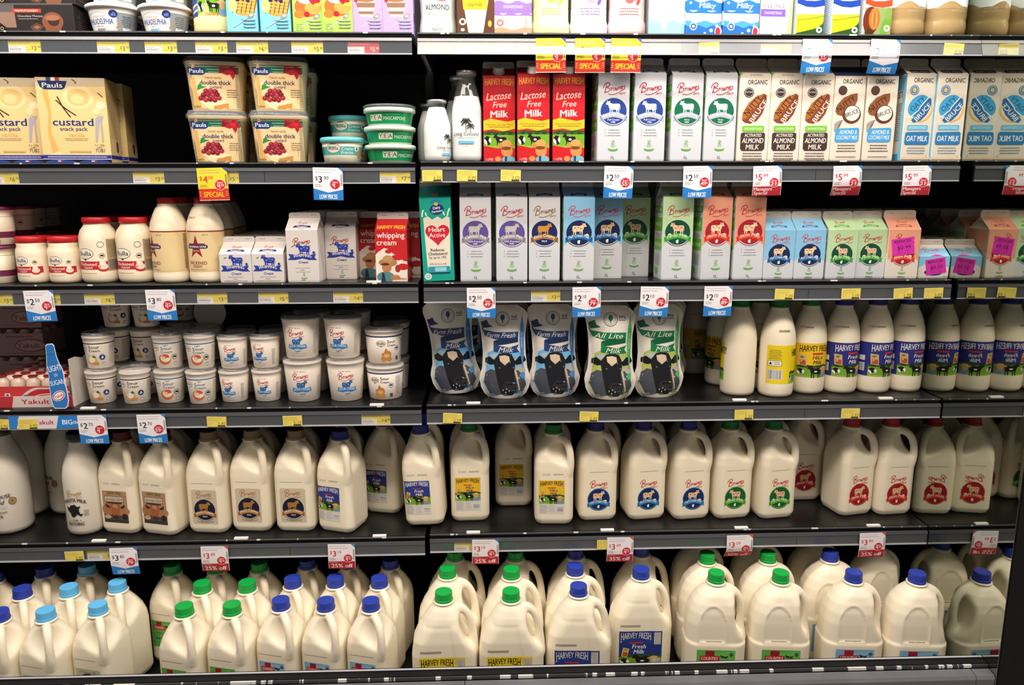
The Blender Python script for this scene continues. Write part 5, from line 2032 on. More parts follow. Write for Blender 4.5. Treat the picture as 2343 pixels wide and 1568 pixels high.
def d_heart(p):
    p.rect(-35, 0, 35, 192, '#119a85')
    p.poly([(-24, 24), (27, 24), (31, 146), (24, 150), (14, 143), (4, 150), (-8, 143), (-18, 151), (-28, 147)], '#dfd2bf')
    for a, b in (((-30, 150), (-27, 166)), ((26, 150), (32, 168)), ((-20, 152), (-22, 160)), ((20, 152), (18, 160))):
        p.stroke([a, ((a[0]+b[0])/2-1, (a[1]+b[1])/2), b], 3, '#dfe3cf')
    p.ell(3, 166, 16, 12, '#23306c', rot=12); p.text('Dairy', 3, 170, 6, '#eef0f0', w=16, bold=.03, rot=8); p.text('Farmers', 4, 162, 5.5, '#eef0f0', w=24, bold=.03, rot=8)
    for k in range(7):
        a = R(30+20*k)
        p.stroke([(2+9*math.cos(a), 178+7*math.sin(a)), (2+14*math.cos(a), 178+13*math.sin(a))], 2.4, '#2f6cb4', smooth=False)
    p.ell(2, 178, 4.5, 3.5, '#e2a63c')
    heart(p, 2, 110, 27, '#c02433')
    p.text('Heart', 1, 120, 10, '#f1e7d9', w=36, bold=.03); p.text('Active', 1, 107, 10, '#f1e7d9', w=36)
    p.text('Reduces', 0, 73, 6.5, '#22405a', w=30, bold=.02); p.text('Cholesterol', 0, 64, 6.5, '#22405a', w=42, bold=.02); p.text('by up to 10%', 0, 55.5, 5.5, '#22405a', w=38)
    p.text('99% fat free milk', 0, 40, 3.6, '#2d7a70', w=38)
    p.rect(-23, 20, 26, 34, '#2d8fa0'); p.rect(-8, 22, 18, 32, '#8cc6cc'); p.rect(-23, 17, 26, 20, '#153f58')
    p.ring(-24, 11, 4, 8, '#c8e0da'); p.ell(-24, 11, 3, 3, '#c8e0da')


ck('heart', .070, .070, .192, .028, .018, '#0f8a78', d_heart, lambda p: (p.rect(-35, 0, 35, 44, '#0f6f62'), p.poly([(-10, 14), (0, 4), (10, 14), (6, 18), (0, 15), (-6, 18)], '#9a5a5a')), left=lambda p: p.lines(0, 170, 54, 40, 4, '#bfe0d8', th=1.2), fincol='#8c8478')

GC = 'milk cartons on the third shelf'
for key, px, y, yaw, tilt, lab in [
    ('heart', 1006, .056, 0, -2, 'teal milk carton with a red heart, leaning slightly'),
    ('c1_calcium', 1089, .056, 0, 0, 'carton with purple disc and grey cow, left one of two'),
    ('c1_calcium', 1169, .054, 2, 0, 'carton with purple disc and grey cow, right one of two'),
    ('c1_excreamy', 1243, .056, 0, 0, 'carton with navy disc and gold cow on grey'),
    ('c1_fullc', 1321, .054, 2, 0, 'tall pale blue carton with spotted cow, at the shelf edge'),
    ('c1_fullc', 1381, .092, 0, 0, 'shaded tall blue carton set back beside the edge one'),
    ('c1_hilo', 1445, .132, 0, 0, 'shaded tall green carton set furthest back'),
    ('c1_hilo', 1539, .056, 2, 0, 'tall green topped carton with spotted cow, at the shelf edge'),
    ('c1_skim', 1623, .056, 9, 0, 'tall salmon carton with red disc, left one of two'),
    ('c1_skim', 1711, .058, 3, 0, 'tall salmon carton with red disc, right one of two'),
    ('c6_fullc', 1777, .058, 0, 0, 'short pale blue carton, left one of two'),
    ('c6_fullc', 1848, .058, 0, 0, 'short pale blue carton, right one of two'),
    ('c6_hilo', 1923, .058, 3, 0, 'short pale green carton, left one of two'),
    ('c6_hilo', 1994, .058, 0, 0, 'short pale green carton, right one of two'),
    ('c6_skimst', 2063, .058, -4, 0, 'short salmon carton with magenta reduced sticker'),
    ('c3_small', 2134, .058, 0, 0, 'smallest light blue carton with magenta reduced sticker by the mirror')]:
    o = put('milk_carton', KIND[key], 3, px, y, .12 if key[1] != '3' else .05, lab, 'carton', GC, yaw=yaw, tilt=tilt)
    if tilt:
        o.location.z += abs(math.sin(R(tilt)))*.035
for key, px, y, lab in [('c1_calcium', 1100, .140, 'left purple disc carton'), ('c1_calcium', 1166, .140, 'right purple disc carton'), ('c1_excreamy', 1240, .140, 'gold cow carton'), ('c1_fullc', 1313, .145, 'edge blue carton'),
                        ('c1_hilo', 1488, .205, 'furthest back green carton'), ('c1_hilo', 1530, .140, 'edge green topped carton'), ('c1_skim', 1608, .145, 'left salmon carton'), ('c1_skim', 1690, .145, 'right salmon carton')]:
    put('milk_carton', KIND[key], 3, px, y, .12, 'shaded tall carton behind the '+lab, 'carton', GC)
for key, pxs, nm in (('c6_fullc', (1765, 1836), 'short blue'), ('c6_hilo', (1905, 1974), 'short green'), ('c6_skim', (2040,), 'short salmon')):
    for k in range(4):
        for j, px in enumerate(pxs):
            put('milk_carton', KIND[key], 3, px-(15*k)-2, .134+.076*k, .08, 'dim '+nm+' carton, '+('first', 'second', 'third', 'fourth')[k]+' behind the '+(('left', 'right')[j]+' front one' if len(pxs) > 1 else 'stickered one'), 'carton', GC)
for k in range(3):
    put('milk_carton', KIND['c3_small'], 3, 2120-14*k, .134+.076*k, .05, 'dim smallest blue carton, '+('first', 'second', 'third')[k]+' behind the front one', 'carton', GC)
# ================================================================== ROW 2
def d_snack(p):
    d_snack0(p)
    p.scaled(.945, .93)


def d_snack0(p):
    p.rect(-73, 0, 73, 200, '#e0c386')
    p.ell(14, 156, 32, 28, '#e8d09c'); p.ell(14, 154, 24, 20, '#dcb877'); p.ell(12, 151, 14, 11, '#e6c88c')
    p.poly([(-62, 170), (-48, 172), (-46, 120), (-50, 70), (-36, 20), (-52, 22), (-58, 70), (-52, 120)], '#dda95c')
    p.poly([(-70, 14), (-40, 28), (-20, 16), (-40, 12)], '#e9cf92')
    p.rect(-73, 180, 73, 200, '#c3b193')
    p.rect(-50, 186, -40, 200, '#3d4a6c'); p.rect(-40, 186, -31, 200, '#d8d2c6'); p.rect(-31, 186, -22, 200, '#a8323a')
    p.poly([(-68, 192), (-6, 192), (-12, 176), (-18, 172), (-56, 172), (-64, 178)], '#1f2f57'); p.text('Pauls', -38, 182, 11, '#e6e4e0', w=42, bold=.02)
    for a, b in (((-34, 148), (6, 112)), ((-6, 108), (-30, 156))):
        p.stroke([a, ((a[0]+b[0])/2-2, (a[1]+b[1])/2-1), b], 2.6, '#3b2418')
    p.stroke([(4, 196), (12, 190), (10, 186)], 2, '#4a3420'); p.stroke([(56, 166), (66, 156)], 2, '#4a3420')
    p.ell(60, 136, 10, 9, '#ecd9ae'); p.ell(50, 122, 9, 8, '#ead09a')
    p.text('custard', -2, 97, 17, '#27307a', w=86, bold=.035)
    p.text('snack pack', -2, 81, 9, '#27307a', w=58, bold=.015)
    p.text('vanilla', 2, 67, 9.5, '#dda06a', w=34)
    p.lines(2, 58, 52, 2, 4, '#8a744c', th=1.1, jit=.1)
    for x, yy in ((42, 50), (56, 56)):
        p.poly([(x, 50), (x+4, 50), (x+14, 104), (x+8, 110), (x+4, 104)] if x == 42 else [(x, 50), (x+4, 50), (x+4, 100), (x+8, 112), (x-4, 112), (x, 100)], '#a8a4ac')
    p.text('6 x 150g', 50, 43, 4.5, '#77694a', w=20); p.text('NET', 50, 37, 4.5, '#77694a'); p.text('TUBS', 50, 30, 8, '#4a4a72', w=21, sh=.15)
    p.lines(8, 27, 52, 1, 2, '#c4a05f', th=4)
    p.rect(-73, 10, 73, 19, '#2a3590'); p.lines(0, 14.5, 128, 1, 2, '#c8c6d8', th=2, jit=.02)
    p.rect(-73, 8.6, 73, 10, '#e4dccb')
    p.rect(-73, 0, 73, 8.6, '#17171c')
    for x in (-36, 36):
        p.ell(x, 0, 34, 8.2, '#2a3f86', 0, 180)
        p.rect(x-7, 3.4, x, 6, '#d8d4d0'); p.rect(x, 3.4, x+5, 6, '#b03038')


def s_snack(p):
    s_snack0(p)
    p.scaled(.945, .93)


def s_snack0(p):
    p.rect(-36, 0, 36, 200, '#cdb079'); p.rect(-36, 10, 36, 19, '#232c70')
    p.ell(10, 40, 8, 14, '#2b3340'); p.rect(4, 34, 12, 46, '#b03038'); p.lines(-8, 160, 50, 26, 4, '#8d774c', th=1)


boxkind('snackbox', .138, .070, .186, '#d6bb80', d_snack, s_snack, s_snack, lambda p: p.rect(-68, -34, 68, 34, '#c3b193'))
GS = 'vanilla custard snack boxes'
put('custard_box', KIND['snackbox'], 2, 184, .062, .18, 'vanilla custard snack box with its whole front showing', 'box', GS, yaw=7)
put('custard_box', KIND['snackbox'], 2, 34, .062, .18, 'vanilla custard snack box cut off at the left edge', 'box', GS, yaw=7)
put('custard_box', KIND['snackbox'], 2, 226, .146, .18, 'shaded vanilla custard snack box behind the full front one', 'box', GS, yaw=7)


def d_dblthick(p):
    p.rect(-56, 4, 52, 99, '#e5c795')
    p.rect(-56, 82, 52, 99, '#1d6a4c')
    p.lines(0, 90, 30, 2, 6, '#c8d6c8', th=1, jit=.3)
    p.rect(-56, 92, -46, 99, '#2c3a6c'); p.rect(-46, 92, -40, 99, '#d9d5cc'); p.rect(-40, 92, -34, 99, '#a8323a')
    p.poly([(-55, 95), (-18, 95), (-18, 81), (-24, 77), (-50, 77), (-55, 84)], '#1f3a78'); p.text('Pauls', -36.5, 86, 9, '#eceae6', w=30, bold=.03)
    p.poly([(6, 99), (46, 99), (52, 72), (44, 76), (40, 68), (34, 80), (28, 78), (12, 84), (16, 90)], '#b0222c')
    p.poly([(14, 96), (26, 92), (20, 84), (10, 82)], '#8c1a24'); p.poly([(30, 96), (44, 92), (40, 82), (28, 86)], '#c93038')
    p.poly([(-48, 74), (-42, 74), (-38, 30), (-30, 6), (-44, 6), (-46, 40)], '#e0ae62')
    p.text('french vanilla', -2, 72, 5, '#7b5e48', w=34)
    p.text('double thick', 2, 61, 9.5, '#27305c', w=66, bold=.03)
    p.text('custard', 2, 51.5, 6.5, '#27305c', w=24, bold=.01)
    p.poly([(-36, 54), (-30, 60), (-28, 54), (-22, 52), (-16, 52), (-28, 48), (-38, 44)], '#2f8a4a')
    p.ell(2, 12, 28, 12, '#ecd6a6'); p.poly([(-6, 4), (26, 4), (28, 16), (-2, 12)], '#c98b48'); p.ell(-8, 18, 26, 8, '#efdcb2')
    berries(p, -12, 32, 24)
    p.lines(36, 45, 26, 4, 5, '#6d5a44', th=1.2)
    p.rect(44, 4, 51, 80, '#cbb68c'); p.lines(47.5, 78, 6, 20, 3.7, '#5d6a4c', th=1.3)
    p.lines(-40, 8, 18, 1, 2, '#a07c4c', th=2.5)


def sqtub(key, wb, wt, h, rc, design, base, lidcol, a=.06):
    g = Geo()
    g.rings([rsq(wb/2*.97, wb/2*.97, rc, 0), rsq(wb/2, wb/2, rc, .0015), rsq(wb/2+(wt-wb)/2*.88, wb/2+(wt-wb)/2*.88, rc, h*.88), rsq(wt/2*1.0, wt/2*1.0, rc, h*.885), rsq(wt/2*1.01, wt/2*1.01, rc, h)], base)
    p = Print(); design(p)
    p.scaled(.955, .965)
    lb = Geo().printed(p, frontal(g.bvh()), 5, 8)
    lg = Geo().rings([rsq(wt/2*1.03, wt/2*1.03, rc, h-.006), rsq(wt/2*1.065, wt/2*1.065, rc, h-.0055), rsq(wt/2*1.065, wt/2*1.065, rc, h+.0015), rsq(wt/2*1.03, wt/2*1.03, rc, h+.004), rsq(wt/2*.99, wt/2*.99, rc, h+.0115), rsq(wt/2*.94, wt/2*.94, rc, h+.012), rsq(wt/2*.92, wt/2*.92, rc, h+.008)], '#ffffff')
    KIND[key] = [('tub_body', g.mesh(key, mat('custard_plastic', '#e8d2a4', rough=.35)), []), ('printed_label', lb.mesh(key+'_label', M_GLOSS), []), ('lid', lg.mesh(key+'_lid', M_CLEAR), [])]


sqtub('thicktub', .104, .120, .104, .022, d_dblthick, '#e8d2a4', '#c8ccd6')
GT = 'double thick custard tubs'
for px, y, dx, nm in ((508, .078, -8, 'left'), (646, .078, -4, 'right')):
    for k in range(2):
        put('custard_tub', KIND['thicktub'], 2, px+dx*k, y, .1, ('lower', 'upper')[k]+' double thick custard tub of the '+nm+' front stack', 'tub', GT, yaw=9+2*k, dz=.1162*k)
for px, y, nm in ((546, .222, 'left'), (668, .222, 'right')):
    for k in range(2):
        put('custard_tub', KIND['thicktub'], 2, px, y, .1, ('lower', 'upper')[k]+' dim custard tub behind the '+nm+' front stack', 'tub', GT, yaw=9, dz=.1162*k)


def d_fraiche(p):
    p.rect(-105, 17, 105, 36, '#4fa59c')
    p.ell(-10, 32, 17, 11, '#4b4f55'); p.ell(-10, 32, 16, 10.2, '#ddd5c4'); p.text('Bulla', -10, 32, 7.5, '#33363c', w=24, bold=.03)
    p.text('Creme', 22, 31, 6.5, '#e6efe8', w=27); p.text('Fraiche', 22, 22.5, 6, '#e6efe8', w=27)
    p.ell(45, 32, 6.5, 7, '#e3e4de'); p.poly([(42, 28), (45, 37), (48, 28)], '#2a4c84')
    p.rect(-44, 20, -39, 34, '#2c3836'); p.lines(-30, 8, 14, 2, 3.5, '#8a8a7a', th=1.2); p.ell(54, 20, 8, 10, '#b98a54')


lathekind('fraiche', tubprof(.0405, .0455, .050), mat('pale_tub_plastic', '#e3ddc4', rough=.4), labels=((d_fraiche, .044, -.08, M_PAPER),), lid=([(.0475, .0455), (.0485, .046), (.0485, .0545), (.046, .057), (.043, .0575), (.042, .0555)], '#63bcc0'), body='tub_body')
put('creme_tub', KIND['fraiche'], 2, 785, .062, .05, 'turquoise lidded cream tub at the front, lit', 'tub', 'turquoise lidded tubs')
for k in range(2):
    put('creme_tub', KIND['fraiche'], 2, 800, .165, .05, ('lower', 'upper')[k]+' turquoise lidded tub in the dim stack behind', 'tub', 'turquoise lidded tubs', dz=.058*k)


def d_masc(p):
    p.rect(-130, 4, 120, 31, '#138a52')
    for i, ch in enumerate('YEA'):
        p.rect(-24+11*i, 11, -14+11*i, 25, '#dcd8c4'); p.text(ch, -19+11*i, 18, 9.5, '#1c4a34', bold=.03)
    p.text('MASCARPONE', 38, 16, 7.5, '#d5dcc8', w=52)
    p.lines(34, 25, 40, 1, 2, '#8cc4a0', th=1.4)
    p.rect(-44, 4, -43.3, 31, '#0c4a2c')


lathekind('masc', tubprof(.0475, .0530, .034), mat('green_rim_plastic', '#d8e0cc', rough=.35), labels=((d_masc, .052, 0, M_GLOSS),), lid=([(.0560, .0305), (.0572, .031), (.0572, .0385), (.054, .0405), (.051, .0405), (.050, .0385)], '#c9dcc6'), body='tub_body')
for k, yw in enumerate((14, 4, -22)):
    mt = put('mascarpone_tub', KIND['masc'], 2, 893-1*k, .070, .034, ('bottom', 'middle', 'top')[k]+' green mascarpone tub of the stack of three', 'tub', 'green mascarpone tubs', yaw=yw, dz=.0412*k)
obj('clear_lid', Geo().lathe([(.0575, .0412), (.0585, .0418), (.0585, .0452), (.055, .0477), (.050, .0477)], '#ffffff', 40).mesh('clear_lid', M_CLEAR), mt)


def d_coco(sm):
    k = .8 if sm else 1.0
    dx = 22 if sm else 0
    def f(p):
        b = '#22262a'
        for (x, y, s) in ((0, 92, 1.0), (10, 82, .75)):
            x, y, s = x*k+dx, (y-4)*k-(16 if sm else 0), s*k
            p.stroke([(x, y), (x-1*s, y-12*s), (x+.5*s, y-20*s)], 1.3*s, b)
            for a in (10, 50, 90, 130, 170, 215, 325):
                t = R(a)
                p.stroke([(x, y), (x+7*s*math.cos(t), y+7*s*math.sin(t)+1.5*s), (x+12*s*math.cos(t), y+9*s*math.sin(t)-3*s)], 2.6*s, b)
        y0 = 62*k-(18 if sm else 0)
        p.text('Living Coconut', dx, y0, 8*k, b, w=62*k, sh=.2, bold=.0)
        p.lines(dx, y0-9*k, 40*k, 1, 2, '#8fa3a6', th=1.2)
        p.rect(dx-18*k, y0-22*k, dx+18*k, y0-16*k, '#6db2d2')
        p.lines(dx, y0-28*k, 10, 1, 2, '#999', th=1)
    return f


def coco(key, r, h, rn, sm):
    prof = [(r*.86, 0), (r*.97, .004), (r, .012), (r, h*.52), (r*.97, h*.60), (r*.82, h*.71), (rn*1.15, h*.83), (rn, h*.87), (rn, h*.93), (rn*1.08, h*.935), (rn*1.08, h*.955), (rn*1.0, h*.96), (rn, h*.985)]
    g = Geo().lathe(prof, '#ffffff', 44)
    n = 8 if sm else 6
    mk = Geo().lathe([(a*.955, z+.0018) for a, z in prof[:n]], '#ffffff', 44)
    p = Print(); d_coco(sm)(p)
    lb = Geo().printed(p, radial(g.bvh(), r), 4, 8)
    lid = Geo().lathe([(rn*1.10, h*.955), (rn*1.18, h*.957), (rn*1.18, h*1.0), (rn*1.05, h*1.006)], '#b9bdc0', 36)
    KIND[key] = [('coconut_milk_fill', mk.mesh(key+'_milk', mat('coconut_milk', '#eef0ec', rough=.4)), []), ('glass_bottle', g.mesh(key, M_GLASS), []), ('printed_label', lb.mesh(key+'_label', M_PAPER), []), ('metal_lid', lid.mesh(key+'_lid', mat('tin_lid', '#c4c8ca', rough=.3, metal=.8)), [])]


coco('coco_s', .0315, .138, .0185, True)
coco('coco_l', .0345, .203, .0190, False)
GK = 'glass coconut milk bottles'
put('coconut_bottle', KIND['coco_s'], 2, 1001, .050, .12, 'short glass bottle of coconut milk with palm print', 'glass bottle', GK, yaw=8)
put('coconut_bottle', KIND['coco_l'], 2, 1068, .054, .18, 'tall glass bottle of coconut milk with palm print', 'glass bottle', GK, yaw=-2)
put('coconut_bottle', KIND['coco_s'], 2, 985, .13, .12, 'dim short glass bottle behind the short coconut milk bottle', 'glass bottle', GK)
put('coconut_bottle', KIND['coco_l'], 2, 1052, .14, .18, 'dim tall glass bottle behind the tall coconut milk bottle', 'glass bottle', GK)


def d_lactose(p):
    p.rect(-35, 0, 35, 192, '#c41d24')
    p.rect(-35, 150, 35, 192, '#a81b24')
    p.text('HARVEY FRESH', 0, 177, 16, '#c98a2e', w=62, bold=.02, barch=3)
    p.text('Lactose', 0, 147, 16, '#ead8cc', w=54, sh=.3, rot=6, bold=-.004)
    p.text('Free', 2, 128, 13, '#ead8cc', w=30, sh=.3, rot=4, bold=-.004)
    p.text('Milk', 0, 107, 15, '#eee6da', w=38, bold=.05, sh=.05, rot=3)
    p.poly([(-35, 70), (-35, 92), (-20, 97), (0, 93), (18, 90), (35, 94), (35, 74), (10, 68), (-14, 73)], '#d9b62a')
    p.text('Fresh from the South West', 0, 84, 5, '#5a4314', w=58, sh=.25, arch=-1)
    p.lines(0, 78, 48, 1, 2, '#7d621e', th=1.6, jit=.05)
    farmscene(p, -35, 30, 35, 66, False)
    p.poly([(-35, 0), (35, 0), (35, 30), (10, 27), (-14, 32), (-35, 36)], '#c41d24')
    p.ell(17, 24, 13, 14, '#d68a4c', n=18); p.ell(14, 36, 19, 8, '#b98a44', n=18); p.ell(16, 41, 11, 8, '#c89a54', n=16); p.ell(15, 30, 11, 4, '#7a4420', n=12)
    p.ell(20, 4, 15, 9, '#77aebe', n=16); p.rect(12, 0, 17, 12, '#2c3c54'); p.ell(-3, 6, 7, 6, '#d68a4c', n=12)
    p.text('1 LITRE', -22, 5, 5, '#e8d8cc', w=16)


ck('lactose', .070, .070, .188, .024, .015, '#b81c24', d_lactose, lambda p: p.rect(-35, 0, 35, 43, '#8c1a20'), fincol='#b9b2aa', cap='#d8d0c8')
for i, (px, y) in enumerate(((1141, .075), (1218, .056), (1297, .056))):
    put('milk_carton', KIND['lactose'], 2, px, y, .2, 'red milk carton with white screw cap, '+nth(i, 3), 'carton', 'red lactose free cartons', yaw=1)
GB2 = 'white dairy cartons on the second shelf'
for key, px, yaw, lab in (('c1_lfblue', 1396, 3, 'white carton with blue disc and pale cow, left one of two'), ('c1_lfblue', 1478, 2, 'white carton with blue disc and pale cow, right one of two'),
                          ('c1_lfgreen', 1561, 3, 'white carton with dark green disc and pale cow, left one of two'), ('c1_lfgreen', 1637, 2, 'white carton with dark green disc and pale cow, right one of two')):
    put('milk_carton', KIND[key], 2, px, .057, .2, lab, 'carton', GB2, yaw=yaw)

ORG = '#ddd2c2'


def d_nutty(p):
    p.text('POWER!', 4, 193, 0.1, '#7a3a34')
    p.text('ORGANIC', 4, 176, 9.5, '#2f2a28', w=44, bold=.015)
    p.ell(-14, 153, 11, 11, '#3b3234'); p.ring(-14, 153, 8.6, 9.4, ORG); p.text('ALMONDS', -14, 154, 3, ORG, w=15, bold=.02)
    p.poly([(-27, 92), (-26, 108), (-14, 130), (2, 144), (20, 151), (26, 147), (26, 130), (18, 106), (6, 90), (-8, 84), (-20, 86)], '#7d3f26')
    p.poly([(-27, 92), (-26, 108), (-14, 130), (2, 144), (20, 151), (10, 132), (-4, 112), (-16, 96)], '#a7622f')
    p.text('NUTTY', -4, 124, 13, '#33190f', w=50, rot=52, bold=.01)
    p.text('BRUCE', 9, 112, 11, '#efe3d2', w=56, rot=56, bold=.02)
    p.rrect(-25, 66, 24, 79, 3, '#6cb42c'); p.text('UNSWEETENED', -.5, 72.5, 6, '#d5e6b8', w=42, bold=.02)
    p.poly([(-28, 61), (-25, 64), (24, 64), (27, 61), (27, 28), (22, 23), (-24, 23), (-28, 28)], '#43302c')
    p.text('ACTIVATED', 0, 58, 7, '#efe6d8', w=38, bold=.02, sh=.1); p.text('ALMOND', 0, 46, 11, '#efe6d8', w=48, bold=.02, sh=.1); p.text('MILK', 0, 31.5, 11, '#efe6d8', w=30, bold=.02, sh=.1)
    p.lines(0, 17, 46, 3, 6, '#4a3f38', th=2, jit=.15)
    p.lines(0, 1.5, 48, 1, 4, '#8a4234', th=1.8)


def d_nuttyc(p):
    p.text('ORGANIC', 4, 178, 9.5, '#2f2a28', w=44, bold=.015)
    p.ell(-17, 158, 10, 10.5, '#4c3a3c'); p.ell(-17, 158, 6, 6, '#5d3430')
    p.poly([(-31, 112), (-28, 126), (-14, 142), (4, 150), (17, 152), (18, 136), (12, 122), (-2, 110), (-14, 101), (-26, 104)], '#8a5230')
    p.text('NUTTY', -8, 128, 13, '#3a1c10', w=46, rot=36, bold=.01)
    p.ell(7, 104, 21, 20, '#6d2f24'); p.ell(8, 107, 18.5, 17.5, '#e9dfd0'); p.ring(8, 107, 17, 18.6, '#3d2c28')
    p.text('BRUCE', 7, 108, 9.5, '#2c2724', w=31, rot=22, bold=.02)
    for k in range(7):
        p.stroke([(-12-k, 92-2*k), (-24, 88-3*k), (-31, 82-2.6*k)], .8, '#3a302c')
    p.poly([(-27, 70), (-24, 73), (24, 75), (27, 72), (27, 46), (22, 42), (-25, 42), (-28, 47)], '#4b9ad0')
    p.text('ALMOND &', 2, 65, 9, '#e3eef2', w=40, bold=.01, sh=.1); p.text('COCONUT MILK', 0, 53, 9, '#e3eef2', w=48, bold=.01, sh=.1)
    p.lines(0, 35, 46, 3, 6.5, '#4a3f38', th=2, jit=.15)
    p.lines(0, 9, 48, 1, 4, '#8a5a44', th=1.8)


def d_oaty(p):
    p.text('ORGANIC', 4, 181, 10, '#3b3a3c', w=46, bold=.015)
    p.ell(-16, 159, 11, 11, '#4f7fae'); p.ring(-16, 159, 8, 8.8, '#dfe3e0'); p.ell(-16, 159, 4.5, 5, '#d9b45c')
    p.ell(8, 110, 26, 20, '#e2b04f', rot=42); p.ell(4, 112, 27, 20, ORG, rot=42)
    p.ell(-3, 124, 28, 21, '#3c9ccb', rot=44)
    p.poly([(-18, 92), (-12, 86), (4, 90), (18, 104), (28, 124), (26, 140), (20, 142), (4, 122), (-6, 116), (-10, 102)], '#2c6498')
    p.stroke([(-24, 96), (-2, 114), (2, 122), (22, 146)], 2.2, '#e4e6e2', smooth=False)
    p.text('OATY', -6, 128, 12, '#1f4f74', w=40, rot=44, bold=.01)
    p.text('BRUCE', 8, 110, 11, '#e4e8e6', w=48, rot=48, bold=.02)
    p.rrect(-26, 69, 24, 81, 3, '#63b2d4'); p.text('UNSWEETENED', -1, 75, 6, '#b8dcea', w=42, bold=.02)
    p.poly([(-29, 62), (-26, 65), (26, 66), (29, 62), (29, 40), (24, 36), (-27, 36), (-30, 41)], '#2f76ae')
    p.text('OAT MILK', 0, 50.5, 12.5, '#e9eeee', w=51, bold=.02, sh=.06)
    p.lines(0, 29, 46, 3, 6, '#7b8894', th=2, jit=.15)
    p.rect(-35, 3, 35, 9, '#e0c8a8')
    p.text('1L', 26, 10, 4, '#7b8894')


def d_orgroof(c, t):
    def f(p):
        p.rrect(-24, 6, 24, 20, 3, c)
        p.text(t, 0, 13, 7, '#cfc7bb', w=40, bold=.02)
    return f


OL = lambda p: (p.rect(-34, 0, 34, 16, '#4f9fc0'), p.rect(-34, 160, 34, 192, '#6fb0cc'), p.text('BEST', 8, 150, 14, '#3c4a54', w=38, bold=.02), p.lines(2, 130, 54, 20, 4.4, '#5d6c78', th=1.6), p.rect(24, 0, 34, 192, '#79b8d2'))
ck('nutty', .070, .070, .190, .026, .017, ORG, d_nutty, lambda p: (p.text('POWER!', 2, 3, 6, '#7a3c34', w=26, bold=.03), p.poly([(-35, 0), (-26, 12), (-35, 16)], '#6cb42c')), fincol='#a59c90')
ck('nuttyc', .070, .070, .190, .026, .017, ORG, d_nuttyc, lambda p: p.rect(-35, 0, 35, 40, '#2a3350'), fincol='#a59c90')
ck('oaty', .070, .070, .194, .024, .016, ORG, d_oaty, d_orgroof('#2c2f38', 'OAT MILK'), left=OL, right=OL, fincol='#a59c90')
GO = 'organic plant milk cartons'
for key, px, yaw, lab in (('nutty', 1714, 2, 'almond milk carton with green strip, left one of three'), ('nutty', 1783, 2, 'almond milk carton with green strip, middle one of three'), ('nutty', 1851, 2, 'almond milk carton with green strip, right one of three'),
                          ('nuttyc', 1923, 2, 'coconut blend carton with light blue panel, left one of two'), ('nuttyc', 1996, 2, 'coconut blend carton with light blue panel, right one of two'),
                          ('oaty', 2080, 6, 'oat milk carton with blue oval, left one of two by the mirror'), ('oaty', 2155, 3, 'oat milk carton with blue oval, right one by the mirror')):
    put('milk_carton', KIND[key], 2, px, .057, .2, lab, 'carton', GO, yaw=yaw)
for key, px, nm in (('lactose', 1150, 'left red'), ('lactose', 1224, 'middle red'), ('lactose', 1296, 'right red'), ('c1_lfblue', 1390, 'left blue disc'), ('c1_lfblue', 1466, 'right blue disc'), ('c1_lfgreen', 1543, 'left green disc'), ('c1_lfgreen', 1617, 'right green disc'),
                    ('nutty', 1690, 'left almond milk'), ('nutty', 1756, 'middle almond milk'), ('nutty', 1820, 'right almond milk'), ('nuttyc', 1890, 'left coconut blend'), ('nuttyc', 1958, 'right coconut blend'), ('oaty', 2038, 'left oat milk')):
    put('milk_carton', KIND[key], 2, px, .142, .2, 'shaded carton behind the '+nm+' carton', 'carton', 'shaded second row cartons')


# ================================================================== ROW 1
def d_solo(p):
    p.rect(-92, 0, 92, 60, '#27211f')
    p.poly([(-78, 10), (-28, 10), (-30, 58), (-78, 58)], '#8a6a5c'); p.rect(-78, 42, -30, 58, '#55504f')
    p.poly([(-80, 12), (-72, 24), (-64, 22), (-46, 8), (-40, 2), (-90, 2)], '#1d1816')
    p.text('Solo', -68, 10, 11, '#a08658', w=26, bold=.02); p.ring(-70, 20, 2.5, 4, '#a08658')
    p.rect(-34, 41, 26, 49, '#c03a2a'); p.text('PREMIUM DESSERT', -4, 45, 4, '#e0c8b4', w=48, bold=.02)
    p.text('Chocolate Mousse', 2, 34, 4.5, '#b9aea4', w=52); p.lines(-2, 28, 46, 1, 2, '#9c9088', th=1.3)
    p.ell(48, 22, 22, 20, '#7d4a32'); p.poly([(26, 22), (70, 22), (62, 0), (34, 0)], '#7d4a32'); p.ell(50, 24, 12, 11, '#3a241c'); p.ell(48, 30, 15, 6, '#9a6244')
    p.poly([(0, 12), (14, 20), (30, 12), (18, 2), (4, 4)], '#57392c'); p.poly([(6, 10), (14, 15), (22, 11), (14, 6)], '#8a5c42')
    p.rect(-92, 57, 92, 60, '#5c5552')


def s_solo(p):
    p.rect(-40, 0, 40, 60, '#2c2624'); p.lines(0, 48, 56, 9, 4.6, '#77706a', th=1.2); p.ell(14, 14, 14, 10, '#57392c')


boxkind('solo', .184, .085, .058, '#27211f', d_solo, s_solo, s_solo)
for k in range(3):
    put('dessert_box', KIND['solo'], 1, 121, .062, .058, ('lower', 'middle', 'top')[k]+' dark chocolate dessert box of the stack at top left', 'box', 'chocolate dessert boxes', dz=.0585*k, yaw=-1)


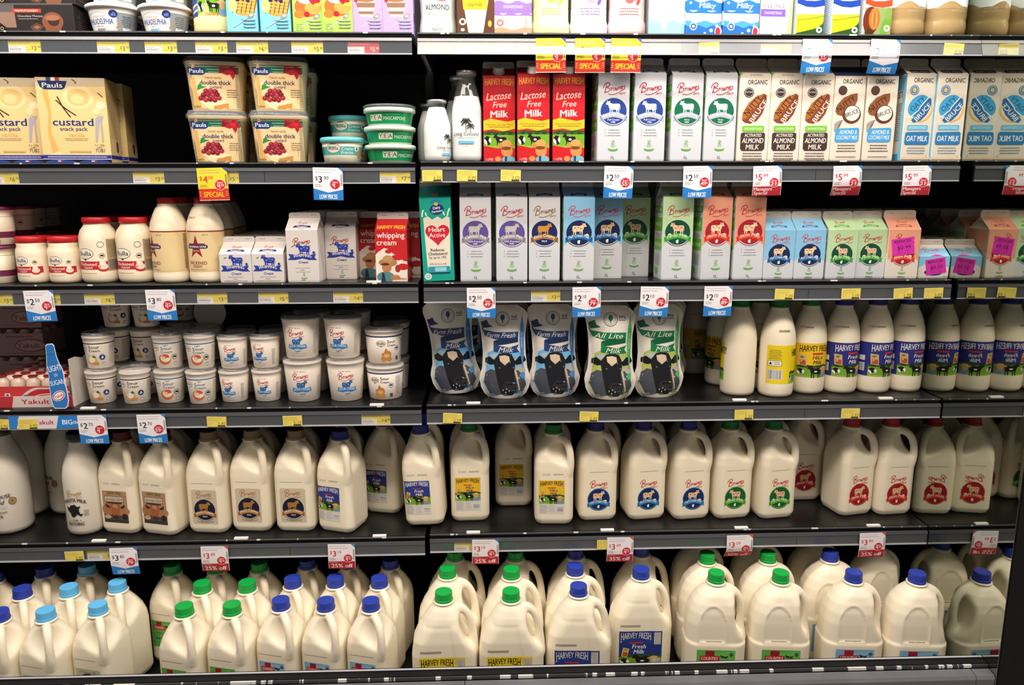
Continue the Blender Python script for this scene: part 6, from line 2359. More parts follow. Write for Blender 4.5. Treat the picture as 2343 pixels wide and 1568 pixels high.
def d_philly(light):
    def f(p):
        p.rect(-140, 3, 140, 44, '#e3e0dc')
        p.rect(28, 3, 120, 44, '#8f9496'); p.rect(-120, 3, -44, 44, '#8f9496')
        p.text('PHILADELPHIA', -8, 24, 11, '#2a3a86', w=58, bold=.02)
        p.text('cooking', -10, 35, 6, '#d9a48c', w=28, sh=.2); p.ring(-10, 22, 34, 35, '#7c9cb8', 40, 140, ky=.62)
        p.ell(22, 40, 8.5, 8, '#26387c'); p.lines(22, 42, 10, 3, 2.6, '#aeb8d4', th=1)
        p.text('LIGHT' if light else 'ORIGINAL', -8, 14.5, 3, '#b47c5c')
        p.ell(16, 9, 14, 5.5, '#c9b9a6'); p.ell(16, 10, 11, 4, '#efeae2'); p.poly([(24, 12), (36, 24), (38, 21), (28, 9)], '#b5865c')
        p.rrect(-18, 3.5, 2, 10, 1, '#79b4d8' if light else '#8c8f92')
        p.lines(50, 36, 24, 7, 4, '#3a4048', th=1.4); p.rrect(40, 5, 62, 13, 1, '#d5d7d6')
    return f


for key, lt in (('philly', False), ('phillyl', True)):
    lathekind(key, tubprof(.0400, .0500, .058), mat('white_tub_plastic'), labels=((d_philly(lt), .046, .06, M_GLOSS),), lid=([(.0525, .0535), (.0545, .054), (.0545, .0605), (.050, .0635), (.047, .063)], '#e8e5e0'), body='tub_body')
GC1 = 'white cream cheese tubs'
for i, (key, px) in enumerate((('philly', 279), ('phillyl', 386))):
    for k in range(2):
        put('cream_cheese_tub', KIND[key], 1, px, .068, .06, ('lower', 'upper')[k]+' white cream cheese tub of the '+('left', 'right')[i]+' stack', 'tub', GC1, dz=.0652*k, yaw=-8)
    put('cream_cheese_tub', KIND[key], 1, px+32, .19, .06, 'dim cream cheese tub behind the '+('left', 'right')[i]+' stack', 'tub', GC1)


def d_custbot(p):
    p.rect(-100, 38, 100, 150, '#e4c65a')
    p.rect(-40, 38, 40, 78, '#f0cf6e'); farmscene(p, -24, 40, 42, 78, True)
    p.poly([(-24, 40), (-10, 46), (-6, 60), (-2, 74), (0, 60), (4, 46), (26, 40)], '#f0d27a')
    p.rect(-46, 38, -24, 100, '#2f3f88'); p.poly([(-46, 44), (-24, 50), (-24, 54), (-46, 48)], '#d9dae4'); p.poly([(-46, 56), (-24, 62), (-24, 66), (-46, 60)], '#d9dae4')
    p.rect(40, 38, 60, 100, '#e6c21c')
    p.text('custard', 8, 44, 8, '#d8462c', w=26, bold=.03)
    p.text('HARVEY FRESH', 0, 125, 16, '#c0302c', w=66, bold=.02)


lathekind('custbot', [(.036, 0), (.0415, .004), (.0435, .012), (.0435, .036), (.0425, .040), (.0425, .12), (.041, .14), (.030, .165), (.022, .18), (.022, .20)], mat('custard_bottle', '#efd898', rough=.3), labels=((d_custbot, .0425, 0, M_GLOSS),), lid=([(.0225, .198), (.0235, .199), (.0235, .218), (.021, .22)], '#c02a2a'), lidname='screw_cap')
put('custard_bottle', KIND['custbot'], 1, 496, .070, .08, 'yellow custard bottle with a paddock label on the top shelf', 'bottle')


def d_dessert(base, kind):
    def f(p):
        p.rect(-32, 0, 32, 200, base)
        if kind == 0:
            p.ell(4, 62, 27, 26, '#c9903f')
            for k in range(6):
                p.stroke([(-20+9*k, 42), (-10+9*k, 82)], 2, '#7d4a1e', smooth=False); p.stroke([(-22, 46+7*k), (28, 40+7*k)], 2, '#e0b468', smooth=False)
            p.ell(-18, 58, 9, 14, '#e2b878'); p.ell(-4, 78, 14, 8, '#ece4dc'); berries(p, 10, 76, 12)
            for x, y in ((-8, 70), (4, 72), (14, 68), (22, 76)):
                p.ell(x, y, 4, 4, '#2c2c5c', n=10)
        elif kind == 1:
            p.ell(0, 58, 27, 22, '#c96a34'); p.ell(12, 56, 18, 14, '#dd9a4c'); p.ell(-18, 42, 11, 9, '#d07a34'); p.ell(-2, 74, 18, 10, '#ece5de'); p.ell(16, 74, 12, 12, '#b32a2c'); p.ell(-2, 42, 6, 6, '#c02430'); p.ell(22, 62, 8, 4, '#e2b04c')
            p.lines(-18, 20, 16, 5, 4, '#55703a', th=1.3)
        else:
            p.poly([(-26, 76), (18, 76), (10, 36), (-16, 36)], '#cfc0b4'); p.poly([(-24, 66), (16, 66), (14, 56), (-22, 56)], '#8c6a54'); p.poly([(-20, 48), (12, 48), (11, 42), (-18, 42)], '#8c6a54')
            p.ell(-4, 78, 24, 11, '#9c6e52'); p.ell(-2, 80, 18, 7, '#5a3a2c'); p.ell(-24, 78, 5, 12, '#b03038')
        p.stroke([(-20, 12), (2, 26), (14, 34)], 2.4, '#a8b0b4'); p.ell(18, 37, 8, 5, '#8c8f8c', rot=35); p.ell(19, 38, 4, 2.4, '#e0c890')
        for k in range(3):
            p.stroke([(-2+2*k, 28-7*k), (10, 26-7*k), (28, 27-7*k)], 1, '#4a5a62')
            p.lines(14, 25-7*k, 24, 1, 2, '#4a5a62', th=1.4, jit=.05)
        p.text('DESSERT TOPPING', 0, 130, 8, '#f0ece4', w=52)
    return f


for k, (b, nm) in enumerate((('#7cc6e8', 'sky blue'), ('#a6cf5c', 'lime green'), ('#b59ad8', 'lilac'))):
    boxkind('dess%d' % k, .0625, .062, .200, b, d_dessert(b, k), lambda p, b=b: p.rect(-30, 0, 30, 200, b), lambda p, b=b: (p.rect(-30, 0, 30, 200, b), p.ell(4, 40, 12, 12, '#4a3a5c')), None, M_GLOSS)
    for i, px in enumerate(((573, 641), (707, 767), (826, 887))[k]):
        put('custard_carton', KIND['dess%d' % k], 1, px, .055, .08, nm+' dessert carton on the top shelf, '+nth(i, 2), 'carton', 'pouring custard cartons')
put('custard_carton', KIND['dess2'], 1, 906, .125, .08, 'lilac dessert carton behind the right lilac one', 'carton', 'pouring custard cartons')

# plant milks, right bay
BOT = [(.036, 0), (.0405, .003), (.0415, .010), (.0405, .022), (.0375, .045), (.0385, .075), (.0415, .11), (.0405, .14), (.030, .175), (.0175, .195), (.0175, .21)]


def d_almond(p):
    p.text('ALMOND', 0, 60, 11, '#2c3234', w=56, bold=.02); p.ell(10, 80, 14, 8, '#d86a5c'); p.ell(-8, 82, 7, 5, '#7aa85c')
    p.text('CARRAGEENAN FREE', 4, 44, 4, '#86a86c', w=42); p.poly([(-22, 46), (-16, 50), (-18, 44)], '#7ab04c')
    p.text('GOOD SOURCE', 0, 34, 4, '#7a857c', w=30); p.text('OF CALCIUM', 0, 28, 4, '#7a857c', w=26); p.text('750 ml', 0, 12, 6, '#4a5250', w=22)


def d_wave(c, cup, txt, b):
    def f(p):
        p.rect(-36, 50, 36, 96, b)
        p.ell(0, 78, 10, 9, cup); p.ring(11, 79, 3, 4.4, cup); p.poly([(14, 70), (22, 88), (28, 84), (24, 72), (18, 64)], txt); p.ell(-14, 84, 7, 6, txt)
        p.lines(0, 58, 46, 3, 6, txt, th=2, jit=.1); pass
    return f


WAV = [(.036, 0), (.0405, .004), (.0418, .012), (.0418, .028), (.0395, .036), (.0390, .040), (.0390, .062), (.0384, .064), (.0384, .066), (.0390, .068), (.0390, .12), (.0385, .15), (.027, .18), (.0185, .20), (.0185, .215)]
lathekind('almondb', BOT, mat('almond_bottle', '#e9ebdc', rough=.35), labels=((d_almond, .039, 0, M_PAPER),), lid=([(.018, .205), (.019, .206), (.019, .225), (.017, .227)], '#7aa85c'), lidname='screw_cap')
for key, b, c, t in (('wavy', '#e2dfa0', '#d9c64a', '#c8a03c'), ('wavw', '#eae6ec', '#c48ac8', '#6d4a8c'), ('wavp', '#eec0b8', '#d0524c', '#b8403c')):
    lathekind(key, WAV, mat(key+'_plastic', b, rough=.3), labels=((d_wave(c, c, t, b), .039, 0, M_PAPER),), lid=([(.019, .21), (.020, .211), (.020, .23), (.018, .232)], c), lidname='screw_cap')


def d_chocsoy(p):
    p.rect(-40, 0, 40, 200, '#5c3c2c')
    p.poly([(-30, 90), (30, 90), (16, 6), (10, 0), (-10, 0), (-16, 6)], '#e6d2ba'); p.poly([(-28, 76), (26, 76), (24, 54), (-26, 54)], '#eab02c')
    p.text('Chocolate', 0, 84, 11, '#3c281e', w=54, bold=.02, sh=.15); p.text('soy milk', -1, 65, 8, '#6a3c24', w=30)
    p.ring(-28, 28, 4, 7.5, '#d8ccc0', n=16); p.rrect(-32, 8, -24, 14, 2, '#d8ccc0'); p.ell(30, 24, 4, 7, '#e0a43c')


def d_almondm(p):
    p.rect(-40, 0, 40, 200, '#ebe6e8')
    p.text('almond milk', 4, 82, 9, '#4a4a50', w=56)
    wave(p, -40, 40, 70, 3, 2, 46, '#8c6cc0'); wave(p, -40, 40, 46, 3, 2.5, 41, '#8c6cc0', 1); p.text('UNSWEETENED', 0, 60, 6, '#d5c8e6', w=42)
    p.text('No Added', -2, 36, 4, '#9a9298'); p.text('Sugar', -2, 30, 4, '#9a9298')
    p.ring(-28, 26, 4, 7.5, '#c8644c', n=16); wave(p, -40, 40, 14, 3, 1.5, 0, '#c09070'); p.stroke([(26, 14), (28, 26), (26, 38)], 2, '#d88a5c')


def d_milky(p):
    p.rect(-40, 0, 40, 200, '#e8eef2')
    wave(p, -40, 40, 74, 3, 1.8, 54, '#2c6cb0'); wave(p, -40, 40, 54, 3, 2, 48, '#2c6cb0', 2)
    p.text('Soy', 6, 86, 11, '#2a3e78', w=26, sh=.15, bold=.01); p.text('Milky', 8, 65, 11, '#e6eef4', w=36, bold=.03, sh=.12)
    p.text('REGULAR', 8, 38, 6, '#5d86b4', w=28)
    wave(p, -40, 40, 30, 2.5, 2, 16, '#4a92cc', 1); wave(p, -40, 40, 20, 2.5, 2.5, 0, '#2a62a8', 2)
    p.ell(-22, 20, 8, 8.5, '#e2e8ee'); p.ring(-22, 20, 3, 6.5, '#3a5a8c', n=14); p.ell(34, 10, 8, 11, '#e2e4e8'); p.ell(33, 10, 5.5, 9, '#c8323c')
    for x, y, r in ((-30, 70, 3), (30, 22, 3), (4, 6, 2.5), (18, 12, 4)):
        p.ell(x, y, r, r, '#bcd6ea', n=10)


def d_sky(p):
    p.rect(-40, 0, 40, 200, '#dfeef0')
    wave(p, -40, 40, 78, 3, 1.8, 52, '#a6dadf'); wave(p, -40, 40, 30, 3, 1.6, 0, '#8fd2e4', 1); p.ell(-6, 24, 8, 8, '#dcf0f2'); p.ell(-6, 10, 5, 3, '#dcf0f2')


def d_rice(p):
    p.rect(-36, 0, 36, 200, '#ecebe8'); p.poly([(24, 0), (36, 0), (36, 110), (30, 70)], '#b4d27c')
    p.text('rice milk', -6, 66, 11, '#4c4c4e', w=48); p.rect(-36, 42, 20, 58, '#7a58b0'); p.text('UNSWEETENED', -8, 50, 6, '#cdbfe2', w=40); p.lines(-8, 34, 22, 2, 5, '#aaa6aa', th=1.2)


def d_field(p):
    p.rect(-31, 0, 31, 200, '#e6ecec')
    p.poly([(-31, 82), (-10, 76), (10, 76), (31, 80), (31, 66), (10, 62), (-10, 63), (-31, 70)], '#1f3f98')
    p.rect(-31, 44, 31, 58, '#d5e2b8'); p.rect(-31, 0, 31, 46, '#d9bb22'); p.poly([(-31, 46), (31, 48), (31, 40), (-31, 38)], '#a9ad2e')
    for k in range(6):
        p.poly([(-31+4*k, -2), (-22+8*k, -2), (31, 30+2*k-6), (31, 26+2*k-6)], '#2f5c24' if k % 2 == 0 else '#5c8a34')
    p.poly([(-31, 0), (31, 0), (31, 26), (10, 16), (-31, 6)], '#28501f'); p.ring(22, 14, 3, 7, '#d5deea', n=14)
    p.stroke([(-31, 34), (0, 38), (31, 44)], 1.2, '#6d8a28', smooth=False)


def d_cacao(p):
    p.rect(-31, 0, 31, 200, '#e8e6dc')
    p.poly([(-31, 82), (-10, 76), (10, 76), (31, 80), (31, 66), (10, 62), (-10, 63), (-31, 70)], '#b4492a')
    p.rect(-31, 0, 31, 62, '#8a9a5c'); p.ell(-16, 34, 18, 30, '#6a2c1e'); p.ell(-8, 38, 13, 24, '#c4692c'); p.ell(-8, 38, 7, 22, '#d98a44'); p.ell(-8, 38, 2.5, 20, '#b4582a')
    p.ell(20, 24, 10, 24, '#6c9a34', rot=-20); p.ell(24, 50, 8, 14, '#7d9a4c'); p.ring(22, 18, 3, 7, '#d5deea', n=14); p.ell(-18, 8, 10, 8, '#4a2a1c')


M1 = M_GLOSS
boxkind('chocsoy', .080, .070, .200, '#5c3c2c', d_chocsoy, m=M1)
boxkind('almondm', .080, .070, .200, '#ebe6e8', d_almondm, m=M1)
boxkind('milky', .078, .070, .200, '#e8eef2', d_milky, m=M1, left=lambda p: (p.rect(-34, 0, 34, 24, '#2a62a8'), p.rect(-34, 54, 34, 74, '#2c6cb0')))
boxkind('skybox', .064, .070, .200, '#dfeef0', d_sky, m=M1, left=lambda p: (p.lines(0, 90, 54, 22, 4, '#6a7a80', th=1.4), p.rect(20, 0, 34, 28, '#8fd2e4')))
boxkind('ricebox', .068, .066, .200, '#ecebe8', d_rice, m=M1, left=lambda p: p.ell(14, 22, 9, 6, '#4aa040'))
boxkind('fieldbox', .062, .066, .200, '#e6ecec', d_field, m=M1, left=lambda p: p.lines(6, 86, 50, 20, 4, '#4a6a9c', th=1.5))
boxkind('cacaobox', .062, .066, .200, '#e8e6dc', d_cacao, m=M1, left=lambda p: p.lines(6, 86, 50, 20, 4, '#4a6a9c', th=1.5))


def d_gold(p):
    p.rect(-110, 66, 110, 150, '#eef0ee')
    for s in (-100, -28, 44):
        wave(p, s, s+72, 70, 7, 1, 62, '#a88a5c', 0)
    p.text('ORIGINAL', 16, 62, 4.4, '#c8b083', w=30); p.text('UNSWEETENED', 12, 56, 4.4, '#c8b083', w=42)
    p.text('OAT', 6, 110, 18, '#8c7444', w=44, bold=.03)


lathekind('goldb', [(.034, 0), (.0415, .003), (.0455, .012), (.0465, .022), (.0460, .034), (.0450, .040), (.0462, .044), (.0462, .12), (.045, .14), (.030, .175), (.020, .19), (.020, .205)], mat('gold_bottle', '#a88a5c', rough=.25, spec=.6), labels=((d_gold, .046, .0, M_GLOSS),), lid=([(.0205, .20), (.0215, .201), (.0215, .222), (.019, .224)], '#8c7444'), lidname='screw_cap')
G1 = 'plant milks on the top shelf'
for nm, key, px, y, lab, cat in [
    ('almond_milk_bottle', 'almondb', 1003, .066, 'pale almond milk bottle at the left end of the right bay', 'bottle'),
    ('soy_milk_carton', 'chocsoy', 1089, .060, 'brown chocolate soy milk carton', 'carton'),
    ('almond_milk_carton', 'almondm', 1173, .060, 'white almond milk carton with purple wave', 'carton'),
    ('milk_bottle', 'wavy', 1260, .066, 'pale yellow ribbed bottle', 'bottle'),
    ('milk_bottle', 'wavw', 1349, .066, 'white ribbed bottle with a purple cup picture', 'bottle'),
    ('milk_bottle', 'wavp', 1435, .066, 'pink ribbed bottle on the top shelf', 'bottle'),
    ('milk_carton', 'skybox', 1520, .060, 'pale turquoise wave carton', 'carton'),
    ('soy_milk_carton', 'milky', 1595, .060, 'blue wave soy milk carton, left one of two', 'carton'),
    ('soy_milk_carton', 'milky', 1678, .060, 'blue wave soy milk carton, right one of two', 'carton'),
    ('rice_milk_carton', 'ricebox', 1752, .060, 'white rice milk carton with purple band', 'carton'),
    ('milk_carton', 'fieldbox', 1836, .058, 'carton with yellow and green field picture, left one of two', 'carton'),
    ('milk_carton', 'fieldbox', 1916, .058, 'carton with yellow and green field picture, right one of two', 'carton'),
    ('milk_carton', 'cacaobox', 1988, .058, 'carton with an orange cacao pod picture', 'carton'),
    ('oat_milk_bottle', 'goldb', 2079, .070, 'gold oat milk bottle, left one of two', 'bottle'),
    ('oat_milk_bottle', 'goldb', 2166, .070, 'gold oat milk bottle, right one by the mirror', 'bottle'),
    ('oat_milk_bottle', 'goldb', 2040, .165, 'dim gold oat milk bottle behind the cacao carton', 'bottle'),
    ('oat_milk_bottle', 'goldb', 2128, .168, 'dim gold oat milk bottle behind the front pair', 'bottle')]:
    put(nm, KIND[key], 1, px, y, .06, lab, cat, G1, yaw=5 if 1500 < px < 2020 else 0)


# ================================================================== price tickets and hanging tags
def ticketmesh(key, w_, h_, fn, bend=0.0):
    g = Geo()
    g.box(-w_/2, .0001, -h_, w_/2, .0005, 0, '#e8e4dc') if not bend else None
    p = Print(); fn(p)
    if bend:
        b = Print(); b.rect(-w_*500, -h_*1000, w_*500, 0, '#e6e2da')
        cur = lambda y: bend*max(0, (-y-26)/44)**2
        g.printed(b, lambda x, y, l: Vector((x*.001, .0004+cur(y), y*.001)), 20, 5)
        g.printed(p, lambda x, y, l: Vector((x*.001, -l*LD+cur(y), y*.001)), 20, 5)
    else:
        g.printed(p, planar((0, 0, 0)))
    return g.mesh(key, M_PAPER)


def price(p, x, y, h, d, c, col, k=.5, bold=.03):
    p.text('$', x-h*.14, y+h*.18, h*.6, col, al='r')
    p.text(d, x, y, h, col, bold=bold, al='l')
    p.text(c, x+h*(.82 if d != '1' else .6), y+h*.25, h*k, col, al='l')


def t_wide(d, c, col='#e6cf22', txt='#3a3420'):
    def f(p):
        p.rect(-33, -24, 33, 0, col)
        p.lines(-31, -2.6, 56, 2, 3.4, '#8c7c1e' if txt[1] == '3' else '#e0a8a0', th=1, al='l')
        p.rect(-33, -24, 2, -11, '#e9e2dc'); p.lines(-31, -13.5, 24, 1, 2, '#9a9290', th=1, al='l')
        x = -30
        p.L += 1
        while x < -6:
            l = random.choice((.5, .8)); p.rect(x, -20, x+l, -16, '#6d625e', lay=False); x += l+.7
        p.lines(-31, -22.5, 30, 1, 2, '#8a807c', th=1, al='l')
        p.lines(4, -19, 12, 1, 2, '#a8941c', th=.7, al='l')
        price(p, 19, -16, 9, d, c, txt, .5, .01)
    return f


def t_paper(v):
    def f(p):
        p.rect(-22, -24, 22, 0, '#e3cf62')
        p.lines(-19, -4, 32, 3, 3.2, '#a8964a', th=.9, al='l'); p.lines(-19, -15, 10, 2, 4, '#b09c50', th=.8, al='l')
        p.text(v, 11, -16.5, 7, '#7a6a2c', w=17); p.rect(2, -23.5, 19, -20.5, '#2c2a24')
    return f


def corner(p, col='#2f7fc8'):
    p.poly([(22, 0), (32, 0), (32, -9)], col)
    p.lines(-28, -5, 48, 1, 2, '#9a9698', th=.8, al='l'); p.lines(-28, -10, 46, 1, 2, '#aaa6aa', th=1.3, al='l')
    y = -14
    p.L += 1
    while y > -38:
        l = random.choice((.6, .9)); p.rect(27, y-l, 30.5, y, '#55555c', lay=False); y -= l+.8


def badge(p, s, x=15, y=-35, r=10.5, col='#c82438'):
    p.ell(x, y, r*1.08, r*1.08, '#efe8e6'); p.ell(x, y, r, r, col)
    p.text('Save', x, y+r*.45, r*.38, '#f2e2e0', w=r*1.1, bold=.03)
    if s[0] == '$':
        p.text('$', x-r*.45, y-r*.1, r*.42, '#f4ecea', bold=.03)
        p.text(s[1], x-r*.12, y-r*.25, r*.85, '#f4ecea', bold=.05)
        if len(s) > 2:
            p.text(s[2:], x+r*.42, y-r*.08, r*.42, '#f4ecea', bold=.03)
    else:
        p.text(s[:2], x-r*.15, y-r*.25, r*.75, '#f4ecea', w=r*1.15, bold=.05); p.text('c', x+r*.66, y-r*.1, r*.35, '#f4ecea', bold=.03)


def h_low(d, c, s=None):
    def f(p):
        p.rect(-32, -69, 32, 0, '#eeeaee')
        p.poly([(-32, -44), (0, -53), (32, -46), (32, -69), (-32, -69)], '#2c80cc')
        p.text('LOW PRICES', 0, -61.5, 9.5, '#eef2f6', w=38, bold=.04, sh=.08)
        corner(p); price(p, -20, -25, 13.5, d, c, '#33313c', .55, .05)
        p.lines(-28, -36, 16, 2, 3.4, '#8d8a92', th=1, al='l')
        if s:
            badge(p, s)
    return f


def h_special(d, c, s):
    def f(p):
        p.rect(-32, -67, 32, 0, '#ecd436'); p.rect(-32, -67, 32, -44, '#d63426')
        p.text('SPECIAL', 0, -56, 11, '#f0c62c', w=44, bold=.05, sh=.05)
        for sx in (-28, 28):
            for k in range(3):
                p.rect(sx-2, -51-4*k, sx+1, -50-4*k, '#f0d9a0')
        corner(p, '#5a4aa0'); price(p, -20, -24, 14, d, c, '#d0402a', .5, .04); p.lines(-28, -36, 16, 2, 3.4, '#9a8224', th=1.1, al='l')
        badge(p, s, 15, -36, 11, '#d83228')
    return f


def h_red(d, c, s, foot, cc='#2f7fc8'):
    def f(p):
        p.rect(-31, -64, 31, 0, '#e9e2e6'); p.rect(-31, -64, 31, -44, '#b52c38')
        if '|' in foot:
            for i, t in enumerate(foot.split('|')):
                p.text(t, -29, -49.5-8.5*i, 7, '#f0dede', w=(40, 30)[i], bold=.04, al='l')
        else:
            p.text(foot, 0, -56, 10, '#f0dede', w=50, bold=.04); p.lines(-28, -47, 20, 1, 2, '#e8b4b4', th=1, al='l')
        corner(p, cc); price(p, -20, -24, 13.5, d, c, '#c23040', .55, .05); p.lines(-28, -36, 15, 2, 3.4, '#7a6a72', th=1, al='l')
        badge(p, s, 15, -36, 10)
    return f


TK = {}


def ticket(row, x0, x1, kind, a, b=None, lab='', yoff=-.0012, flip=False):
    z = zrow(row, (x0+x1)/2)-.0190
    w_ = .066 if kind in 'wr' else .044
    k = (kind, a, b)
    if k not in TK:
        fn = t_wide(a, b) if kind == 'w' else t_wide(a, b, '#c4302e', '#f2e4dc') if kind == 'r' else t_paper(a)
        TK[k] = ticketmesh('price_ticket', w_, .0240, fn)
    if kind == 'p':
        yoff = -.0068
    o = obj('price_ticket', TK[k])
    px = (x0+x1)/2
    o.location = (x_at(px, yoff, z-.012), yoff, z)
    if kind == 'p':
        o.rotation_euler = (0, R(random.uniform(-2.5, 2.5)), 0)
    tag(o, lab, 'price ticket', 'yellow price tickets' if kind != 'r' else None)


def money(d, c):
    return d+' dollars '+c


TW = [(1, 21, 91, '3', '99', 'under the dessert boxes'), (1, 224, 294, '3', '50', 'under the left cream cheese'), (1, 334, 402, '3', '50', 'under the right cream cheese'), (1, 447, 520, '3', '19', 'under the custard bottle'),
      (1, 543, 611, '6', '10', 'under the sky blue cartons'), (1, 669, 737, '5', '85', 'under the lime cartons'), (1, 964, 1032, '4', '19', 'under the almond milk bottle'), (1, 1050, 1116, '3', '29', 'under the chocolate soy carton'),
      (1, 1135, 1200, '3', '19', 'under the almond milk carton'), (1, 1490, 1553, '3', '49', 'under the turquoise wave carton'), (1, 1743, 1808, '2', '79', 'under the rice milk carton'),
      (2, -26, 40, '6', '70', 'at the left edge of the second rail'), (2, 306, 374, '3', '20', 'left of the yellow special tag'), (2, 478, 544, '5', '19', 'half behind the yellow special tag'), (2, 870, 938, '7', '49', 'under the mascarpone'),
      (3, -40, 28, '3', '00', 'at the left edge of the third rail'), (3, 70, 136, '2', '60', 'half behind a hanging tag on the third rail'), (3, 195, 260, '6', '70', 'under the tall cream jars'), (3, 453, 518, '3', '19', 'under the red star bottle'), (3, 593, 658, '5', '59', 'under the small cream cartons'),
      (3, 764, 829, '4', '25', 'under the set back cream carton'), (3, 1217, 1280, '3', '00', 'under the gold cow carton'), (4, 828, 892, '4', '80', 'under the navy banded tubs'),
      (5, 200, 264, '3', '89', 'half behind the lowest hanging tag at left'), (5, 1040, 1102, '3', '19', 'half behind the first right bay discount tag')]
for r_, a, b, d, c, wh in TW:
    ticket(r_, a, b, 'w', d, c, 'yellow rail ticket priced '+money(d, c)+' '+wh)
ticket(1, 798, 865, 'r', '5', '45', 'red rail ticket under the lilac dessert cartons')
TP = [(1, 1600, 1644, '2.19', 'under the left blue wave carton'), (1, 2161, 2205, '4.50', 'under the right gold bottle'), (2, 967, 1011, '6.50', 'under the short coconut bottle'), (2, 1047, 1091, '9.99', 'under the tall coconut bottle'), (2, 1147, 1191, '3.00', 'under the left red carton'),
      (3, 1773, 1817, '2.00', 'under the short blue cartons'), (3, 1925, 1969, '2.00', 'under the short green cartons'), (3, 2044, 2088, '1.98', 'under the stickered salmon carton'), (3, 2114, 2158, '0.89', 'under the smallest carton by the mirror'),
      (4, 42, 86, '4.90', 'over the blue and white rail strip'), (4, -24, 20, '4.90', 'cut off at the left edge of the fourth rail'), (4, 474, 518, '2.45', 'under the small tub stacks'), (4, 647, 691, '5.19', 'under the large tub stacks'), (4, 1014, 1058, '2.39', 'under the leaning pouch'), (4, 1326, 1370, '2.39', 'under the right blue pouch'),
      (4, 1680, 1724, '2.50', 'under the label edge bottle'), (4, 1924, 1968, '2.50', 'under the left purple label bottle'), (5, 148, 192, '3.80', 'under the cow head glass bottle'), (5, 1366, 1408, '3.09', 'beside the thirty five percent tag')]
for r_, a, b, v, wh in TP:
    ticket(r_, a, b, 'p', v, None, 'pale yellow paper ticket '+wh)


def strip(p):
    p.rect(-96, -24, 96, 6, '#d9d6da'); p.poly([(-96, -24), (-80, -24), (-72, 6), (-96, 6)], '#2f7cc8'); p.poly([(8, -24), (96, -24), (96, 6), (16, 6)], '#2f7cc8')
    p.text('Yakult', -18, -9, 10, '#c02a3c', w=44, bold=.05); p.text('BIG', 34, -9, 11, '#e8eef4', w=22, bold=.05); p.text('ON', 52, -10, 7, '#e8eef4', w=10, bold=.04); p.text('SCIENCE', 78, -9, 11, '#e8eef4', w=36, bold=.05)


z = zrow(4, 0)-.0186
o = obj('rail_strip', ticketmesh('rail_strip', .192, .024, strip))
o.location = (x_at(118, -.0060, z), -.0060, z)
tag(o, 'blue and white promotional strip on the fourth rail at left', 'shelf strip')

HT = [(1, 1260, 103, h_special('5', '00', '$1'), 'yellow and red special tag under the yellow bottle', 0), (1, 1350, 103, h_special('5', '50', '$1'), 'yellow and red special tag under the white bottle', 1), (1, 1433, 103, h_special('5', '20', '$1'), 'yellow and red special tag under the pink bottle', 0),
      (1, 1869, 98, h_low('2', '30', '35'), 'blue footed tag saving 35 cents under the field cartons', 1), (1, 2025, 97, h_low('3', '60'), 'blue footed tag without a red circle under the gold bottle', 2),
      (2, 486, 392, h_special('4', '00', '$139'), 'yellow and red special tag under the custard tubs', 0), (2, 751, 393, h_low('3', '90', '$1'), 'blue footed tag priced 3 dollars 90', 0), (2, 1416, 393, h_low('2', '50', '55'), 'blue footed tag saving 55 cents', 0), (2, 1596, 390, h_low('2', '50', '49'), 'blue footed tag saving 49 cents on the second rail', 0),
      (2, 1755, 387, h_red('5', '99', '21', 'Managers|Special'), 'red managers special tag, left one of three', 1), (2, 1938, 386, h_red('5', '99', '21', 'Managers|Special'), 'red managers special tag, middle one of three', 3), (2, 2097, 386, h_red('5', '99', '21', 'Managers|Special'), 'red managers special tag, right one of three', 1),
      (3, 90, 671, h_low('2', '50', '$119'), 'blue footed tag at the left edge of the third rail', 0), (3, 368, 669, h_low('3', '80', '$109'), 'blue footed tag in front of the sour cream stacks', 0), (3, 1101, 662, h_low('2', '50', '49'), 'blue footed tag over the leaning pouch', 0), (3, 1342, 662, h_low('2', '10', '79'), 'blue footed tag saving 79 cents, left one of two', 0),
      (3, 1498, 661, h_low('2', '10', '79'), 'blue footed tag saving 79 cents, right one of two', 0), (3, 1643, 660, h_low('2', '10', '89'), 'blue footed tag saving 89 cents', 0), (4, 212, 951, h_low('2', '70', '$1'), 'blue footed tag priced 2 dollars 70, left one of two', 0), (4, 347, 950, h_low('2', '70', '59'), 'blue footed tag priced 2 dollars 70, right one of two', 0),
      (5, 284, 1250, h_low('3', '80', '79'), 'blue footed tag on the lowest rail at left', 1), (5, 492, 1247, h_red('3', '89', '$140', '25% off', '#d8562c'), 'red footed discount tag over the green caps at left', 1), (5, 782, 1244, h_red('3', '19', '$121', '25% off'), 'red footed discount tag over the blue caps at left', 1),
      (5, 1111, 1231, h_red('3', '19', '$121', '25% off'), 'red footed discount tag over the leftmost loop handled jugs', 0), (5, 1419, 1221, h_red('3', '09', '$171', '35% off', '#d8562c'), 'red footed 35 percent tag over the blue capped jugs', 1), (5, 1692, 1216, h_red('3', '09', '$171', '35% off', '#d8562c'), 'curled red footed 35 percent tag over the green caps', 6),
      (5, 1995, 1210, h_red('3', '89', '$140', '25% off', '#d8562c'), 'red footed discount tag nearest the mirror', 1)]
for i, (r_, px, py, fn, lab, bend) in enumerate(HT):
    m = ticketmesh('hanging_tag', .064, .069 if 'red' not in lab[:4] and 'curled' not in lab else .064, fn, .002+.005*bend)
    o = obj('hanging_tag', m)
    z = zrow(r_, px)-.0115
    yt = -.0085 if not (r_ == 1 and px > 950) else -.0072
    o.location = (x_at(px, yt, z-.03), yt, z)
    o.rotation_euler = (R(-2 if bend else 1), R(random.uniform(-1.5, 1.5)), 0)
    tag(o, lab, 'price tag', 'hanging price tags')
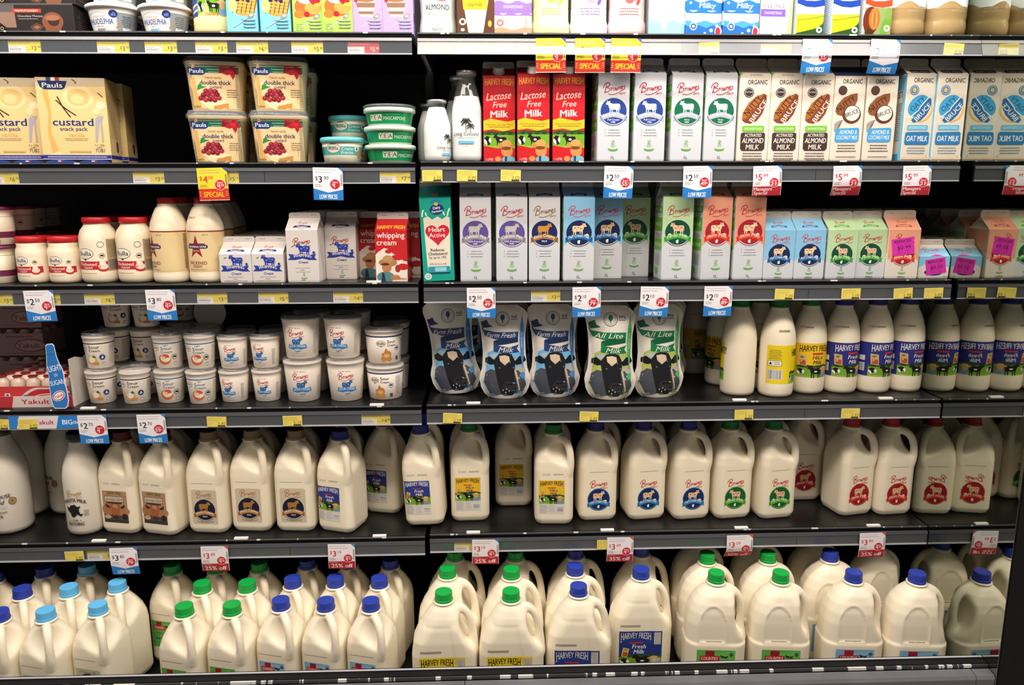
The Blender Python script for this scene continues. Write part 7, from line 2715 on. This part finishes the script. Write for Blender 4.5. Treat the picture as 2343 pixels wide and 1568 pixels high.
# ================================================================== settle: nudge neighbours apart so nothing interpenetrates
def hull(P):
    P = sorted(set((round(x, 5), round(y, 5)) for x, y in P))
    def half(Q):
        h = []
        for p in Q:
            while len(h) > 1 and (h[-1][0]-h[-2][0])*(p[1]-h[-2][1])-(h[-1][1]-h[-2][1])*(p[0]-h[-2][0]) <= 0:
                h.pop()
            h.append(p)
        return h
    a, b = half(P), half(P[::-1])
    return np.array(a[:-1]+b[:-1])


def mtv(A, B):
    best, ax = 1e9, None
    for Q in (A, B):
        E = np.roll(Q, -1, 0)-Q
        N = np.stack([E[:, 1], -E[:, 0]], 1)
        N = N/np.maximum(np.linalg.norm(N, axis=1), 1e-9)[:, None]
        a, b = A@N.T, B@N.T
        o = np.minimum(a.max(0), b.max(0))-np.maximum(a.min(0), b.min(0))
        i = int(o.argmin())
        if o[i] <= 0:
            return None
        if o[i] < best:
            best, ax = o[i], N[i]
    if (B.mean(0)-A.mean(0))@ax < 0:
        ax = -ax
    return best, ax


def settle():
    bpy.context.view_layer.update()
    items = []
    for o in ITEMS:
        pts = []
        for c in [o]+list(o.children_recursive):
            if c.type == 'MESH' and 'label' not in c.name and 'design' not in c.name:
                n = len(c.data.vertices)
                co = np.empty(n*3)
                c.data.vertices.foreach_get('co', co)
                M = np.array(c.matrix_world)
                pts.append(co.reshape(-1, 3)@M[:3, :3].T+M[:3, 3])
        P = np.concatenate(pts)
        q = P[:, :2]
        an = np.linspace(0, 2*np.pi, 144, endpoint=False)
        D = np.stack([np.cos(an), np.sin(an)], 1)
        ext = q[np.unique((q@D.T).argmax(0))]
        items.append([[o], [(hull([tuple(p) for p in ext]), P[:, 2].min(), P[:, 2].max())]])
    cl = []
    for it in items:
        o = it[0][0]
        for c in cl:
            l = c[0][-1].location
            if math.hypot(l.x-o.location.x, l.y-o.location.y) < .025 and abs(it[1][0][1]-c[1][-1][2]) < .016:
                c[0] += it[0]; c[1] += it[1]
                break
        else:
            cl.append(it)
    off = np.zeros((len(cl), 2))
    cen = np.array([np.mean([h.mean(0) for h, _, _ in c[1]], 0) for c in cl])
    lo = [min(h[:, 0].min() for h, _, _ in c[1]) for c in cl]
    hi = [max(h[:, 0].max() for h, _, _ in c[1]) for c in cl]
    ylo = [min(h[:, 1].min() for h, _, _ in c[1]) for c in cl]
    yhi = [max(h[:, 1].max() for h, _, _ in c[1]) for c in cl]
    row6 = [min(z for _, z, _ in c[1]) < .6 for c in cl]
    for it in range(140):
        moved = 0
        for i in range(len(cl)):
            for j in range(i):
                d = cen[i]+off[i]-cen[j]-off[j]
                if abs(d[0]) > .25 or abs(d[1]) > .2:
                    continue
                m = None
                for ha, a0, a1 in cl[i][1]:
                    for hb, b0, b1 in cl[j][1]:
                        if min(a1, b1)-max(a0, b0) > .0015:
                            r = mtv(ha+off[i], hb+off[j])
                            if r and (m is None or r[0] > m[0]):
                                m = r
                if m is None or m[0] < .0002:
                    continue
                moved += 1
                v = (m[0]+.0002)*m[1]
                if d[1] > .04:
                    off[i] -= v*.9; off[j] += v*.1
                elif d[1] < -.04:
                    off[j] += v*.9; off[i] -= v*.1
                else:
                    off[i] -= v*.5; off[j] += v*.5
        for i in range(len(cl)):
            off[i][0] = min(off[i][0], XM-.0015-hi[i])
            off[i][1] = min(max(off[i][1], (-.232 if row6[i] else .0025)-ylo[i]), .494-yhi[i])
        if not moved:
            break
    print('settled', it, moved, 'largest shift', np.abs(off).max())
    for c, v in zip(cl, off):
        for o in c[0]:
            o.location.x += v[0]
            o.location.y += v[1]


settle()
